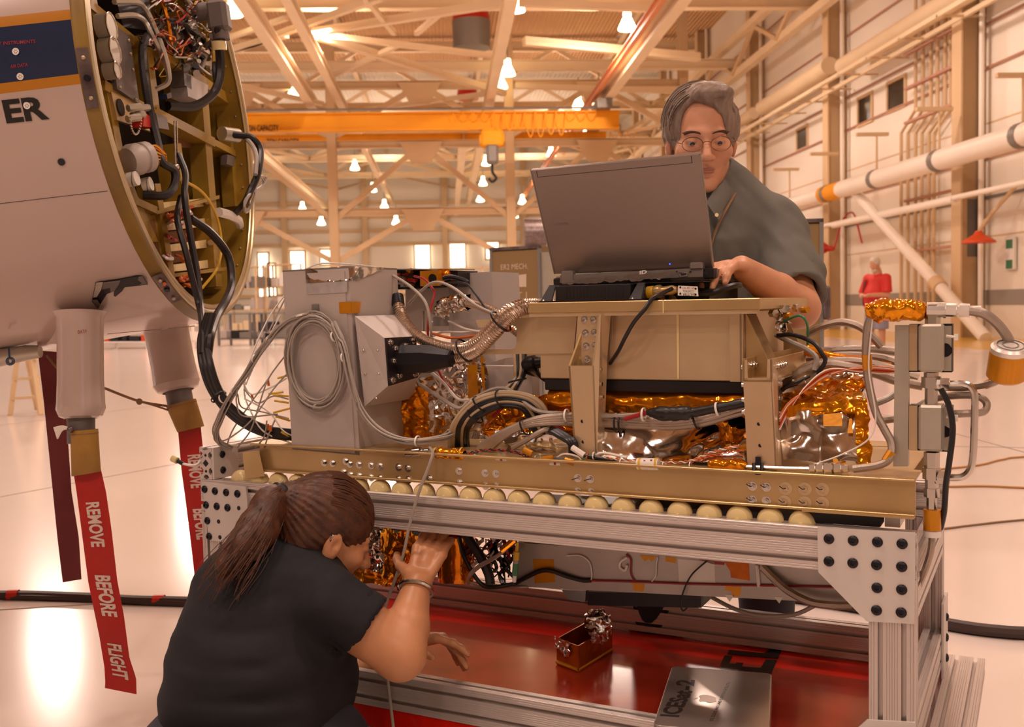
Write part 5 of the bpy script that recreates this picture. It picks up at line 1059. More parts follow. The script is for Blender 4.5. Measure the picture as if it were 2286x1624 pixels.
ring([(.028, NR-.025), (.022, NR-.034), (-.42, NR-.04)], 'primer', 'bay_wall')
ring([(.024, NR-.030), (.027, NR-.033), (.027, NR-.042), (.024, NR-.044)], 'seal', 'ring_seal')
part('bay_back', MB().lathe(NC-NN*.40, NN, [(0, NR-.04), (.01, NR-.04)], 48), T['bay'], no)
for a in range(-140, -40, 8):                          # rivets along the far inner wall
    part('rivet', MB().sph(npt(.0, a, NR-.037), .004, 8, 6), T['seal'], no)
for a, w in ((97, .05), (150, .06)):                  # latch plates on the ring
    P = [npt(.003, a-6, NR+.001), npt(.027, a-6, NR-.006), npt(.027, a+6, NR-.006), npt(.003, a+6, NR+.001)]
    lt = part('latch_plate', MB().prism(P, nrm(npt(.02, a, 1)-npt(.02, a, 0))*.003), T['sooty'], no, smooth=False)
    part('latch_hole', MB().cyl(npt(.016, a, NR-.004), npt(.016, a, NR+.003), .007, n=12), T['blackox'], lt)
    for da in (-4, 4): part('rivet', MB().sph(npt(.016, a+da, NR+.001), .005, 8, 6), T['seal'], lt)
def nquad(name, pts, t, th, mt, label=None, pr=no): return part(name, MB().prism([RP(x, y, t) for x, y in pts], -NN*th), T[mt], pr, label=label, smooth=False)
def strip(name, p, q, w, t, th, mt, dirn='v'):
    (x0, y0), (x1, y1) = p, q; h = w/2
    o = (h, 0) if dirn == 'v' else (0, h)
    return nquad(name, [(x0-o[0], y0-o[1]), (x1-o[0], y1-o[1]), (x1+o[0], y1+o[1]), (x0+o[0], y0+o[1])], t, th, mt)
# frames of the bay
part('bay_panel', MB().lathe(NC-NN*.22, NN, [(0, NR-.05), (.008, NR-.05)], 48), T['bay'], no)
for p, q, w, th in (((203, -30), (240, 172), 16, .05), ((240, 172), (272, 360), 14, .05), ((272, 360), (300, 440), 16, .05), ((300, 440), (345, 540), 18, .05), ((352, 410), (392, 660), 12, .05), ((455, 180), (478, 480), 14, .05), ((478, 480), (490, 640), 14, .05), ((512, 205), (530, 460), 10, .04), ((398, 320), (420, 470), 12, .06), ((330, 80), (352, 260), 13, .06)):
    strip('bay_stringer', p, q, w, -.02, th, 'primer')
for p, q, w in (((203, 8), (300, 90), 20), ((325, 88), (545, 245), 22), ((235, 190), (350, 256), 22), ((350, 250), (480, 318), 20), ((480, 318), (545, 352), 14), ((285, 440), (352, 470), 16), ((350, 475), (490, 440), 8), ((350, 620), (505, 600), 8)):
    strip('bay_shelf', p, q, w, -.015, .06, 'primer', 'h')
nquad('angle_panel', [(298, 480), (352, 470), (378, 610), (350, 590)], -.03, .01, 'primer'); nquad('brown_panel', [(310, 500), (345, 490), (360, 580), (340, 570)], -.028, .004, 'brownpanel')
nquad('brown_panel', [(395, 285), (470, 300), (472, 330), (398, 330)], -.06, .01, 'brownpanel')
for q in ([(362, 452), (475, 441), (476, 459), (366, 470)], [(368, 497), (481, 485), (482, 503), (371, 515)], [(374, 547), (482, 533), (483, 551), (377, 562)], [(380, 592), (491, 577), (492, 596), (383, 607)]):
    e = nquad('card_rack', q, -.04, .03, 'ivory')
    part('rack_knob', MB().cyl(RP(q[1][0]-12, (q[1][1]+q[2][1])/2, -.04), RP(q[1][0]-12, (q[1][1]+q[2][1])/2, -.025), .009, n=10), T['gold'], e)
for q in ([(365, 472), (478, 460), (480, 483), (368, 495)], [(371, 518), (481, 505), (482, 530), (375, 543)], [(378, 564), (484, 552), (488, 575), (381, 588)]): nquad('card_face', q, -.07, .01, 'brownpanel')
gp = nquad('cover_plate', [(238, 40), (290, 82), (312, 232), (262, 198)], -.005, .012, 'greyplate')
for x, y in ((246, 55), (287, 90), (303, 222), (268, 195), (249, 84), (255, 118), (262, 150), (297, 155), (292, 120)): part('screw', MB().sph(RP(x, y, -.003), .004, 8, 6), T['seal'], gp)
nquad('terminal_strip', [(225, 45), (238, 55), (258, 185), (246, 180)], -.01, .01, 'blackpl')
nquad('side_plate', [(248, 204), (332, 240), (345, 296), (262, 268)], -.012, .008, 'gold'); part('plate_hole', MB().lathe(RP(268, 240, -.011), NN, [(0, .02), (.003, .02)], 18), T['bay'], no)
nquad('junction_box', [(415, 165), (465, 190), (462, 232), (420, 215)], -.01, .05, 'rack'); nquad('cover_plate', [(408, 120), (425, 130), (428, 200), (412, 190)], -.01, .04, 'greyplate')
nquad('silver_box', [(390, 40), (440, 45), (450, 130), (400, 110)], -.03, .05, 'zinc'); nquad('silver_box', [(425, 75), (465, 90), (480, 150), (436, 140)], -.01, .04, 'zinc'); nquad('dark_box', [(255, -20), (330, -20), (345, 70), (275, 60)], -.06, .06, 'blackpl')
nquad('small_bracket', [(348, 252), (372, 262), (378, 290), (355, 286)], -.005, .008, 'greyplate'); nquad('small_bracket', [(508, 345), (525, 350), (522, 372), (506, 366)], -.01, .02, 'greyplate')
def ncyl(name, x, y, t, l, r, mt, d=None, n=16, r1=None):
    p = RP(x, y, t); d = NN if d is None else d; return part(name, MB().cyl(p, p+d*l, r, r1, n=n), T[mt], no)
for x, y, r in ((221, 62, .034), (229, 116, .034), (234, 160, .022)):
    c = ncyl('round_connector', x, y, -.01, .03, r*.9, 'zinc'); part('connector_rim', MB().tube([RP(x, y, -.01)+NN*.03+r*.9*(NU*cos(2*pi*k/20)+NW*sin(2*pi*k/20)) for k in range(20)], .002, 5, closed=True), T['steel'], c)
ncyl('pump_motor', 388, 55, -.05, .05, .05, 'steel'); ncyl('pump_motor', 372, 88, -.03, .03, .035, 'steel')
p, q = RP(285, 360, .0), RP(330, 350, .03); d = nrm(q-p)
part('large_connector', MB().lathe(p, d, [(0, .03), (.012, .038), (.03, .038), (.032, .033), (.04, .033), (.042, .037), (.06, .037), (.062, .03)], 18), T['rack'], no)
for k in range(14):
    a = k*.45; part('yellow_wire', MB().tube(spline([q+.02*(NU*cos(a)+NW*sin(a))*.9, q+d*.03+.022*(NU*cos(a)+NW*sin(a)), q+d*.055-EZ*.012+.01*(NU*cos(a)+NW*sin(a))], 4), .0025, 5), T['cableyellow' if k % 2 else 'cableorange'], no)
for x, y in ((288, 402), (320, 414)):
    c = part('white_plug', MB().cyl(RP(x, y, .0), RP(x+18, y-4, .02), .017, n=14), T['white'], no); part('plug_band', MB().cyl(RP(x+9, y-2, .01), RP(x+11, y-2, .012), .018, n=14), T['greysteel'], c)
def ncab(name, pts, r, mt, n=7, parent=no): return part(name, MB().tube(spline([RP(*p) if isinstance(p, tuple) else p for p in pts], 6), r, n), T[mt], parent)
T['ribhose'] = mat('black_ribbed_hose', '221c1c', .5, bump=.8, bs=400, bdist=.002)
for nm, p, r, mt in (('ribbed_hose', [(345, 70, .02), (326, 85, .02), (318, 120, .02), (325, 190, .03), (338, 262, .03), (352, 320, .04), (360, 360, .05), (388, 380, .06), (390, 412, .06), (370, 436, .05), (320, 436, .0)], .0105, 'ribhose'),
                     ('ribbed_hose', [(335, 72, .02), (365, 50, .02), (400, 52, .02), (440, 78, .02), (462, 102, .02)], .0095, 'ribhose'),
                     ('steel_pipe', [(255, 4, .0), (305, 5, .02), (325, 22, .02), (345, 62, .03), (366, 118, .04), (376, 160, .04), (374, 185, .03), (348, 200, .0)], .007, 'zinc'), ('steel_pipe', [(262, 36, .0), (300, 34, .02), (322, 46, .02), (338, 76, .03), (360, 122, .03), (374, 158, .035)], .0065, 'zinc'),
                     ('black_hose', [(487, 60, .1), (489, 100, .09), (492, 140, .08), (488, 185, .07), (470, 215, .05), (430, 238, .02), (375, 236, -.02)], .013, 'cableblack'),
                     ('yellow_cable', [(478, 90, .06), (479, 130, .06), (480, 160, .06), (484, 196, .06)], .008, 'cableblack'), ('orange_cable', [(356, -10, .03), (370, 30, .03), (378, 70, .03), (382, 110, .03)], .006, 'kapton'),
                     ('white_cable', [(410, -10, .03), (430, 15, .03), (436, 40, .03), (425, 58, .03)], .006, 'cablewhite'), ('thin_wire', [(390, 394, .03), (450, 428, .05), (482, 480, .05), (494, 545, .05), (484, 600, .05), (450, 645, .03)], .004, 'cableyellow'),
                     ('white_hose', [(488, 474, .03), (510, 480, .03), (530, 490, .02), (535, 503, .0)], .014, 'cablewhite')):
    ncab(nm, p, r, mt)
ncab('yellow_cuff', [(479, 112, .062), (480, 140, .062)], .009, 'cableyellow'); part('tan_collar', MB().cyl(RP(488, 92, .09), RP(490, 112, .088), .021, n=14), T['ivory'], no)
e0 = RP(486, 22, .1); part('elbow_connector', MB().box((-.03, -.03, -.045), (.03, .03, .045), (NN, NW, NU, e0-NU*.02), .012).cyl(e0-NU*.06, e0-NU*.085, .024, n=14).cyl(e0-NN*.02, e0-NN*.07, .026, n=14), T['greyplate'], no)
nquad('yellow_tape', [(358, 105), (384, 106), (380, 146), (360, 138)], .0, .002, 'kaptape'); nquad('red_cap', [(322, 250), (338, 262), (346, 286), (320, 282)], .03, .03, 'redpaint')
nquad('blue_cap', [(372, 210), (382, 206), (384, 218), (374, 221)], .02, .02, 'bluestripe')
chain = MB()
for k in range(30):
    for x in (389, 394): chain.sph(RP(x+k*.1, 272+k*3.3, .03), .0028, 6, 4)
part('bead_chain', chain, T['steel'], no, kind='stuff'); part('chain_ball', MB().sph(RP(392, 374, .03), .011, 12, 8), T['steel'], no)
chain = MB()
for k in range(18):
    a = pi*k/17; chain.sph(RP(303-12*cos(a), 262+38*sin(a), .03), .0028, 6, 4)
part('bead_chain', chain, T['steel'], no, kind='stuff')
for x, y in ((300, 238), (308, 255), (298, 262), (318, 240)): ncab('valve_fitting', [(x-14, y+4, .01), (x+14, y, .03)], .009, 'zinc')
rnd = random.Random(21)
for k in range(80):                                     # loose harness wires in the top of the bay
    x, y = rnd.uniform(340, 470), rnd.uniform(-20, 120); P = [(x, y, rnd.uniform(-.02, .05))]
    for j in range(4): x += rnd.uniform(-22, 26); y += rnd.uniform(-18, 26); P.append((min(x, 478), min(y, 170), rnd.uniform(-.02, .06)))
    ncab('harness_wire', P, rnd.choice((.0014, .0018, .0026)), rnd.choice(('cablewhite', 'cableorange', 'cablered', 'cableblack', 'cableblack', 'zinc', 'cableyellow')), 5)
for k in range(26):
    x, y = rnd.uniform(372, 430), rnd.choice((478, 500, 525, 570, 625, 640)); P = [(x, y, -.02)]
    for j in range(3): x += rnd.uniform(-12, 18); y += rnd.uniform(-8, 10); P.append((x, y, rnd.uniform(-.02, .03)))
    ncab('harness_wire', P, .0045, rnd.choice(('cableorange', 'cablered', 'cableorange', 'cablewhite')), 5)
for k in range(30):
    x, y = rnd.uniform(425, 485), rnd.uniform(85, 165)
    p = RP(x, y, .02); part('small_fitting', MB().cyl(p, p+nrm(np.array([rnd.uniform(-1, 1), -1, rnd.uniform(-1, 1)]))*rnd.uniform(.02, .05), rnd.uniform(.005, .011), n=8), T[rnd.choice(('zinc', 'steel', 'greyplate', 'blackox'))], no)
nb = thing('nose_cable_run', RP(450, 700, .05), 'black cables hanging out of the open nose past its lower rim', 'cable')
end = [CB(470, 700, .0), CB(455, 760, -.02)]
for p, r in (([(398, 345, .03), (414, 390, .05), (412, 440, .06), (424, 520, .07), (440, 610, .08), (447, 680, .09), CB(452, 735, -.01), CB(452, 790, -.035)], .0085), ([(404, 440, .03), (396, 490, .05), (414, 560, .07), (430, 625, .08), (446, 690, .09), CB(458, 750, -.01), CB(470, 820, -.03)], .008), ([(425, 488, .03), (470, 520, .06), (508, 570, .08), (517, 630, .09), (505, 670, .1), (485, 705, .1), CB(470, 745, -.0), CB(462, 800, -.03)], .0115)):
    ncab('black_cable', p, r, 'cableblack', 9, nb)
ex = thing('side_cable', RP(570, 400, .0), 'dark cable with a grey tie loop sticking out of the right side of the nose', 'cable')
ncab('black_cable', [(498, 300, .02), (530, 302, .06), (562, 308, .1), (581, 335, .12), (576, 385, .12), (562, 420, .1), (545, 455, .08), (520, 482, .02)], .0105, 'cableblack', 9, ex)
ncab('grey_cable', [(498, 308, .02), (535, 304, .06), (560, 320, .1), (572, 350, .12), (570, 390, .12)], .007, 'cablegrey', 7, ex)
for k in range(3): ncab('grey_loop', [(560, 412, .1), (582-k*3, 394, .1), (594-k*3, 398+k*3, .1), (585, 415+k*2, .1), (560, 432, .1), (545, 452+k*5, .09), (552, 468+k*3, .08), (568, 440, .1), (572, 405, .1)], .0035, 'cablegrey', 5, ex)
part('cable_plug', MB().cyl(RP(495, 298, .02), RP(530, 303, .05), .022, n=12), T['zinc'], ex)
# markings on the skin
UNIT = np.zeros(3)
lettering('nose_lettering', 'ER', UNIT, UNIT, UNIT, 1, 1, T['black'], no, offset=.035, fn=lambda u, v: skin(3+96*u+(12*(1-v)), 276-10*u-52*v, .0015))
lettering('stencil', 'AIR DATA', UNIT, UNIT, UNIT, 1, 1, T['redtext'], no, offset=.012, fn=lambda u, v: skin(23+39*u, 153-5*u-8*v, .0015))
lettering('stencil', 'SECONDARY INSTRUMENTS', UNIT, UNIT, UNIT, 1, 1, T['redtext'], no, offset=.012, fn=lambda u, v: skin(-62+141*u, 105-9*u-8*v, .0015))
def disc(name, x, y, r, mt, off=.002):
    p = skin(x, y, off); q = p-NC; n_ = nrm(q-NN*(q@NN)); return part(name, MB().lathe(p, n_, [(0, r), (.0008, r)], 18), T[mt], no)
for x, y in ((35, 115), (45, 171), (60, 236)):
    dsc = disc('static_port', x, y, .0075, 'white')
    for k in range(6): a = k*pi/3; part('port_hole', MB().cyl(skin(x+3.5*cos(a), y+3.5*sin(a), .0027), skin(x+3.5*cos(a), y+3.5*sin(a), .0033), .0009, n=6), T['dark'], dsc)
disc('skin_hole', 137, 362, .008, 'dark')
part('panel_line', MB().tube([skin(x, 455-.118*x, 0) for x in range(0, 245, 20)], .0009, 5), T['sooty'], no)
part('panel_line', MB().tube([skin(330+x, 738-.09*x+(0 if x < 0 else 0), .0) for x in range(-90, 120, 15)], .0009, 5), T['sooty'], no)
# dark recessed scoop
def sq(name, pts, off, mt, th=.003):
    P = [skin(x, y, off) for x, y in pts]; n_ = nrm(np.cross(P[1]-P[0], P[2]-P[0])); n_ = n_ if n_@(CAM-P[0]) > 0 else -n_
    return part(name, MB().prism(P, n_*th), T[mt], no, smooth=False)
g = lambda L: [(180+x/10.15, 560+y/10.15) for x, y in L]
sq('scoop', g([(340, 720), (500, 690), (860, 640), (1280, 560), (1400, 570), (1520, 750), (1000, 810), (940, 900), (790, 1025), (750, 1000), (760, 900), (600, 960), (470, 1160), (400, 1300), (255, 1130)]), .0015, 'blackpl')
sq('scoop_flap', g([(350, 725), (500, 710), (470, 860), (370, 1030), (285, 1040)]), .006, 'zinc'); sq('scoop_flap', g([(500, 720), (900, 670), (860, 760), (760, 900), (680, 915), (670, 820), (490, 860)]), .006, 'greyplate')
sq('scoop_flap', g([(1310, 590), (1400, 575), (1510, 740), (1330, 755), (1390, 715), (1300, 645)]), .006, 'greyplate'); sq('scoop_flap', g([(265, 1110), (380, 1100), (440, 1210), (400, 1295)]), .006, 'sooty')
# two air data probes below the nose
def probe(x0, y0, x1, y1, Z0, Z1, r, lb):
    a, b = PZ(x0, y0, Z0), PZ(x1, y1, Z1); d = nrm(b-a); L = np.linalg.norm(b-a)
    part('probe_fairing', MB().lathe(a-d*.02, d, [(0, r*1.18), (.015, r*1.02), (.05, r), (L*.7, r), (L*.93, r*1.04), (L*.985, r*1.07), (L+.015, r*.93), (L+.02, r*.72), (L-.03, r*.6)], 32), T['skin'], no, label=lb)
    part('probe_tube', MB().cyl(b-d*.03, b+d*.06, r*.6, n=20), T['greyplate'], no); return a, b, d
P1 = probe(179, 716, 181, 935, 2.52, 2.5, .0535, 'near white air data probe housing')
P2 = probe(372, 742, 398, 874, 3.0, 2.98, .062, 'far white air data probe housing')
lettering('stencil', 'AIR DATA', UNIT, UNIT, UNIT, 1, 1, T['redtext'], no, offset=.01, fn=lambda u, v: PZ(159+35*u, 748-6*u-7*v, 2.4655+.0*u)+0*UNIT)
part('fairing_bump', MB().prism([PZ(84, 768, 2.75), PZ(130, 768, 2.7), PZ(130, 735, 2.62), PZ(104, 722, 2.62)], Fw*.05), T['skin'], no, smooth=False)
part('pitot_mast', MB().tube([PZ(-40, 806, 2.7), PZ(60, 788, 2.7), PZ(90, 785, 2.7)], [.026, .02, .016], 12), T['zinc'], no)
part('grounding_ring', MB().tube([PZ(23+7*cos(a), 807+7*sin(a), 2.62) for a in np.linspace(0, 2*pi, 13)[:-1]], .004, 6, closed=True).tube([PZ(19, 777, 2.62), PZ(21, 799, 2.62)], .003, 6), T['bluestripe'], no)
# ------------------------------------------------------------------ remove before flight streamers
T['ribbon'] = mat('red_nylon_streamer', 'b01f16', .55, var=.06, vs=20, bump=.15, bs=700, bdist=.0006)
T['maroon'] = mat('maroon_webbing', '6a2424', .7, var=.08, vs=20, bump=.3, bs=500, bdist=.0008)
T['sleeve'] = mat('tan_leather_sleeve', 'a87d34', .5, col2='8c6630', vs=14, bump=.2, bs=90)
T['whiteprint'] = mat('worn_white_print', 'd8c0b4', .6)
T['rope'] = mat('tan_rope', '8a6a4a', .8, bump=.5, bs=400)
def ribbon_fn(left, right, Z, bulge=.006):
    ly, ry = np.array(left, float), np.array(right, float)
    def f(u, v, off=0.):                                   # u down, v across
        y0 = ly[0, 1]+(ly[-1, 1]-ly[0, 1])*u; y1 = ry[0, 1]+(ry[-1, 1]-ry[0, 1])*u
        x0, x1 = np.interp(y0, ly[:, 1], ly[:, 0]), np.interp(y1, ry[:, 1], ry[:, 0])
        return PZ(x0*(1-v)+x1*v, y0*(1-v)+y1*v, Z+bulge*sin(7*u+2*v)+.5*bulge*sin(17*u-v)-off)
    return f
def streamer(name, left, right, Z, label, words, sleeve=None, mt='ribbon', tube=None, mirror=False):
    f = ribbon_fn(left, right, Z); t = thing(name, f(1, .5), label, 'streamer')
    g_ = MB().grid(lambda u, v: f(u, v), 60, 8); back = MB().grid(lambda u, v: f(u, v, -.0012), 60, 8)
    part('ribbon', MB().add(g_.v, g_.f).add(back.v, [q[::-1] for q in back.f]), T[mt], t)
    for body, y0, y1, v0, v1 in words:
        a, b = left[0][1], left[-1][1]
        lettering('ribbon_lettering', body, UNIT, UNIT, UNIT, 1, 1, T['whiteprint'], t, offset=.035, fn=lambda u, v: f((y0+(y1-y0)*u-a)/(b-a), v0+(v1-v0)*v, .0012))
    if sleeve:
        q = [PZ(x, y, z) for x, y, z in sleeve]
        sf = bil(*q)
        def s_(u, v): a = 2*pi*u; c = .5-.5*cos(a); return sf(c, v)+Fw*(-.026*sin(a)*(1-.35*v))
        sl_ = part('sleeve', MB().grid(s_, 40, 12), T['sleeve'], t, label='tan leather sleeve')
        part('sleeve_stitch', MB().tube([s_(k/24, .09) for k in range(25)], .0012, 5), T['rope'], sl_)
    return t
streamer('remove_before_flight_streamer', [(163, 1050), (171, 1100), (185, 1208), (197, 1300), (222, 1423), (233, 1490), (235, 1525), (234, 1537)], [(224, 1042), (237, 1100), (249, 1183), (262, 1297), (277, 1377), (289, 1469), (304, 1515), (305, 1551)], 2.48,
         'red streamer with white letters hanging from the near air data probe', [('REMOVE', 1124, 1222, .25, .72), ('BEFORE', 1284, 1374, .24, .78), ('FLIGHT', 1434, 1510, .24, .76)], [(158, 962, 2.48), (218, 958, 2.48), (225, 1053, 2.48), (160, 1064, 2.48)])
streamer('remove_before_flight_streamer', [(397, 955), (405, 1050), (417, 1140), (428, 1230), (436, 1300)], [(448, 950), (458, 1050), (466, 1140), (482, 1230), (492, 1300)], 2.95,
         'red streamer on the far air data probe, partly hidden by the cart', [('REMOVE', 1018, 1092, .30, .88), ('BEFORE', 1138, 1206, .26, .92)], [(371, 908, 2.95), (437, 890, 2.95), (456, 952, 2.95), (396, 966, 2.95)])
streamer('maroon_strap', [(84, 783), (98, 900), (118, 1100), (128, 1200), (140, 1301)], [(131, 786), (146, 900), (160, 1100), (176, 1200), (182, 1294)], 2.78, 'plain maroon webbing strap behind the near air data probe', [], None, 'maroon')
rp = thing('tie_rope', PZ(300, 905, 2.7), 'thin tan rope tied from the near probe to the far tan sleeve', 'rope')
part('rope', MB().tube(spline([PZ(105, 795, 2.74), PZ(140, 830, 2.66), PZ(228, 865, 2.65), PZ(310, 896, 2.78), PZ(372, 907, 2.93)], 6), .0035, 6), T['rope'], rp); part('rope', MB().tube(spline([PZ(310, 896, 2.78), PZ(345, 906, 2.86), PZ(375, 916, 2.93)], 5), .0028, 6), T['rope'], rp)
part('knot', MB().sph(PZ(311, 897, 2.78), .009, 8, 6), T['rope'], rp)
for k in range(9): part('rope_fray', MB().tube(spline([PZ(158, 958, 2.46), PZ(140, 952+k, 2.46), PZ(120+k, 956+k*3, 2.46)], 4), .0022, 5), T['tie'], rp)
part('knot', MB().sph(PZ(157, 960, 2.45), .009, 8, 6), T['sooty'], rp)
# ------------------------------------------------------------------ people: bodies grown as one surface from smoothly joined tapered limbs
def smin(a, b, k):
    h = np.clip(.5+.5*(b-a)/k, 0, 1); return b*(1-h)+a*h-k*h*(1-h)
def smax(a, b, k): return -smin(-a, -b, k)
def rcone(p, a, b, ra, rb):
    a, b = np.asarray(a, float), np.asarray(b, float); d = b-a; t = np.clip((p-a)@d/max(d@d, 1e-12), 0, 1)
    return np.linalg.norm(p-a-t[:, None]*d, axis=1)-(ra+(rb-ra)*t)
def ell(p, c, r, fr=None):
    q = p-np.asarray(c, float)
    if fr is not None: q = q@np.stack(fr, 1)
    r = np.asarray(r, float); k0 = np.linalg.norm(q/r, axis=1); k1 = np.linalg.norm(q/r**2, axis=1)+1e-9; return k0*(k0-1)/k1
def chain(p, pts, rs, k=.01, d=None):
    for i in range(len(pts)-1):
        e = rcone(p, pts[i], pts[i+1], rs[i], rs[i+1]); d = e if d is None else smin(d, e, k)
    return d
def nets(fn, lo, hi, h):
    """surface nets: a quad mesh of the zero level of fn"""
    lo, hi = np.asarray(lo, float), np.asarray(hi, float); n = np.ceil((hi-lo)/h).astype(int)+1
    V = np.empty(n); K = 8                               # blocks far from the surface only get a sign
    nb = np.ceil(n/K).astype(int); bc = np.stack(np.meshgrid(*[np.arange(q) for q in nb], indexing='ij'), -1).reshape(-1, 3)
    near = fn(lo+h*(bc*K+(K-1)/2)); R_ = h*K*.87*1.5+.012; todo = []
    for (i, j, k), d in zip(bc, near):
        if abs(d) > R_: V[i*K:(i+1)*K, j*K:(j+1)*K, k*K:(k+1)*K] = d
        else: todo.append((i, j, k))
    mask = np.zeros(n, bool)
    for i, j, k in todo: mask[i*K:(i+1)*K, j*K:(j+1)*K, k*K:(k+1)*K] = True
    ii = np.stack(np.nonzero(mask), 1); vals = np.concatenate([fn(lo+h*ii[q:q+300000]) for q in range(0, len(ii), 300000)]); V[mask] = vals
    S = V < 0; m = n-1
    acc = np.zeros((*m, 3)); cnt = np.zeros(tuple(m))
    off = [(i, j, k) for i in (0, 1) for j in (0, 1) for k in (0, 1)]
    sl = lambda o: tuple(slice(o[i], o[i]+m[i]) for i in range(3))
    for a in off:
        for axis in range(3):
            if a[axis]: continue
            b = list(a); b[axis] = 1; va, vb = V[sl(a)], V[sl(b)]; x = (va < 0) != (vb < 0)
            t = np.where(x, va/np.where(x, va-vb, 1), 0); pos = np.zeros((*m, 3)); pos[...] = a; pos[..., axis] += t
            acc += pos*x[..., None]; cnt += x
    act = cnt > 0; idx = -np.ones(tuple(m), int); idx[act] = np.arange(act.sum())
    cell = np.stack(np.nonzero(act), 1); verts = lo+h*(cell+acc[act]/cnt[act][:, None]); faces = []
    for axis in range(3):
        u, v = (axis+1) % 3, (axis+2) % 3
        s0 = [slice(1, m[i]) for i in range(3)]; s0[axis] = slice(0, m[axis]); s1 = list(s0); s1[axis] = slice(1, m[axis]+1)
        a, b = S[tuple(s0)], S[tuple(s1)]; x = np.stack(np.nonzero(a != b), 1); sg = a[tuple(x.T)]
        base = x+1; base[:, axis] = x[:, axis]
        q = []
        for du, dv in ((-1, -1), (0, -1), (0, 0), (-1, 0)):
            c = base.copy(); c[:, u] += du; c[:, v] += dv; q.append(idx[tuple(c.T)])
        q = np.stack(q, 1); q[~sg] = q[~sg][:, ::-1]; faces.append(q)
    return verts, np.concatenate(faces)
def grow(name, fn, lo, hi, h, mt, parent, label=None, xf=None):
    v, f = nets(fn, lo, hi, h)
    if xf is not None: v = xf(v)
    m = MB(); m.v = v.tolist(); m.f = f.tolist(); return part(name, m, mt, parent, label=label, ang=180)
def box_of(pts, pad): P = np.array(pts); return P.min(0)-pad, P.max(0)+pad
T['skinm'] = mat('tanned_skin', 'c98e6c', .45, sss=.12, var=.05, vs=30, bump=.06, bs=260, bdist=.001)
T['skinw'] = mat('warm_brown_skin', 'c48a62', .42, sss=.12, var=.04, vs=25, bump=.04, bs=260, bdist=.001)
T['lip'] = mat('lip', 'a66a54', .45); T['eye'] = mat('eye_white', 'b0a096', .2, coat=.3); T['iris'] = mat('dark_iris', '2c2a30', .1, coat=.5)
T['hairm'] = mat('greying_brown_hair', '6b5446', .45, col2='8a7666', vs=60, stretch=(1, 1, .3), bump=.5, bs=160, bdist=.002)
T['hairs'] = mat('grey_hair_strand', '9a8878', .4); T['hairs2'] = mat('brown_hair_strand', '5c4434', .4)
T['hairw'] = mat('long_brown_hair', '3c2114', .5, col2='59341f', vs=40, bump=.4, bs=120, bdist=.002); T['hairw2'] = mat('light_brown_hair_strand', '5c351d', .5)
T['greenshirt'] = mat('grey_green_cotton_shirt', '66625a', .8, var=.06, vs=18, bump=.25, bs=500, bdist=.0006)
T['blackshirt'] = mat('black_cotton_tee', '141319', .8, var=.15, vs=14, bump=.3, bs=600, bdist=.0006)
T['jeans'] = mat('dark_trousers', '2b2d38', .8); T['wire'] = mat('thin_bronze_wire', '6e5038', .3, .8); T['lens'] = mat('clear_lens', 'ffffff', .02, trans=1., ior=1.02)
def head_sdf(q):
    """head in its own axes (x right, y forward, z up, metres), eyes at z = 0"""
    ax = np.abs(q[:, 0]); m_ = np.stack([ax, q[:, 1], q[:, 2]], 1)
    d = ell(q, (0, -.016, .032), (.0735, .095, .086))
    d = smin(d, ell(q, (0, .022, -.034), (.061, .067, .084)), .03)
    d = smin(d, rcone(m_, (.044, -.002, -.062), (.012, .062, -.100), .020, .017), .022)
    d = smin(d, rcone(m_, (0, .07, -.101), (.008, .07, -.101), .0165, .016), .016)
    d = smin(d, rcone(m_, (.004, .083, .018), (.038, .072, .017), .0085, .008), .014)
    d = smin(d, ell(m_, (.044, .056, -.026), (.022, .022, .02)), .02)
    d = smax(d, -ell(m_, (.032, .097, -.001), (.017, .018, .0125)), .014)
    d = smin(d, rcone(q, (0, .084, .006), (0, .112, -.034), .0075, .0115), .012)
    d = smin(d, ell(m_, (.0125, .1, -.038), (.0085, .011, .008)), .006)
    d = smin(d, np.maximum(ell(m_, (.032, .0735, 0), (.0155, .0145, .0138)), -(q[:, 2]+.0022)), .003)
    d = smin(d, np.maximum(ell(m_, (.032, .0735, 0), (.0153, .0142, .0135)), q[:, 2]+.0066), .003)
    d = smin(d, rcone(m_, (0, .0885, -.061), (.022, .076, -.0655), .0055, .003), .006)
    d = smin(d, rcone(m_, (0, .0875, -.0715), (.019, .076, -.068), .006, .003), .006)
    d = smax(d, -rcone(m_, (0, .0945, -.0662), (.024, .079, -.0668), .0016, .0012), .003)
    d = smax(d, -rcone(m_, (.018, .094, -.044), (.031, .078, -.066), .002, .002), .008)
    e = ell(m_, (.077, -.012, -.012), (.009, .019, .032)); e = smax(e, -ell(m_, (.088, -.007, -.008), (.0085, .011, .02)), .003); e = smin(e, ell(m_, (.081, -.003, -.016), (.005, .005, .009)), .004)
    d = smin(d, e, .006)
    return smin(d, rcone(q, (0, -.032, -.06), (0, -.05, -.19), .055, .06), .03)
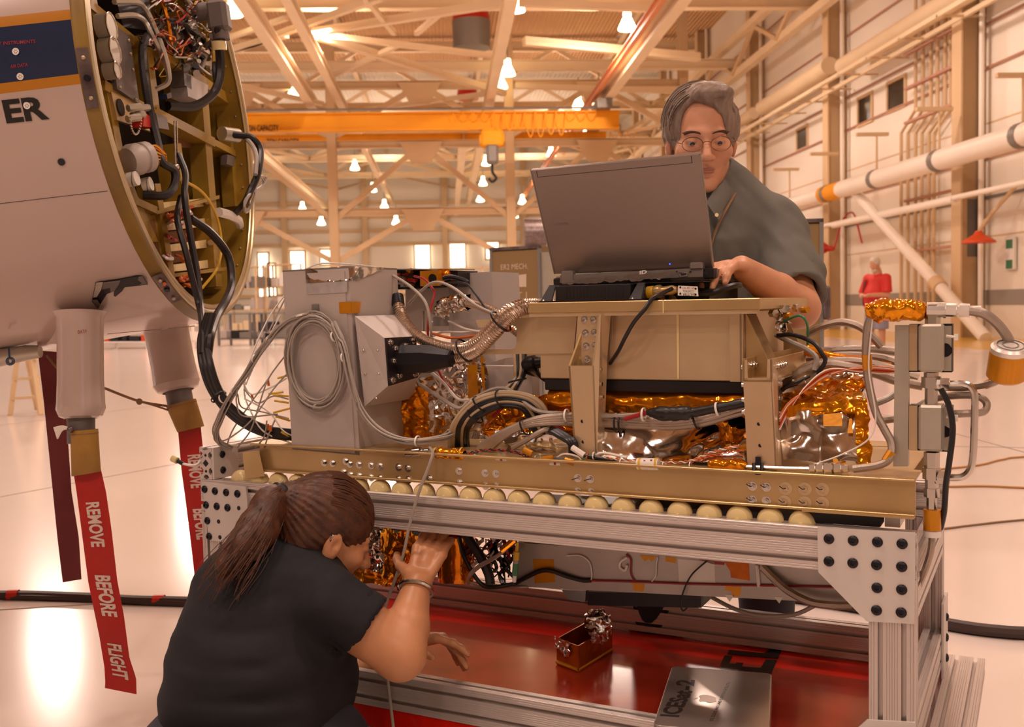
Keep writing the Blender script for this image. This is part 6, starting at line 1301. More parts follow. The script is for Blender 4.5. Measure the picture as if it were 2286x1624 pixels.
def face_parts(xf, who, k, skin_mt, brow_mt, look=(0, -.25)):
    for sg in (-1, 1):
        c = np.array([sg*.032, .0735, 0.]); pt = lambda q: xf(np.array([q]))[0]
        P = MB().sph(c, .0128, 14, 10); P.v = xf(np.array(P.v)).tolist(); e = part('eyeball', P, T['eye'], who)
        g = c+.0124*nrm((look[0], 1, look[1])); P = MB().lathe(g, (look[0], 1, look[1]), [(0, .0058), (.0006, .005), (.0008, .002)], 14); P.v = xf(np.array(P.v)).tolist(); part('iris', P, T['iris'], e)
        P = MB()
        for i in range(26):
            t = i/25; a = np.array([sg*(.014+.034*t), .094-.016*t*t+.002, .0185+.006*sin(t*2.6)-.005*t]); P.tube([a+np.array([0, -.004, -.002]), a+np.array([sg*.003, .0012, .002]), a+np.array([sg*.007, .0, .003])], [.0014, .0012, .0005], 4)
        P.v = xf(np.array(P.v)).tolist(); part('eyebrow', P, brow_mt, who)
    P = MB().tube([(x, .0925-14*x*x, -.0635+2.2*x*x*-1) for x in np.linspace(-.021, .021, 9)], [.002]+[.0034]*7+[.002], 6).tube([(x, .0915-14*x*x, -.0705+1.5*x*x) for x in np.linspace(-.019, .019, 9)], [.002]+[.0042]*7+[.002], 6)
    P.v = xf(np.array(P.v)).tolist(); part('lips', P, T['lip'], who)
def hand_prims(wr, f, nrm_, s=1., curl=(.3, .35, .35), spread=.08, thumb_side=1, thumb_curl=.4, curls=None):
    """palm and five fingers as tapered bones; f points to the fingers, nrm_ out of the palm"""
    f, n_ = nrm(f), nrm(nrm_); n_ = nrm(n_-f*(f@n_)); sd = np.cross(f, n_)*thumb_side; L = []
    for i, (o, ln) in enumerate(((.030, .95), (.010, 1.05), (-.011, .98), (-.030, .78))):
        k0 = wr+f*.088*s*(1 if i < 3 else .93)+sd*o*s; L.append((wr+f*.012*s+sd*o*.55*s, k0, .0125*s, .0108*s))
        d, p = nrm(f+sd*spread*(1.5-i)*.5), k0; c = curls[i] if curls else curl
        for j, (l_, r0, r1) in enumerate(((.044, .0098, .0088), (.027, .0088, .008), (.021, .008, .0066))):
            d = nrm(d*cos(c[j])+n_*sin(c[j])); q = p+d*l_*ln*s; L.append((p, q, r0*s, r1*s)); p = q
    p = wr+f*.022*s+sd*.026*s; d = nrm(f*.62+sd*.75+n_*.35)
    L.append((wr+f*.01*s+sd*.008*s, p, .016*s, .015*s))
    for l_, r0, r1 in ((.042, .014, .0112), (.032, .0108, .0095), (.025, .0095, .0075)):
        q = p+d*l_*s; L.append((p, q, r0*s, r1*s)); p = q; d = nrm(d+(f*.6-sd*.5+n_*.4)*thumb_curl)
    L.append((wr+f*.05*s, wr+f*.075*s, .017*s, .014*s)); return L
def prims_sdf(p, L, k=.006):
    d = None
    for a, b, ra, rb in L: e = rcone(p, a, b, ra, rb); d = e if d is None else smin(d, e, k)
    return d
def frame_of(f, u): f = nrm(f); u = nrm(np.asarray(u)-f*(f@u)); return np.cross(f, u), f, u
def mk_xf(c, fr, s=1.):
    M_ = np.stack(fr, 0)*s; return lambda q: np.asarray(q, float)@M_+c
def inv_xf(c, fr, s=1.): M_ = np.stack(fr, 1)/s; return lambda p: (p-c)@M_
def nails(L, n_, parent, s=1.):
    pass
# ================================================================== the man typing behind the laptop
man = thing('person', PZ(1590, 700, 2.55)*np.array([1, 1, 0]), 'grey haired man in glasses and a grey green shirt typing on the open laptop', 'person')
back_ = -nrm(Fw*np.array([1, 1, 0])); rt_ = nrm(R0)
mf = nrm(back_-rt_*.06-EZ*.20); mfr = frame_of(mf, EZ); mfr = (mfr[0], mfr[1], mfr[2])
HS = 1.0; hc = PZ(1566, 312, 2.47); hx = mk_xf(hc, mfr, HS); hi_ = inv_xf(hc, mfr, HS)
E_, Wr = PZ(1785, 688, 2.36), PZ(1655, 598, 2.20)
hL = hand_prims(Wr+nrm(PZ(1600, 590, 2.12)-Wr)*.01, PZ(1592, 596, 2.10)-Wr, -EZ*.9+back_*.1, .95, curl=(.35, .45, .35), thumb_side=-1)
S1 = PZ(1732, 502, 2.5); lS1 = PZ(1395, 500, 2.52); lE = PZ(1330, 690, 2.42); lW = PZ(1420, 640, 2.24)
hL2 = hand_prims(lW, PZ(1480, 640, 2.16)-lW, -EZ*.9+back_*.1, .95, thumb_side=1)
def man_body(p):
    d = head_sdf(hi_(p))*HS
    nb_ = hx(np.array([[0, -.05, -.16]]))[0]; d = smin(d, rcone(p, nb_, PZ(1580, 500, 2.56), .058, .07), .03)
    for sh, el, wr, hl in ((S1, E_, Wr, hL), (lS1, lE, lW, hL2)):
        a = smin(rcone(p, sh, el, .046, .044), chain(p, [el, el*.6+wr*.4, wr], [.043, .043, .026], .01), .02)
        a = smin(a, prims_sdf(p, hl), .012); d = smin(d, a, .015)
    return d
lo, hi = box_of([hc+EZ*.13, hc-EZ*.2, hc+rt_*.1, hc-rt_*.1, hc+back_*.14, hc-back_*.14, PZ(1580, 500, 2.56), S1, E_, Wr, lS1, lE, lW]+[q for l in hL+hL2 for q in l[:2]], .06)
mb_ = grow('body', man_body, lo, hi, .0036, T['skinm'], man)
face_parts(hx, man, HS, T['skinm'], T['hairs2'], look=(-.05, -.55))
def man_hair(q):
    d = ell(q, (0, -.018, .036), (.084, .106, .096))
    d = smin(d, ell(np.stack([np.abs(q[:, 0]), q[:, 1], q[:, 2]], 1), (.072, -.022, .028), (.018, .046, .05)), .02)
    d = smin(d, ell(q, (-.02, .035, .108), (.05, .05, .022)), .03)
    d = smin(d, ell(q, (0, -.06, -.03), (.07, .05, .07)), .03)
    hl = q[:, 2]-(.078+.012*np.cos(q[:, 0]*40))                                # forehead line
    front = smin(ell(q, (.004, .115, .01), (.060, .105, .082)), ell(q, (.026, .10, .05), (.030, .07, .052)), .02)
    d = smax(d, -front, .008)
    cut = q[:, 2]+.015+np.maximum(0, -(q[:, 1]+.02))*1.3                         # sides end about the ears, nape lower
    d = smax(d, -cut-.002, .006)
    e = ell(np.stack([np.abs(q[:, 0]), q[:, 1], q[:, 2]], 1), (.083, -.005, -.018), (.016, .016, .026)); d = smax(d, -e, .004)
    n = vnoise(np.stack([q[:, 0]*70+q[:, 2]*30, q[:, 1]*160, q[:, 2]*22], 1), 3)
    return d+n*.0028
hq = [hc+rt_*.12, hc-rt_*.12, hc+EZ*.16, hc-EZ*.12, hc+back_*.14, hc-back_*.14]
grow('hair', lambda p: man_hair(hi_(p)), *box_of(hq, .02), .0034, T['hairm'], man)
rnd = random.Random(4)
for nm, mt, cnt, sd in (('hair_strands', 'hairs', 150, 1), ('hair_strands', 'hairs2', 150, 2)):
    m = MB(); rnd = random.Random(sd)
    for i in range(cnt):
        y0 = rnd.uniform(-.1, .055); sg = rnd.choice((-1, 1)); a0, a1 = rnd.uniform(-.1, .5), rnd.uniform(.9, 1.75); lift = rnd.uniform(-.002, .002) if rnd.random() < .9 else rnd.uniform(.003, .007); pts = []
        for k in range(7):
            t = a0+(a1-a0)*k/6; y = y0+.03*(k/6)*(-1 if sg < 0 else -.6); rr = sqrt(max(.06, 1-((y+.018)/.107)**2)); pts.append((.005+sg*(.085+lift)*sin(t)*rr, y+.004*sin(3*t+i), .036+(.098+lift)*cos(t)*rr))
        pts = hx(np.array(pts)); m.tube(spline(list(pts), 2), rnd.uniform(.0006, .0012), 4, cap=False)
    part(nm, m, T[mt], man, kind='stuff')
# glasses
for sg in (-1, 1):
    ov = [(sg*.0325+.0235*cos(a), .1045-.006*abs(cos(a)) if 0 else .1035-.010*((cos(a)*sg+1)/2)**2, -.006+.0165*sin(a)) for a in np.linspace(0, 2*pi, 29)[:-1]]
    if sg < 0: gl = part('glasses', MB().tube(hx(np.array([(-.0095, .1035, -.003), (-.005, .108, .0), (.005, .108, .0), (.0095, .1035, -.003)])), .0009, 6), T['wire'], man, label='thin bronze wire glasses')
    part('rim', MB().tube(hx(np.array(ov)), .0009, 6, closed=True), T['wire'], gl); part('lens', MB().add(hx(np.array(ov)), [tuple(range(28))]), T['lens'], gl, smooth=False)
    part('temple', MB().tube(hx(np.array([(sg*.0555, .094, -.004), (sg*.066, .088, -.002), (sg*.0765, .0, .004), (sg*.078, -.02, -.006)])), .0009, 6), T['wire'], gl)
# shirt
def fold(p, amp, f, sd):
    q = p@np.stack([rt_, back_, EZ], 1); return amp*(vnoise(q*np.array([f, f, f*.35]), sd)+.5*vnoise(q*np.array([f*2.2, f*2.2, f*.9]), sd+1))
def arm_shirt(p, sh, el):
    d = nrm(el-sh); L = np.linalg.norm(el-sh); a = rcone(p, sh, el+d*.02, .066, .078); t = (p-sh)@d-L*.84; a = smax(a, t, .006)
    return smax(a, -np.maximum(rcone(p, sh+d*.1, el+d*.1, .052, .062), -((p-sh)@d-L*.62)), .003)
shc = (rt_, back_, EZ)
def man_shirt(p):
    d = ell(p, PZ(1580, 640, 2.56), (.195, .125, .33), shc)
    d = smin(d, rcone(p, PZ(1470, 500, 2.53), PZ(1690, 498, 2.51), .078, .068), .05); d = smin(d, rcone(p, PZ(1577, 470, 2.53), PZ(1580, 530, 2.54), .058, .12), .04)
    d = smin(d, arm_shirt(p, S1, E_), .03); d = smin(d, arm_shirt(p, lS1, lE), .03)
    d = smax(d, -rcone(p, hx(np.array([[0, -.045, -.1]]))[0], hx(np.array([[0, -.055, -.18]]))[0], .066, .064), .004)
    d = smax(d, -(p@EZ-.72), .01)
    return d+fold(p, .007, 15, 5)+.009*vnoise((p@np.stack([rt_*.8+EZ*.6, back_, EZ*.8-rt_*.6], 1))*np.array([42, 10, 7]), 12)
lo, hi = box_of([PZ(1575, 400, 2.55), S1, lS1, E_, lE, PZ(1580, 640, 2.7), PZ(1580, 640, 2.42), np.array([*PZ(1580, 640, 2.56)[:2], .74])], .11)
grow('shirt', man_shirt, lo, hi, .007, T['greenshirt'], man)
cpt = lambda L: [PZ(*q) for q in L]
def patch4(name, a, b, c, d, mt, pr, bulge=.01, th=.003):
    f = bil(*cpt([a, b, c, d])); g0 = MB().grid(lambda u, v: f(u, v)+back_*bulge*sin(pi*u)*sin(pi*v), 12, 10); g1 = MB().grid(lambda u, v: f(u, v)+back_*(bulge*sin(pi*u)*sin(pi*v)-th), 12, 10)
    return part(name, MB().add(g0.v, [q[::-1] for q in g0.f]).add(g1.v, g1.f), mt, pr)
patch4('collar', (1620, 384, 2.485), (1646, 440, 2.47), (1604, 492, 2.385), (1577, 452, 2.385), T['greenshirt'], man, .012)
patch4('collar', (1520, 395, 2.49), (1490, 445, 2.47), (1530, 495, 2.385), (1556, 455, 2.385), T['greenshirt'], man, .012)
part('collar_button', MB().cyl(PZ(1600, 480, 2.375), PZ(1600, 480, 2.38), .0045, n=12), T['ivory'], man)
part('placket', MB().tube([PZ(1582, 470, 2.40), PZ(1583, 560, 2.40), PZ(1584, 640, 2.40)], .004, 6), T['greenshirt'], man)
part('lanyard', MB().tube(spline(cpt([(1642, 432, 2.46), (1620, 470, 2.41), (1600, 510, 2.41), (1584, 560, 2.41)]), 5), .0032, 6), T['rope'], man, label='thin tan lanyard')
hp_ = PZ(1580, 800, 2.58); hz_ = .78
def man_legs(p):
    d = None
    for sg in (-1, 1):
        a = np.array([*(hp_+rt_*.09*sg)[:2], hz_]); k = np.array([*(hp_+rt_*.13*sg+back_*.05)[:2], .42]); f = np.array([*(hp_+rt_*.15*sg-back_*.02)[:2], .09])
        e = chain(p, [a, k, f], [.105, .075, .06], .02); d = e if d is None else smin(d, e, .03)
    return d
b0_ = np.array([*hp_[:2], 0])
grow('trousers', man_legs, b0_+np.array([-.4, -.35, .03]), b0_+np.array([.4, .35, .92]), .012, T['jeans'], man)
for sg in (-1, 1): part('shoe', MB().sph(b0_+rt_*.15*sg+back_*.05+EZ*.045, (.05, .14, .045), 14, 8, (rt_, back_, EZ, 0)), T['dark'], man)
# ================================================================== the woman sitting in front of the cart
wo = thing('person', PZ(590, 1660, 2.02)*np.array([1, 1, 0]), 'woman in a black tee with a brown ponytail reaching under the cart rail', 'person')
wfr = frame_of(Rt*.80-Up*.40+Fw*.50, Rt*.42+Up*.9+Fw*.12); WS = .98
ear = PZ(742, 1222, 2.07); wc = ear-(np.array([.077, -.012, -.012])*WS)@np.stack(wfr, 0); wx = mk_xf(wc, wfr, WS); wi = inv_xf(wc, wfr, WS)
S2, E2, W2 = PZ(735, 1345, 2.03), PZ(893, 1462, 2.03), PZ(932, 1305, 2.13)
S3, E3, W3 = PZ(560, 1350, 2.24), PZ(760, 1560, 2.36), PZ(905, 1432, 2.30)
wL = hand_prims(W2, PZ(965, 1215, 2.20)-W2, Fw+Rt*.25, .98, curl=(.25, .35, .3), spread=.02, thumb_side=1, thumb_curl=.25)
wL3 = hand_prims(W3, PZ(985, 1424, 2.28)-W3, -Up*.9-Fw*.2, .95, curls=[(.35, .3, .25), (.65, .6, .4), (.8, .7, .5), (.9, .7, .5)], thumb_side=-1)
def wo_body(p):
    d = head_sdf(wi(p))*WS
    d = smin(d, rcone(p, wx(np.array([[0, -.04, -.12]]))[0], PZ(620, 1330, 2.1), .056, .075), .03)
    for sh, el, wr, hl, k in ((S2, E2, W2, wL, 1.05), (S3, E3, W3, wL3, 1.)):
        a = smin(rcone(p, sh, el, .060*k, .046*k), chain(p, [el, el*.62+wr*.38, wr], [.046*k, .043*k, .027], .01), .02)
        a = smin(a, prims_sdf(p, hl), .012); d = smin(d, a, .012)
    return d
lo, hi = box_of([wc+np.array([.12, .12, .13]), wc-np.array([.12, .12, .15]), S2, E2, W2, S3, E3, W3, PZ(620, 1330, 2.1)]+[q for l in wL+wL3 for q in l[:2]], .06)
grow('body', wo_body, lo, hi, .004, T['skinw'], wo)
face_parts(wx, wo, WS, T['skinw'], T['hairw'])
pb = PZ(632, 1108, 2.10)
def wo_hair(p):
    q = wi(p); m_ = np.stack([np.abs(q[:, 0]), q[:, 1], q[:, 2]], 1)
    d = ell(q, (0, -.018, .034), (.082, .104, .094)); d = smin(d, ell(q, (0, -.055, -.02), (.066, .05, .06)), .03)
    d = smax(d, -ell(q, (0, .135, -.03), (.075, .095, .098)), .008)
    d = smax(d, -ell(m_, (.088, .004, -.022), (.03, .026, .036)), .006)
    d = smax(d, -ell(m_, (.07, .06, -.055), (.05, .06, .06)), .01)
    d = smax(d, -(q[:, 2]+.055+np.maximum(0, q[:, 1]+.03)*.8), .01)
    d = smin(d, rcone(p, pb*.7+wc*.3, pb, .045, .026), .03)
    ax_ = nrm(wc-pb); u_, v_ = perp(ax_); an = np.arctan2((p-wc)@u_, (p-wc)@v_)
    return d+.0011*np.sin(an*75+5*vnoise(p*14, 9))+.0012*np.sin(an*31+3*vnoise(p*9, 10))
grow('hair', wo_hair, *box_of([wc+np.array([.14, .14, .15]), wc-np.array([.14, .14, .13]), pb], .04), .0036, T['hairw'], wo)
tp3 = [pb, PZ(606, 1126, 2.08), PZ(572, 1180, 2.04), PZ(540, 1222, 2.0), PZ(505, 1262, 1.98), PZ(484, 1292, 1.98)]
def tail(p):
    d = chain(p, tp3, [.026, .034, .036, .030, .018, .003], .015); d = smin(d, chain(p, [PZ(600, 1130, 2.07), PZ(590, 1190, 2.03), PZ(575, 1245, 2.0)], [.03, .026, .006], .01), .015)
    return d+.002*vnoise(p*np.array([130, 130, 30]), 4)
grow('ponytail', tail, *box_of(tp3, .05), .004, T['hairw'], wo)
for mt, cnt, sd in (('hairw2', 240, 5), ('hairw', 200, 6)):
    m = MB(); rnd = random.Random(sd)
    for i in range(cnt):
        if i % 2:                                       # over the head towards the tie
            a = rnd.uniform(-1.5, 1.2); pts = []
            for k in range(6):
                t = k/5; th = 1.25-1.95*t; q = np.array([.083*sin(a)*cos(th)*.98, -.018+.105*sin(th), .034+.095*cos(th)*cos(a)]); pts.append(wx(np.array([q*1.004]))[0])
            pts[-1] = pts[-1]*.4+pb*.6
            m.tube(spline(pts, 2), rnd.uniform(.0006, .0011), 4, cap=False)
        else:
            o = np.array([rnd.gauss(0, .012) for _ in range(3)]); sp = rnd.uniform(.6, 1.5); n_ = rnd.choice((4, 5, 6)); w_o = rnd.uniform(-.01, .025)
            jx = rnd.uniform(-.002, .008); pts = [p+o*sp*min(1.3, .5+.3*k)*1.0+np.array([0, 0, -w_o*k*.22])+Rt*jx*k-Fw*.012 for k, p in enumerate(tp3[:n_])]
            m.tube(spline(pts, 3), rnd.uniform(.0005, .0009), 4, cap=False)
    part('hair_strands', m, T[mt], wo, kind='stuff')
part('hair_tie', MB().lathe(pb, nrm(tp3[1]-pb), [(-.006, .030), (0, .033), (.006, .030)], 20), T['cableblack'], wo)
er = wx(np.array([(.086+.004*cos(a), -.026+.0*a, .006+.007*sin(a)) for a in np.linspace(0, 2*pi, 15)[:-1]])); part('earring', MB().tube(list(er), .0011, 6, closed=True), T['steel'], wo)
bd = nrm(W2-E2); bu, bv = perp(bd); part('bracelet', MB().tube([W2-bd*.012+(.034+.0015*(k % 2))*(bu*cos(2*pi*k/30)+bv*sin(2*pi*k/30)) for k in range(30)], .0042, 6, closed=True), T['steel'], wo, label='silver link bracelet')
wsf = (Rt, -Fw, Up)
def wo_shirt(p):
    d = chain(p, [PZ(612, 1335, 2.12), PZ(585, 1450, 2.10), PZ(572, 1560, 2.08), PZ(572, 1700, 2.08)], [.142, .165, .172, .175], .05)
    d = smin(d, rcone(p, PZ(520, 1320, 2.16), PZ(690, 1320, 2.08), .075, .078), .06)
    d = smin(d, ell(p, PZ(705, 1500, 2.16), (.085, .09, .085), wsf), .05)
    dd_ = nrm(E2-S2); a = rcone(p, S2, E2, .074, .070); a = smax(a, (p-S2)@dd_-.088, .004); a = smax(a, -np.maximum(rcone(p, S2, E2, .062, .062), -((p-S2)@dd_-.05)), .003); d = smin(d, a, .03)
    d2 = nrm(E3-S3); a = rcone(p, S3, E3, .07, .066); d = smin(d, smax(a, (p-S3)@d2-.1, .004), .03)
    d = smin(d, rcone(p, PZ(560, 1262, 2.10), PZ(700, 1275, 2.10), .04, .035), .05)
    q = p@np.stack([Rt, Fw, Up], 1)
    return d+.006*vnoise(q*np.array([7, 7, 26]), 7)+.003*vnoise(q*np.array([14, 14, 50]), 8)
lo, hi = box_of([PZ(400, 1220, 2.1), PZ(840, 1400, 2.0), PZ(572, 1700, 1.88), PZ(572, 1700, 2.3), PZ(760, 1560, 2.3)], .08); lo[2] = max(lo[2], .12)
grow('tee_shirt', wo_shirt, lo, hi, .0075, T['blackshirt'], wo)
hpw = PZ(572, 1700, 2.06); hpw[2] = .14
def wo_legs(p):
    d = rcone(p, hpw-R0*.09, hpw+R0*.09, .15, .15)
    k1, k2 = hpw+R0*.10-Fw*.34+EZ*.0, hpw-R0*.30-Fw*.28+EZ*.02
    d = chain(p, [hpw+R0*.08, k1, hpw+R0*.0-Fw*.44-EZ*.06], [.11, .075, .055], .03, d); return chain(p, [hpw-R0*.1, k2, hpw+R0*.05-Fw*.45-EZ*.06], [.11, .075, .055], .03, d)
for_ = [hpw+np.array([.55, .2, .2]), hpw-np.array([.55, .65, .13])]
lo, hi = box_of(for_, .02); lo[2] = .0
grow('trousers', wo_legs, lo, hi, .014, T['jeans'], wo)
# ================================================================== the man in red in the distance
T['redshirt'] = mat('red_sport_shirt', 'c8281c', .6); T['greyside'] = mat('grey_shirt_panel', '9a8f9a', .6); T['shorts'] = mat('lavender_grey_shorts', '8c8490', .7); T['greyhair'] = mat('white_hair', 'c8b8a4', .6)
ZM = 19.6; fm = PZ(1957, 795, ZM); fm[2] = 0; rm_ = thing('person', fm, 'distant white bearded man in a red shirt and grey shorts looking at his hands', 'person')
kx = R0; kf = nrm(-Fw*np.array([1, 1, 0])*.6-R0*.8); kr = np.cross(kf, EZ)          # facing the left of the picture
G = lambda x, y, z: fm+kr*x+kf*y+EZ*z
rfr = frame_of(kf*.9-EZ*.35, EZ); rhc = G(0, .06, 1.70); rx, ri = mk_xf(rhc, rfr, 1.1), inv_xf(rhc, rfr, 1.1)
def red_body(p):
    d = head_sdf(ri(p))*1.1; d = smin(d, rcone(p, G(0, 0, 1.56), G(0, -.02, 1.3), .07, .12), .04)
    d = chain(p, [G(0, -.02, 1.35), G(0, 0, .85)], [.12, .14], .03, d)
    for sg in (-1, 1):
        d = smin(d, rcone(p, G(.06*sg, 0, .85), G(.11*sg, 0, .6), .1, .075), .03)
        sh, el, wr = G(.2*sg, -.02, 1.45), G(.27*sg, .06, 1.12), G(.06*sg, .36, 1.12); d = smin(d, chain(p, [sh, el, wr], [.06, .05, .034], .02), .02)
        d = smin(d, prims_sdf(p, hand_prims(wr, kf*.5-kr*sg, -EZ, 1., thumb_side=-sg)), .012)
        d = smin(d, chain(p, [G(.11*sg, 0, .6), G(.12*sg, .01, .45), G(.12*sg, -.02, .09)], [.075, .062, .045], .02), .02)
    return d
b_lo, b_hi = fm+np.array([-.6, -.6, .04]), fm+np.array([.6, .6, 1.9])
grow('body', red_body, b_lo, b_hi, .014, T['skinm'], rm_)
def red_shirt(p):
    d = chain(p, [G(0, -.02, 1.36), G(0, .03, 1.1), G(0, .03, .9)], [.17, .21, .2], .08); d = smin(d, rcone(p, G(-.17, -.02, 1.42), G(.17, -.02, 1.42), .09, .09), .05)
    for sg in (-1, 1): d = smin(d, smax(rcone(p, G(.2*sg, -.02, 1.44), G(.27*sg, .06, 1.12), .088, .085), -(p@EZ-1.17), .01), .03)
    return smax(smax(d, -(p@EZ-.86), .01), p@EZ-1.53, .01)+fold(p, .006, 8, 3)
grow('shirt', red_shirt, b_lo+EZ*.7, b_hi, .016, T['redshirt'], rm_)
part('shirt_panel', MB().grid(lambda u, v: G((.155+.03*sin(3*v))+.03*u, .17-.16*u+.03*v, 1.42-.5*v)+kf*.0, 6, 12), T['greyside'], rm_)
def red_shorts(p):
    d = rcone(p, G(0, 0, .9), G(0, 0, .82), .19, .19)
    for sg in (-1, 1): d = smin(d, smax(rcone(p, G(.1*sg, 0, .85), G(.12*sg, .01, .42), .13, .125), -(p@EZ-.48), .01), .03)
    return d
grow('shorts', red_shorts, b_lo+EZ*.3, b_hi-EZ*.85, .018, T['shorts'], rm_)
def red_hair(p):
    q = ri(p); d = ell(q, (0, -.02, .036), (.083, .104, .094)); d = smax(d, -ell(q, (0, .12, -.01), (.07, .1, .1)), .01); d = smax(d, -(q[:, 2]+.04), .01)
    return smin(d, smax(ell(q, (0, .045, -.088), (.052, .05, .045)), q[:, 2]+.058, .01), .005)
grow('hair', red_hair, rhc-.22, rhc+.22, .012, T['greyhair'], rm_)
for sg in (-1, 1): part('shoe', MB().sph(G(.12*sg, .05, .05), (.055, .14, .05), 12, 8, (kr, kf, EZ, 0)), T['dark'], rm_)
# ------------------------------------------------------------------ laptop, network box and cables on the top plate
T['lid'] = mat('brushed_dark_silver_lid', '8d7f78', .34, .75, var=.02, vs=60, stretch=(1, 1, 8), bump=.02, bs=300)
T['laptopgrey'] = mat('grey_laptop_shell', '8c827c', .4, .4); T['blackmat'] = mat('matt_black_enclosure', '1b1618', .5)
T['led'] = mat('blue_led', '3050ff', .3, emit='2a50ff', es=6.); T['screen'] = mat('lit_screen', 'dfe6ef', .3, emit='cfdcf0', es=1.1)
T['olive'] = mat('olive_drab_cabinet_paint', '8a6f48', .5, var=.04, vs=3); T['stencilw'] = mat('faded_white_stencil', 'cdb9a4', .6)
T['clearbag'] = mat('clear_plastic_bag', 'e8e0d8', .15, trans=.85, ior=1.15)
zpl = 1.056
lt = thing('open_laptop', W(-.58, .3, zpl+.04), 'open silver grey laptop seen from behind, its lid tilted towards the viewer', 'laptop')
BL, BR, TL, TR = B(1237, 612, .205), B(1592, 600, .205), B(1184, 381, .095), B(1562, 344, .095)
ln = nrm(np.cross(BR-BL, TL-BL)); ln = ln if ln@(CAM-BL) > 0 else -ln
def on(u, v, o=0.): return (BL*(1-u)+BR*u)*(1-v)+(TL*(1-u)+TR*u)*v+ln*o
def slab(name, u0, u1, v0, v1, o0, o1, mt, pr, **k): return part(name, MB().add([on(u0, v0, o0), on(u1, v0, o0), on(u1, v1, o0), on(u0, v1, o0), on(u0, v0, o1), on(u1, v0, o1), on(u1, v1, o1), on(u0, v1, o1)], [(0, 3, 2, 1), (4, 5, 6, 7), (0, 1, 5, 4), (1, 2, 6, 5), (2, 3, 7, 6), (3, 0, 4, 7)]), mt, pr, smooth=False, **k)
lid = slab('lid', 0, 1, 0, 1, -.011, 0, T['lid'], lt)
slab('screen', .03, .97, .06, .95, -.0115, -.0112, T['screen'], lt)
for a in ((.035, .955, .932, .936), (.035, .039, .934, .992), (.951, .955, .934, .992)): slab('lid_seam', *a, 0, .0002, T['dark'], lid)
for a in ((0, 1, .992, 1.0), (0, .006, 0, 1), (.994, 1, 0, 1)): slab('lid_edge', *a, -.004, .0012, T['laptopgrey'], lid)
slab('led', .745, .751, .055, .062, 0, .0015, T['led'], lid)
lettering('lid_mark', 'PRECISION', UNIT, UNIT, UNIT, 1, 1, T['laptopgrey'], lid, offset=.02, fn=lambda u, v: on(.095+.066*u, .472+.022*v, .0008))
s0, s1 = -.752, -.405
part('base', MB().box((s0, .20, 1.092), (s1, .43, 1.112), CART, .003), T['laptopgrey'], lt, smooth=False)
part('keyboard', MB().box((s0+.02, .25, 1.112), (s1-.02, .34, 1.114), CART), T['blackmat'], lt, smooth=False)
part('battery', MB().box((s0+.0, .192, 1.092), (s0+.26, .20, 1.108), CART, .002), T['blackmat'], lt, smooth=False)
part('rear_panel', MB().prism([B(1250, 632, .19), B(1250, 615, .19), B(1570, 598, .19), B(1570, 618, .19)], EB*.01), T['laptopgrey'], lt, smooth=False)
for x0, x1, y0, y1 in ((1251, 1278, 605, 634), (1538, 1568, 586, 602)): part('hinge', MB().box(loc(B(x0, y0, .185)), loc(B(x1, y1, .185))+np.array([0, .02, 0]), CART, .003), T['laptopgrey'], lt)
vg = part('video_port', MB().prism([B(1516, 609, .189), B(1536, 608, .189), B(1534, 617, .189), B(1519, 618, .189)], -EB*.002), T['steel'], lt, smooth=False)
part('video_socket', MB().prism([B(1519, 611, .187), B(1533, 610, .187), B(1531, 615, .187), B(1521, 616, .187)], -EB*.001), T['bluestripe'], vg, smooth=False)
for x in (1541, 1511): part('jack', MB().cyl(B(x, 607, .189), B(x, 607, .187), .002, n=10), T['dark'], lt)
part('corner_block', MB().box(loc(B(1570, 599, .188)), loc(B(1594, 622, .188))+np.array([0, .03, 0]), CART, .002), T['blackmat'], lt)
part('power_jack', MB().cyl(B(1577, 611, .188), B(1577, 611, .186), .004, n=12), T['dark'], lt)
part('side_ports', MB().prism([Sp(1598, 602, s1+.008), Sp(1612, 600, s1+.008), Sp(1612, 616, s1+.008), Sp(1598, 620, s1+.008)], ES*.002), T['greyplate'], lt, smooth=False)
part('side_drive', MB().prism([Sp(1612, 604, s1+.008), Sp(1642, 602, s1+.008), Sp(1640, 618, s1+.008), Sp(1612, 620, s1+.008)], ES*.002), T['blackmat'], lt, smooth=False)
bag = thing('clear_plastic_bag', B(1400, 632, .17), 'crumpled clear plastic strip with white print tucked under the laptop hinge', 'plastic bag')
T['bagdull'] = mat('dull_clear_plastic', '6a5c54', .15, coat=.6)
foil_patch('bag_sheet', bil(B(1268, 629, .178), B(1520, 605, .178), B(1470, 624, .15), B(1265, 634, .16)), T['bagdull'], bag, 40, 8, .006, 50, 111)
lettering('bag_print', 'ID', UNIT, UNIT, UNIT, 1, 1, T['white'], bag, offset=.03, fn=lambda u, v: B(1428+16*u, 613-2*u-8*v, .155))
nb_ = thing('black_network_box', W(-.65, .2, zpl), 'black vented electronics box under the left half of the laptop', 'electronics box')
X0, X1 = loc(B(1240, 676, .12))[0], loc(B(1408, 666, .12))[0]
bx_ = part('enclosure', MB().box((X0, .12, zpl), (X1, .36, zpl+.034), CART, .001), T['blackmat'], nb_, smooth=False)
part('upper_case', MB().box((X0, .14, zpl+.034), (s1, .42, zpl+.036), CART), T['blackmat'], nb_, smooth=False)
for i in range(17):
    s_ = X0+.022+i*.0078; part('vent_slot', MB().box((s_, .1195, zpl+.008), (s_+.004, .1205, zpl+.028), CART), T['dark'], bx_, smooth=False)
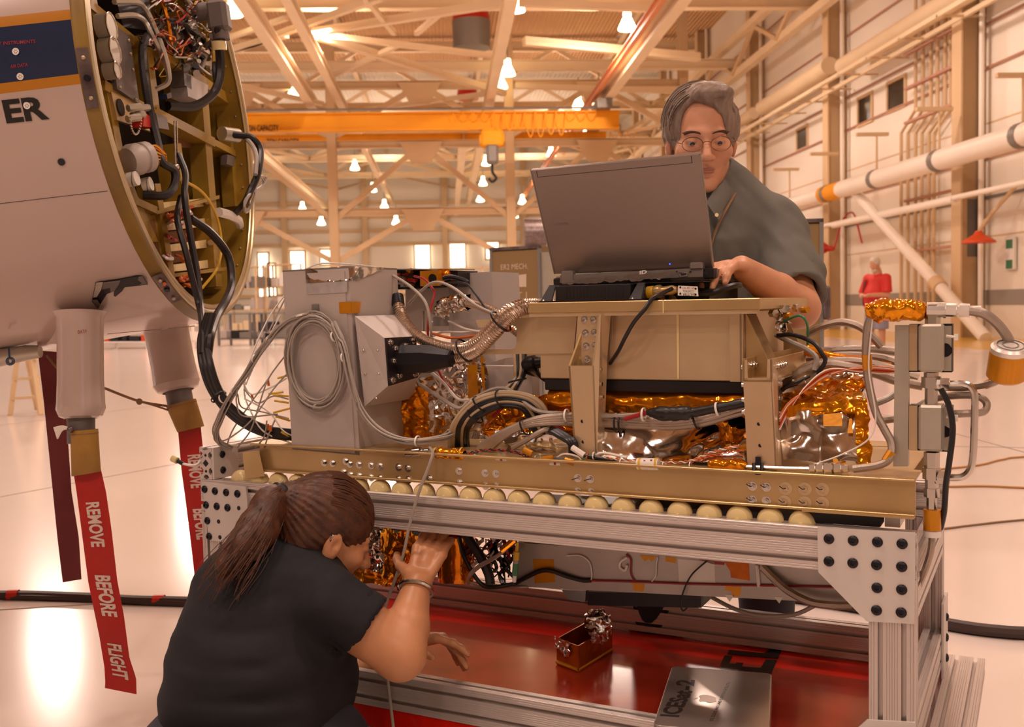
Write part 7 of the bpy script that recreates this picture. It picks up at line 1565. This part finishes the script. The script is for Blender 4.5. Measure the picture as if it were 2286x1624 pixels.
for s_, lb in ((X0-.03, 0), (X1, 1)):
    part('bracket', MB().prism([W(s_, .105, zpl), W(s_+.026, .105, zpl), W(s_+.026, .13, zpl+.036), W(s_+.012, .13, zpl+.036)], ES*.002+EB*.002).box((s_, .105, zpl), (s_+.03, .13, zpl+.003), CART), T['blackmat'], nb_, smooth=False)
    part('bracket_screw', MB().sph(W(s_+.008, .11, zpl+.003), .004, 8, 6), T['steel'], nb_)
part('second_enclosure', MB().box((X1+.03, .2, zpl), (s1-.005, .42, zpl+.034), CART, .001), T['blackmat'], nb_, smooth=False)
kt = thing('black_video_cable', B(1470, 655, .13), 'black cable with brass and yellow connector and white hand written tag on the top plate', 'cable')
o = B(1428, 655, .15); d = nrm(B(1500, 648, .14)-o)
part('connector_body', MB().lathe(o, d, [(0, .012), (.002, .0145), (.012, .0145), (.014, .013), (.02, .013)], 14), T['sooty'], kt); part('yellow_ring', MB().lathe(o+d*.019, d, [(0, .0125), (.015, .0125)], 14), T['cableyellow'], kt)
part('connector_back', MB().lathe(o+d*.034, d, [(0, .011), (.006, .0135), (.014, .0135), (.018, .009), (.04, .010), (.05, .006)], 12), T['gold'], kt)
cable('cable', [(1500, 645, .125), (1475, 657, .09), (1455, 668, .078), (1440, 690, .068), (1415, 720, .066), (1395, 755, .07), (1380, 785, .09), (1362, 812, .115)], .0042, 'cableblack', kt, 8)
cable('cable', [(1560, 655, .17), (1590, 654, .16), (1615, 645, .16), (1640, 637, .18), (1652, 637, .2)], .006, 'cableblack', kt, 8); cable('cable', [(1555, 648, .19), (1600, 650, .19), (1635, 640, .2), (1650, 637, .22)], .005, 'cableblack', kt, 8)
tg = part('tag', MB().prism([B(1514, 638, .10), B(1557, 640, .10), B(1559, 662, .10), B(1513, 660, .10)], EB*.001), T['white'], kt, smooth=False)
for x, y in ((1519, 642), (1553, 645), (1519, 656), (1553, 658)): part('tag_hole', MB().cyl(B(x, y, .0995), B(x, y, .1005), .0022, n=10), T['dark'], tg)
UPS = lambda x0, x1, y0, y1: (lambda u, v: B(x1-(x1-x0)*u, y0+(y1-y0)*v, .0993))
for body, a in (('SHUTTER', (1524, 1552, 655, 661)), ('CONTROL', (1524, 1549, 648, 653)), ('EM 328 W3', (1524, 1550, 641, 646))):
    lettering('tag_writing', body, UNIT, UNIT, UNIT, 1, 1, T['ink'] if 'EM' not in body else T['redtext'], tg, fn=UPS(*a))
# ------------------------------------------------------------------ cabinets and equipment further back
def cabinet(p0, p1, ptop, Z0, Z1, label, depth):
    a, b = PZ(*p0, Z0), PZ(*p1, Z1); zt = PZ(p0[0], ptop, Z0)[2]; a, b = a*np.array([1, 1, 0]), b*np.array([1, 1, 0]); d = nrm(b-a); n_ = np.cross(EZ, d); n_ = n_ if n_@(a-CAM) > 0 else -n_
    t = thing('kit_cabinet', (a+b)/2, label, 'cabinet'); fr_ = (d, n_, EZ, a); w = np.linalg.norm(b-a)
    part('cabinet_body', MB().box((0, 0, .12), (w, depth, zt), fr_), T['olive'], t, smooth=False)
    part('door', MB().box((.012, -.02, .14), (w-.012, -.001, zt-.02), fr_, .004), T['olive'], t, smooth=False)
    for x in (0, w-.02): part('edge_channel', MB().box((x, -.024, .12), (x+.02, 0, zt), fr_), T['greysteel'], t, smooth=False)
    part('top_channel', MB().box((0, -.024, zt-.015), (w, 0, zt+.004), fr_), T['sooty'], t, smooth=False)
    for x in (.1, w-.1):
        for y in (.1, depth-.1): part('caster', MB().cyl(a+d*x+n_*y+EZ*.06-d*.02, a+d*x+n_*y+EZ*.06+d*.02, .06, n=14), T['dark'], t)
    return t, fr_, w, zt
cb, f1, w1, z1_ = cabinet((1100, 700), (1212, 700), 556, 6.6, 6.4, 'olive kit cabinet with white stencil left of the open laptop', .5)
part('side_channel', MB().box((w1, -.01, .12), (w1+.06, .5, z1_-.04), f1), T['zinc'], cb, smooth=False)
cl = lambda x, y: pl(x, y, f1[3]-f1[1]*.0215, f1[1])
lettering('stencil', 'ER2 MECH.', UNIT, UNIT, UNIT, 1, 1, T['stencilw'], cb, fn=lambda u, v: cl(1118+60*u, 603-3*u-12*v)); lettering('stencil', 'KIT 1', UNIT, UNIT, UNIT, 1, 1, T['stencilw'], cb, fn=lambda u, v: cl(1139+37*u, 669-2*u-15*v))
part('label_patch', MB().prism([cl(1137, 617), cl(1175, 612), cl(1175, 641), cl(1137, 641)], -f1[1]*.001), T['stencilw'], cb, smooth=False)
cb2, f2, w2, z2_ = cabinet((1560, 700), (1838, 700), 500, 5.3, 5.2, 'olive kit cabinet behind the right arm of the standing man', .5)
part('latch', MB().box((w2-.005, -.05, .95), (w2+.03, .02, 1.12), f2, .01), T['sooty'], cb2)
def prop_at(px, py): return ZP(px, py, 0.)
def rackunit(px0, px1, py, h, label, mt, shelves, fill, seed, cat='rack', name='storage_rack', dp=.6):
    a, b = prop_at(px0, py), prop_at(px1, py); d = nrm(b-a); n_ = np.cross(EZ, d); n_ = n_ if n_@(a-CAM) > 0 else -n_; fr_ = (d, n_, EZ, a); w = np.linalg.norm(b-a)
    t = thing(name, (a+b)/2, label, cat)
    for x in (0, w-.06):
        for y in (0, dp-.06): part('upright', MB().box((x, y, 0), (x+.06, y+.06, h), fr_), T[mt], t, smooth=False)
    rnd = random.Random(seed)
    for k in range(shelves):
        z = .18+(h-.22)*k/max(1, shelves-1); part('shelf', MB().box((0, 0, z), (w, dp, z+.04), fr_), T[mt], t, smooth=False)
        x = .08
        while fill and x < w-.3 and k < shelves-1:
            ww = rnd.uniform(.15, .5); hh = rnd.uniform(.15, .8*(h-.2)/shelves); part('stored_box', MB().box((x, .05, z+.041), (x+ww, dp-.05, z+.04+hh), fr_, .01), T[rnd.choice(fill)], t, smooth=False); x += ww+rnd.uniform(.03, .2)
    return t
rackunit(225, 330, 779, 1.0, 'low cart with orange and white bins seen under the nose left of the far probe', 'white', 3, ('orange', 'white', 'greysteel', 'dark'), 1, 'cart', 'bin_cart')
rackunit(392, 432, 777, 1.15, 'small white shelf with a green item between the far probe and the black cables', 'whitepipe', 3, ('white', 'green', 'whitepipe'), 2)
rackunit(486, 560, 772, 1.0, 'grey workbench row behind the black cables, left part', 'greysteel', 2, ('greysteel', 'rack', 'dark'), 3, 'workbench', 'workbench'); rackunit(566, 640, 771, 1.0, 'grey workbench row behind the black cables, right part', 'greysteel', 2, ('greysteel', 'rack', 'blackpl'), 4, 'workbench', 'workbench')
for i, (x0, x1, y, h, lb) in enumerate(((500, 575, 752, 2.9, 'tall tan scaffold rack beneath the left far windows'), (590, 655, 750, 3.0, 'tall tan scaffold rack close to the grey electronics rack'), (800, 900, 742, 2.5, 'tan storage rack behind the grey electronics rack'), (930, 1080, 745, 2.6, 'tan storage rack left of the olive kit cabinet'))):
    rackunit(x0, x1, y, h, lb, 'tan', 4, ('white', 'greysteel', 'tanl', 'bluestripe', 'rack'), 10+i)
dr = YP(1190, 520, 40.)
t = thing('dark_duct', dr, 'dark round duct on a stand left of the laptop lid far behind', 'duct'); part('duct_drum', MB().cyl(dr-np.array([.35, 0, 0]), dr+np.array([.5, 0, 0]), .55, n=20), T['sooty'], t); part('duct_stand', MB().cyl(dr-EZ*.5, dr*np.array([1, 1, 0]), .12, n=8), T['sooty'], t)
ld = prop_at(25, 928); ZL = (ld-CAM)@Fw; L_ = lambda x, y, dz=0: PZ(x, y, ZL+dz)
t = thing('step_ladder', ld, 'wooden step ladder standing beyond the maroon strap at the left', 'ladder')
for a, b in ((L_(23, 928), L_(48, 720)), (L_(85, 915, .3), L_(48, 720, .1)), (L_(92, 926, -.2), L_(60, 720, 0))): part('ladder_leg', MB().beam(a, b, .05, .05), T['tan'], t, smooth=False)
for y, x0, x1 in ((805, 41, 85), (847, 35, 90), (890, 29, 92), (765, 44, 75)): part('ladder_rung', MB().beam(L_(x0, y), L_(x1, y-4, -.1), .06, .03), T['tan'], t, smooth=False)
def floorcable(pts, r, mt, label, name='floor_cable', tie=()):
    t = thing(name, ZP(*pts[len(pts)//2], 0), label, 'cable'); part('cable', MB().tube(spline([ZP(x, y, r) for x, y in pts], 8), r, 8), T[mt], t)
    for x, y in tie: p = ZP(x, y, r); part('cable_clip', MB().lathe(p-R0*.02, R0, [(0, r*1.15), (.04, r*1.15)], 10, cap=False), T['redpaint'], t)
T['cableamber'] = mat('amber_brown_cable', 'b8803c', .5); T['brownjacket'] = mat('dark_brown_cable_jacket', '3a2a26', .45)
floorcable([(-700, 1338), (-300, 1334), (-60, 1330), (60, 1329), (200, 1334), (300, 1340), (420, 1343), (560, 1350)], .017, 'brownjacket', 'thick dark cable with red clips on the floor left of the woman', tie=((30, 1329), (355, 1341)))
floorcable([(-700, 1330), (-300, 1336), (-60, 1332), (60, 1334), (200, 1338), (330, 1345), (430, 1348), (560, 1352)], .012, 'brownjacket', 'thinner dark cable lying along the thick one left of the woman')
floorcable([(1750, 1330), (1950, 1362), (2080, 1387), (2150, 1400), (2220, 1409), (2320, 1415), (2700, 1425)], .02, 'brownjacket', 'thick dark cable on the floor at the right edge')
floorcable([(1400, 1040), (1800, 1056), (2050, 1050), (2120, 1046), (2190, 1038), (2240, 1026), (2320, 1018), (2800, 990)], .006, 'cableamber', 'orange cable on the floor at the right, upper one of three'); floorcable([(1400, 1100), (1800, 1084), (2050, 1084), (2120, 1087), (2200, 1086), (2320, 1091), (2800, 1110)], .006, 'cableamber', 'orange cable on the floor at the right, middle one of three'); floorcable([(1500, 1200), (1900, 1198), (2080, 1184), (2180, 1172), (2320, 1158), (2800, 1120)], .005, 'rope', 'thin brown cable on the floor at the right, lowest of three')
cn = thing('loose_cable_plug', B(410, 1030, .0), 'small white cable plug sticking out left of the cart corner', 'plug')
part('plug_body', MB().cyl(B(385, 1024, -.03), B(396, 1029, -.03), .008, n=12), T['ivory'], cn); part('plug_boot', MB().cyl(B(396, 1029, -.03), B(408, 1036, -.025), .005, n=10), T['blackox'], cn); cable('plug_cable', [(408, 1036, -.025), (425, 1039, -.02), (442, 1035, -.005), (470, 1001, .03), (540, 996, .06), (600, 985, .08)], .003, 'cablewhite', cn, 6)
# ------------------------------------------------------------------ repeats share a group
GR = {'high_bay_lamp': 'high bay lamps under the roof', 'bridge_crane': 'yellow bridge cranes', 'air_duct': 'red air ducts', 'wall_pipe': 'slim pipes on the right wall', 'cream_tube': 'fat cream tubes on the right wall',
      'electronics_rack': 'grey electronics racks', 'remove_before_flight_streamer': 'red streamers under the aircraft nose', 'kit_cabinet': 'olive kit cabinets', 'workbench': 'grey workbenches in the back', 'storage_rack': 'storage racks in the back', 'floor_cable': 'cables lying on the floor'}
for o in COL.objects:
    k = o.name.split('.')[0]
    if o.parent is None and k in GR and 'label' in o: o['group'] = GR[k]
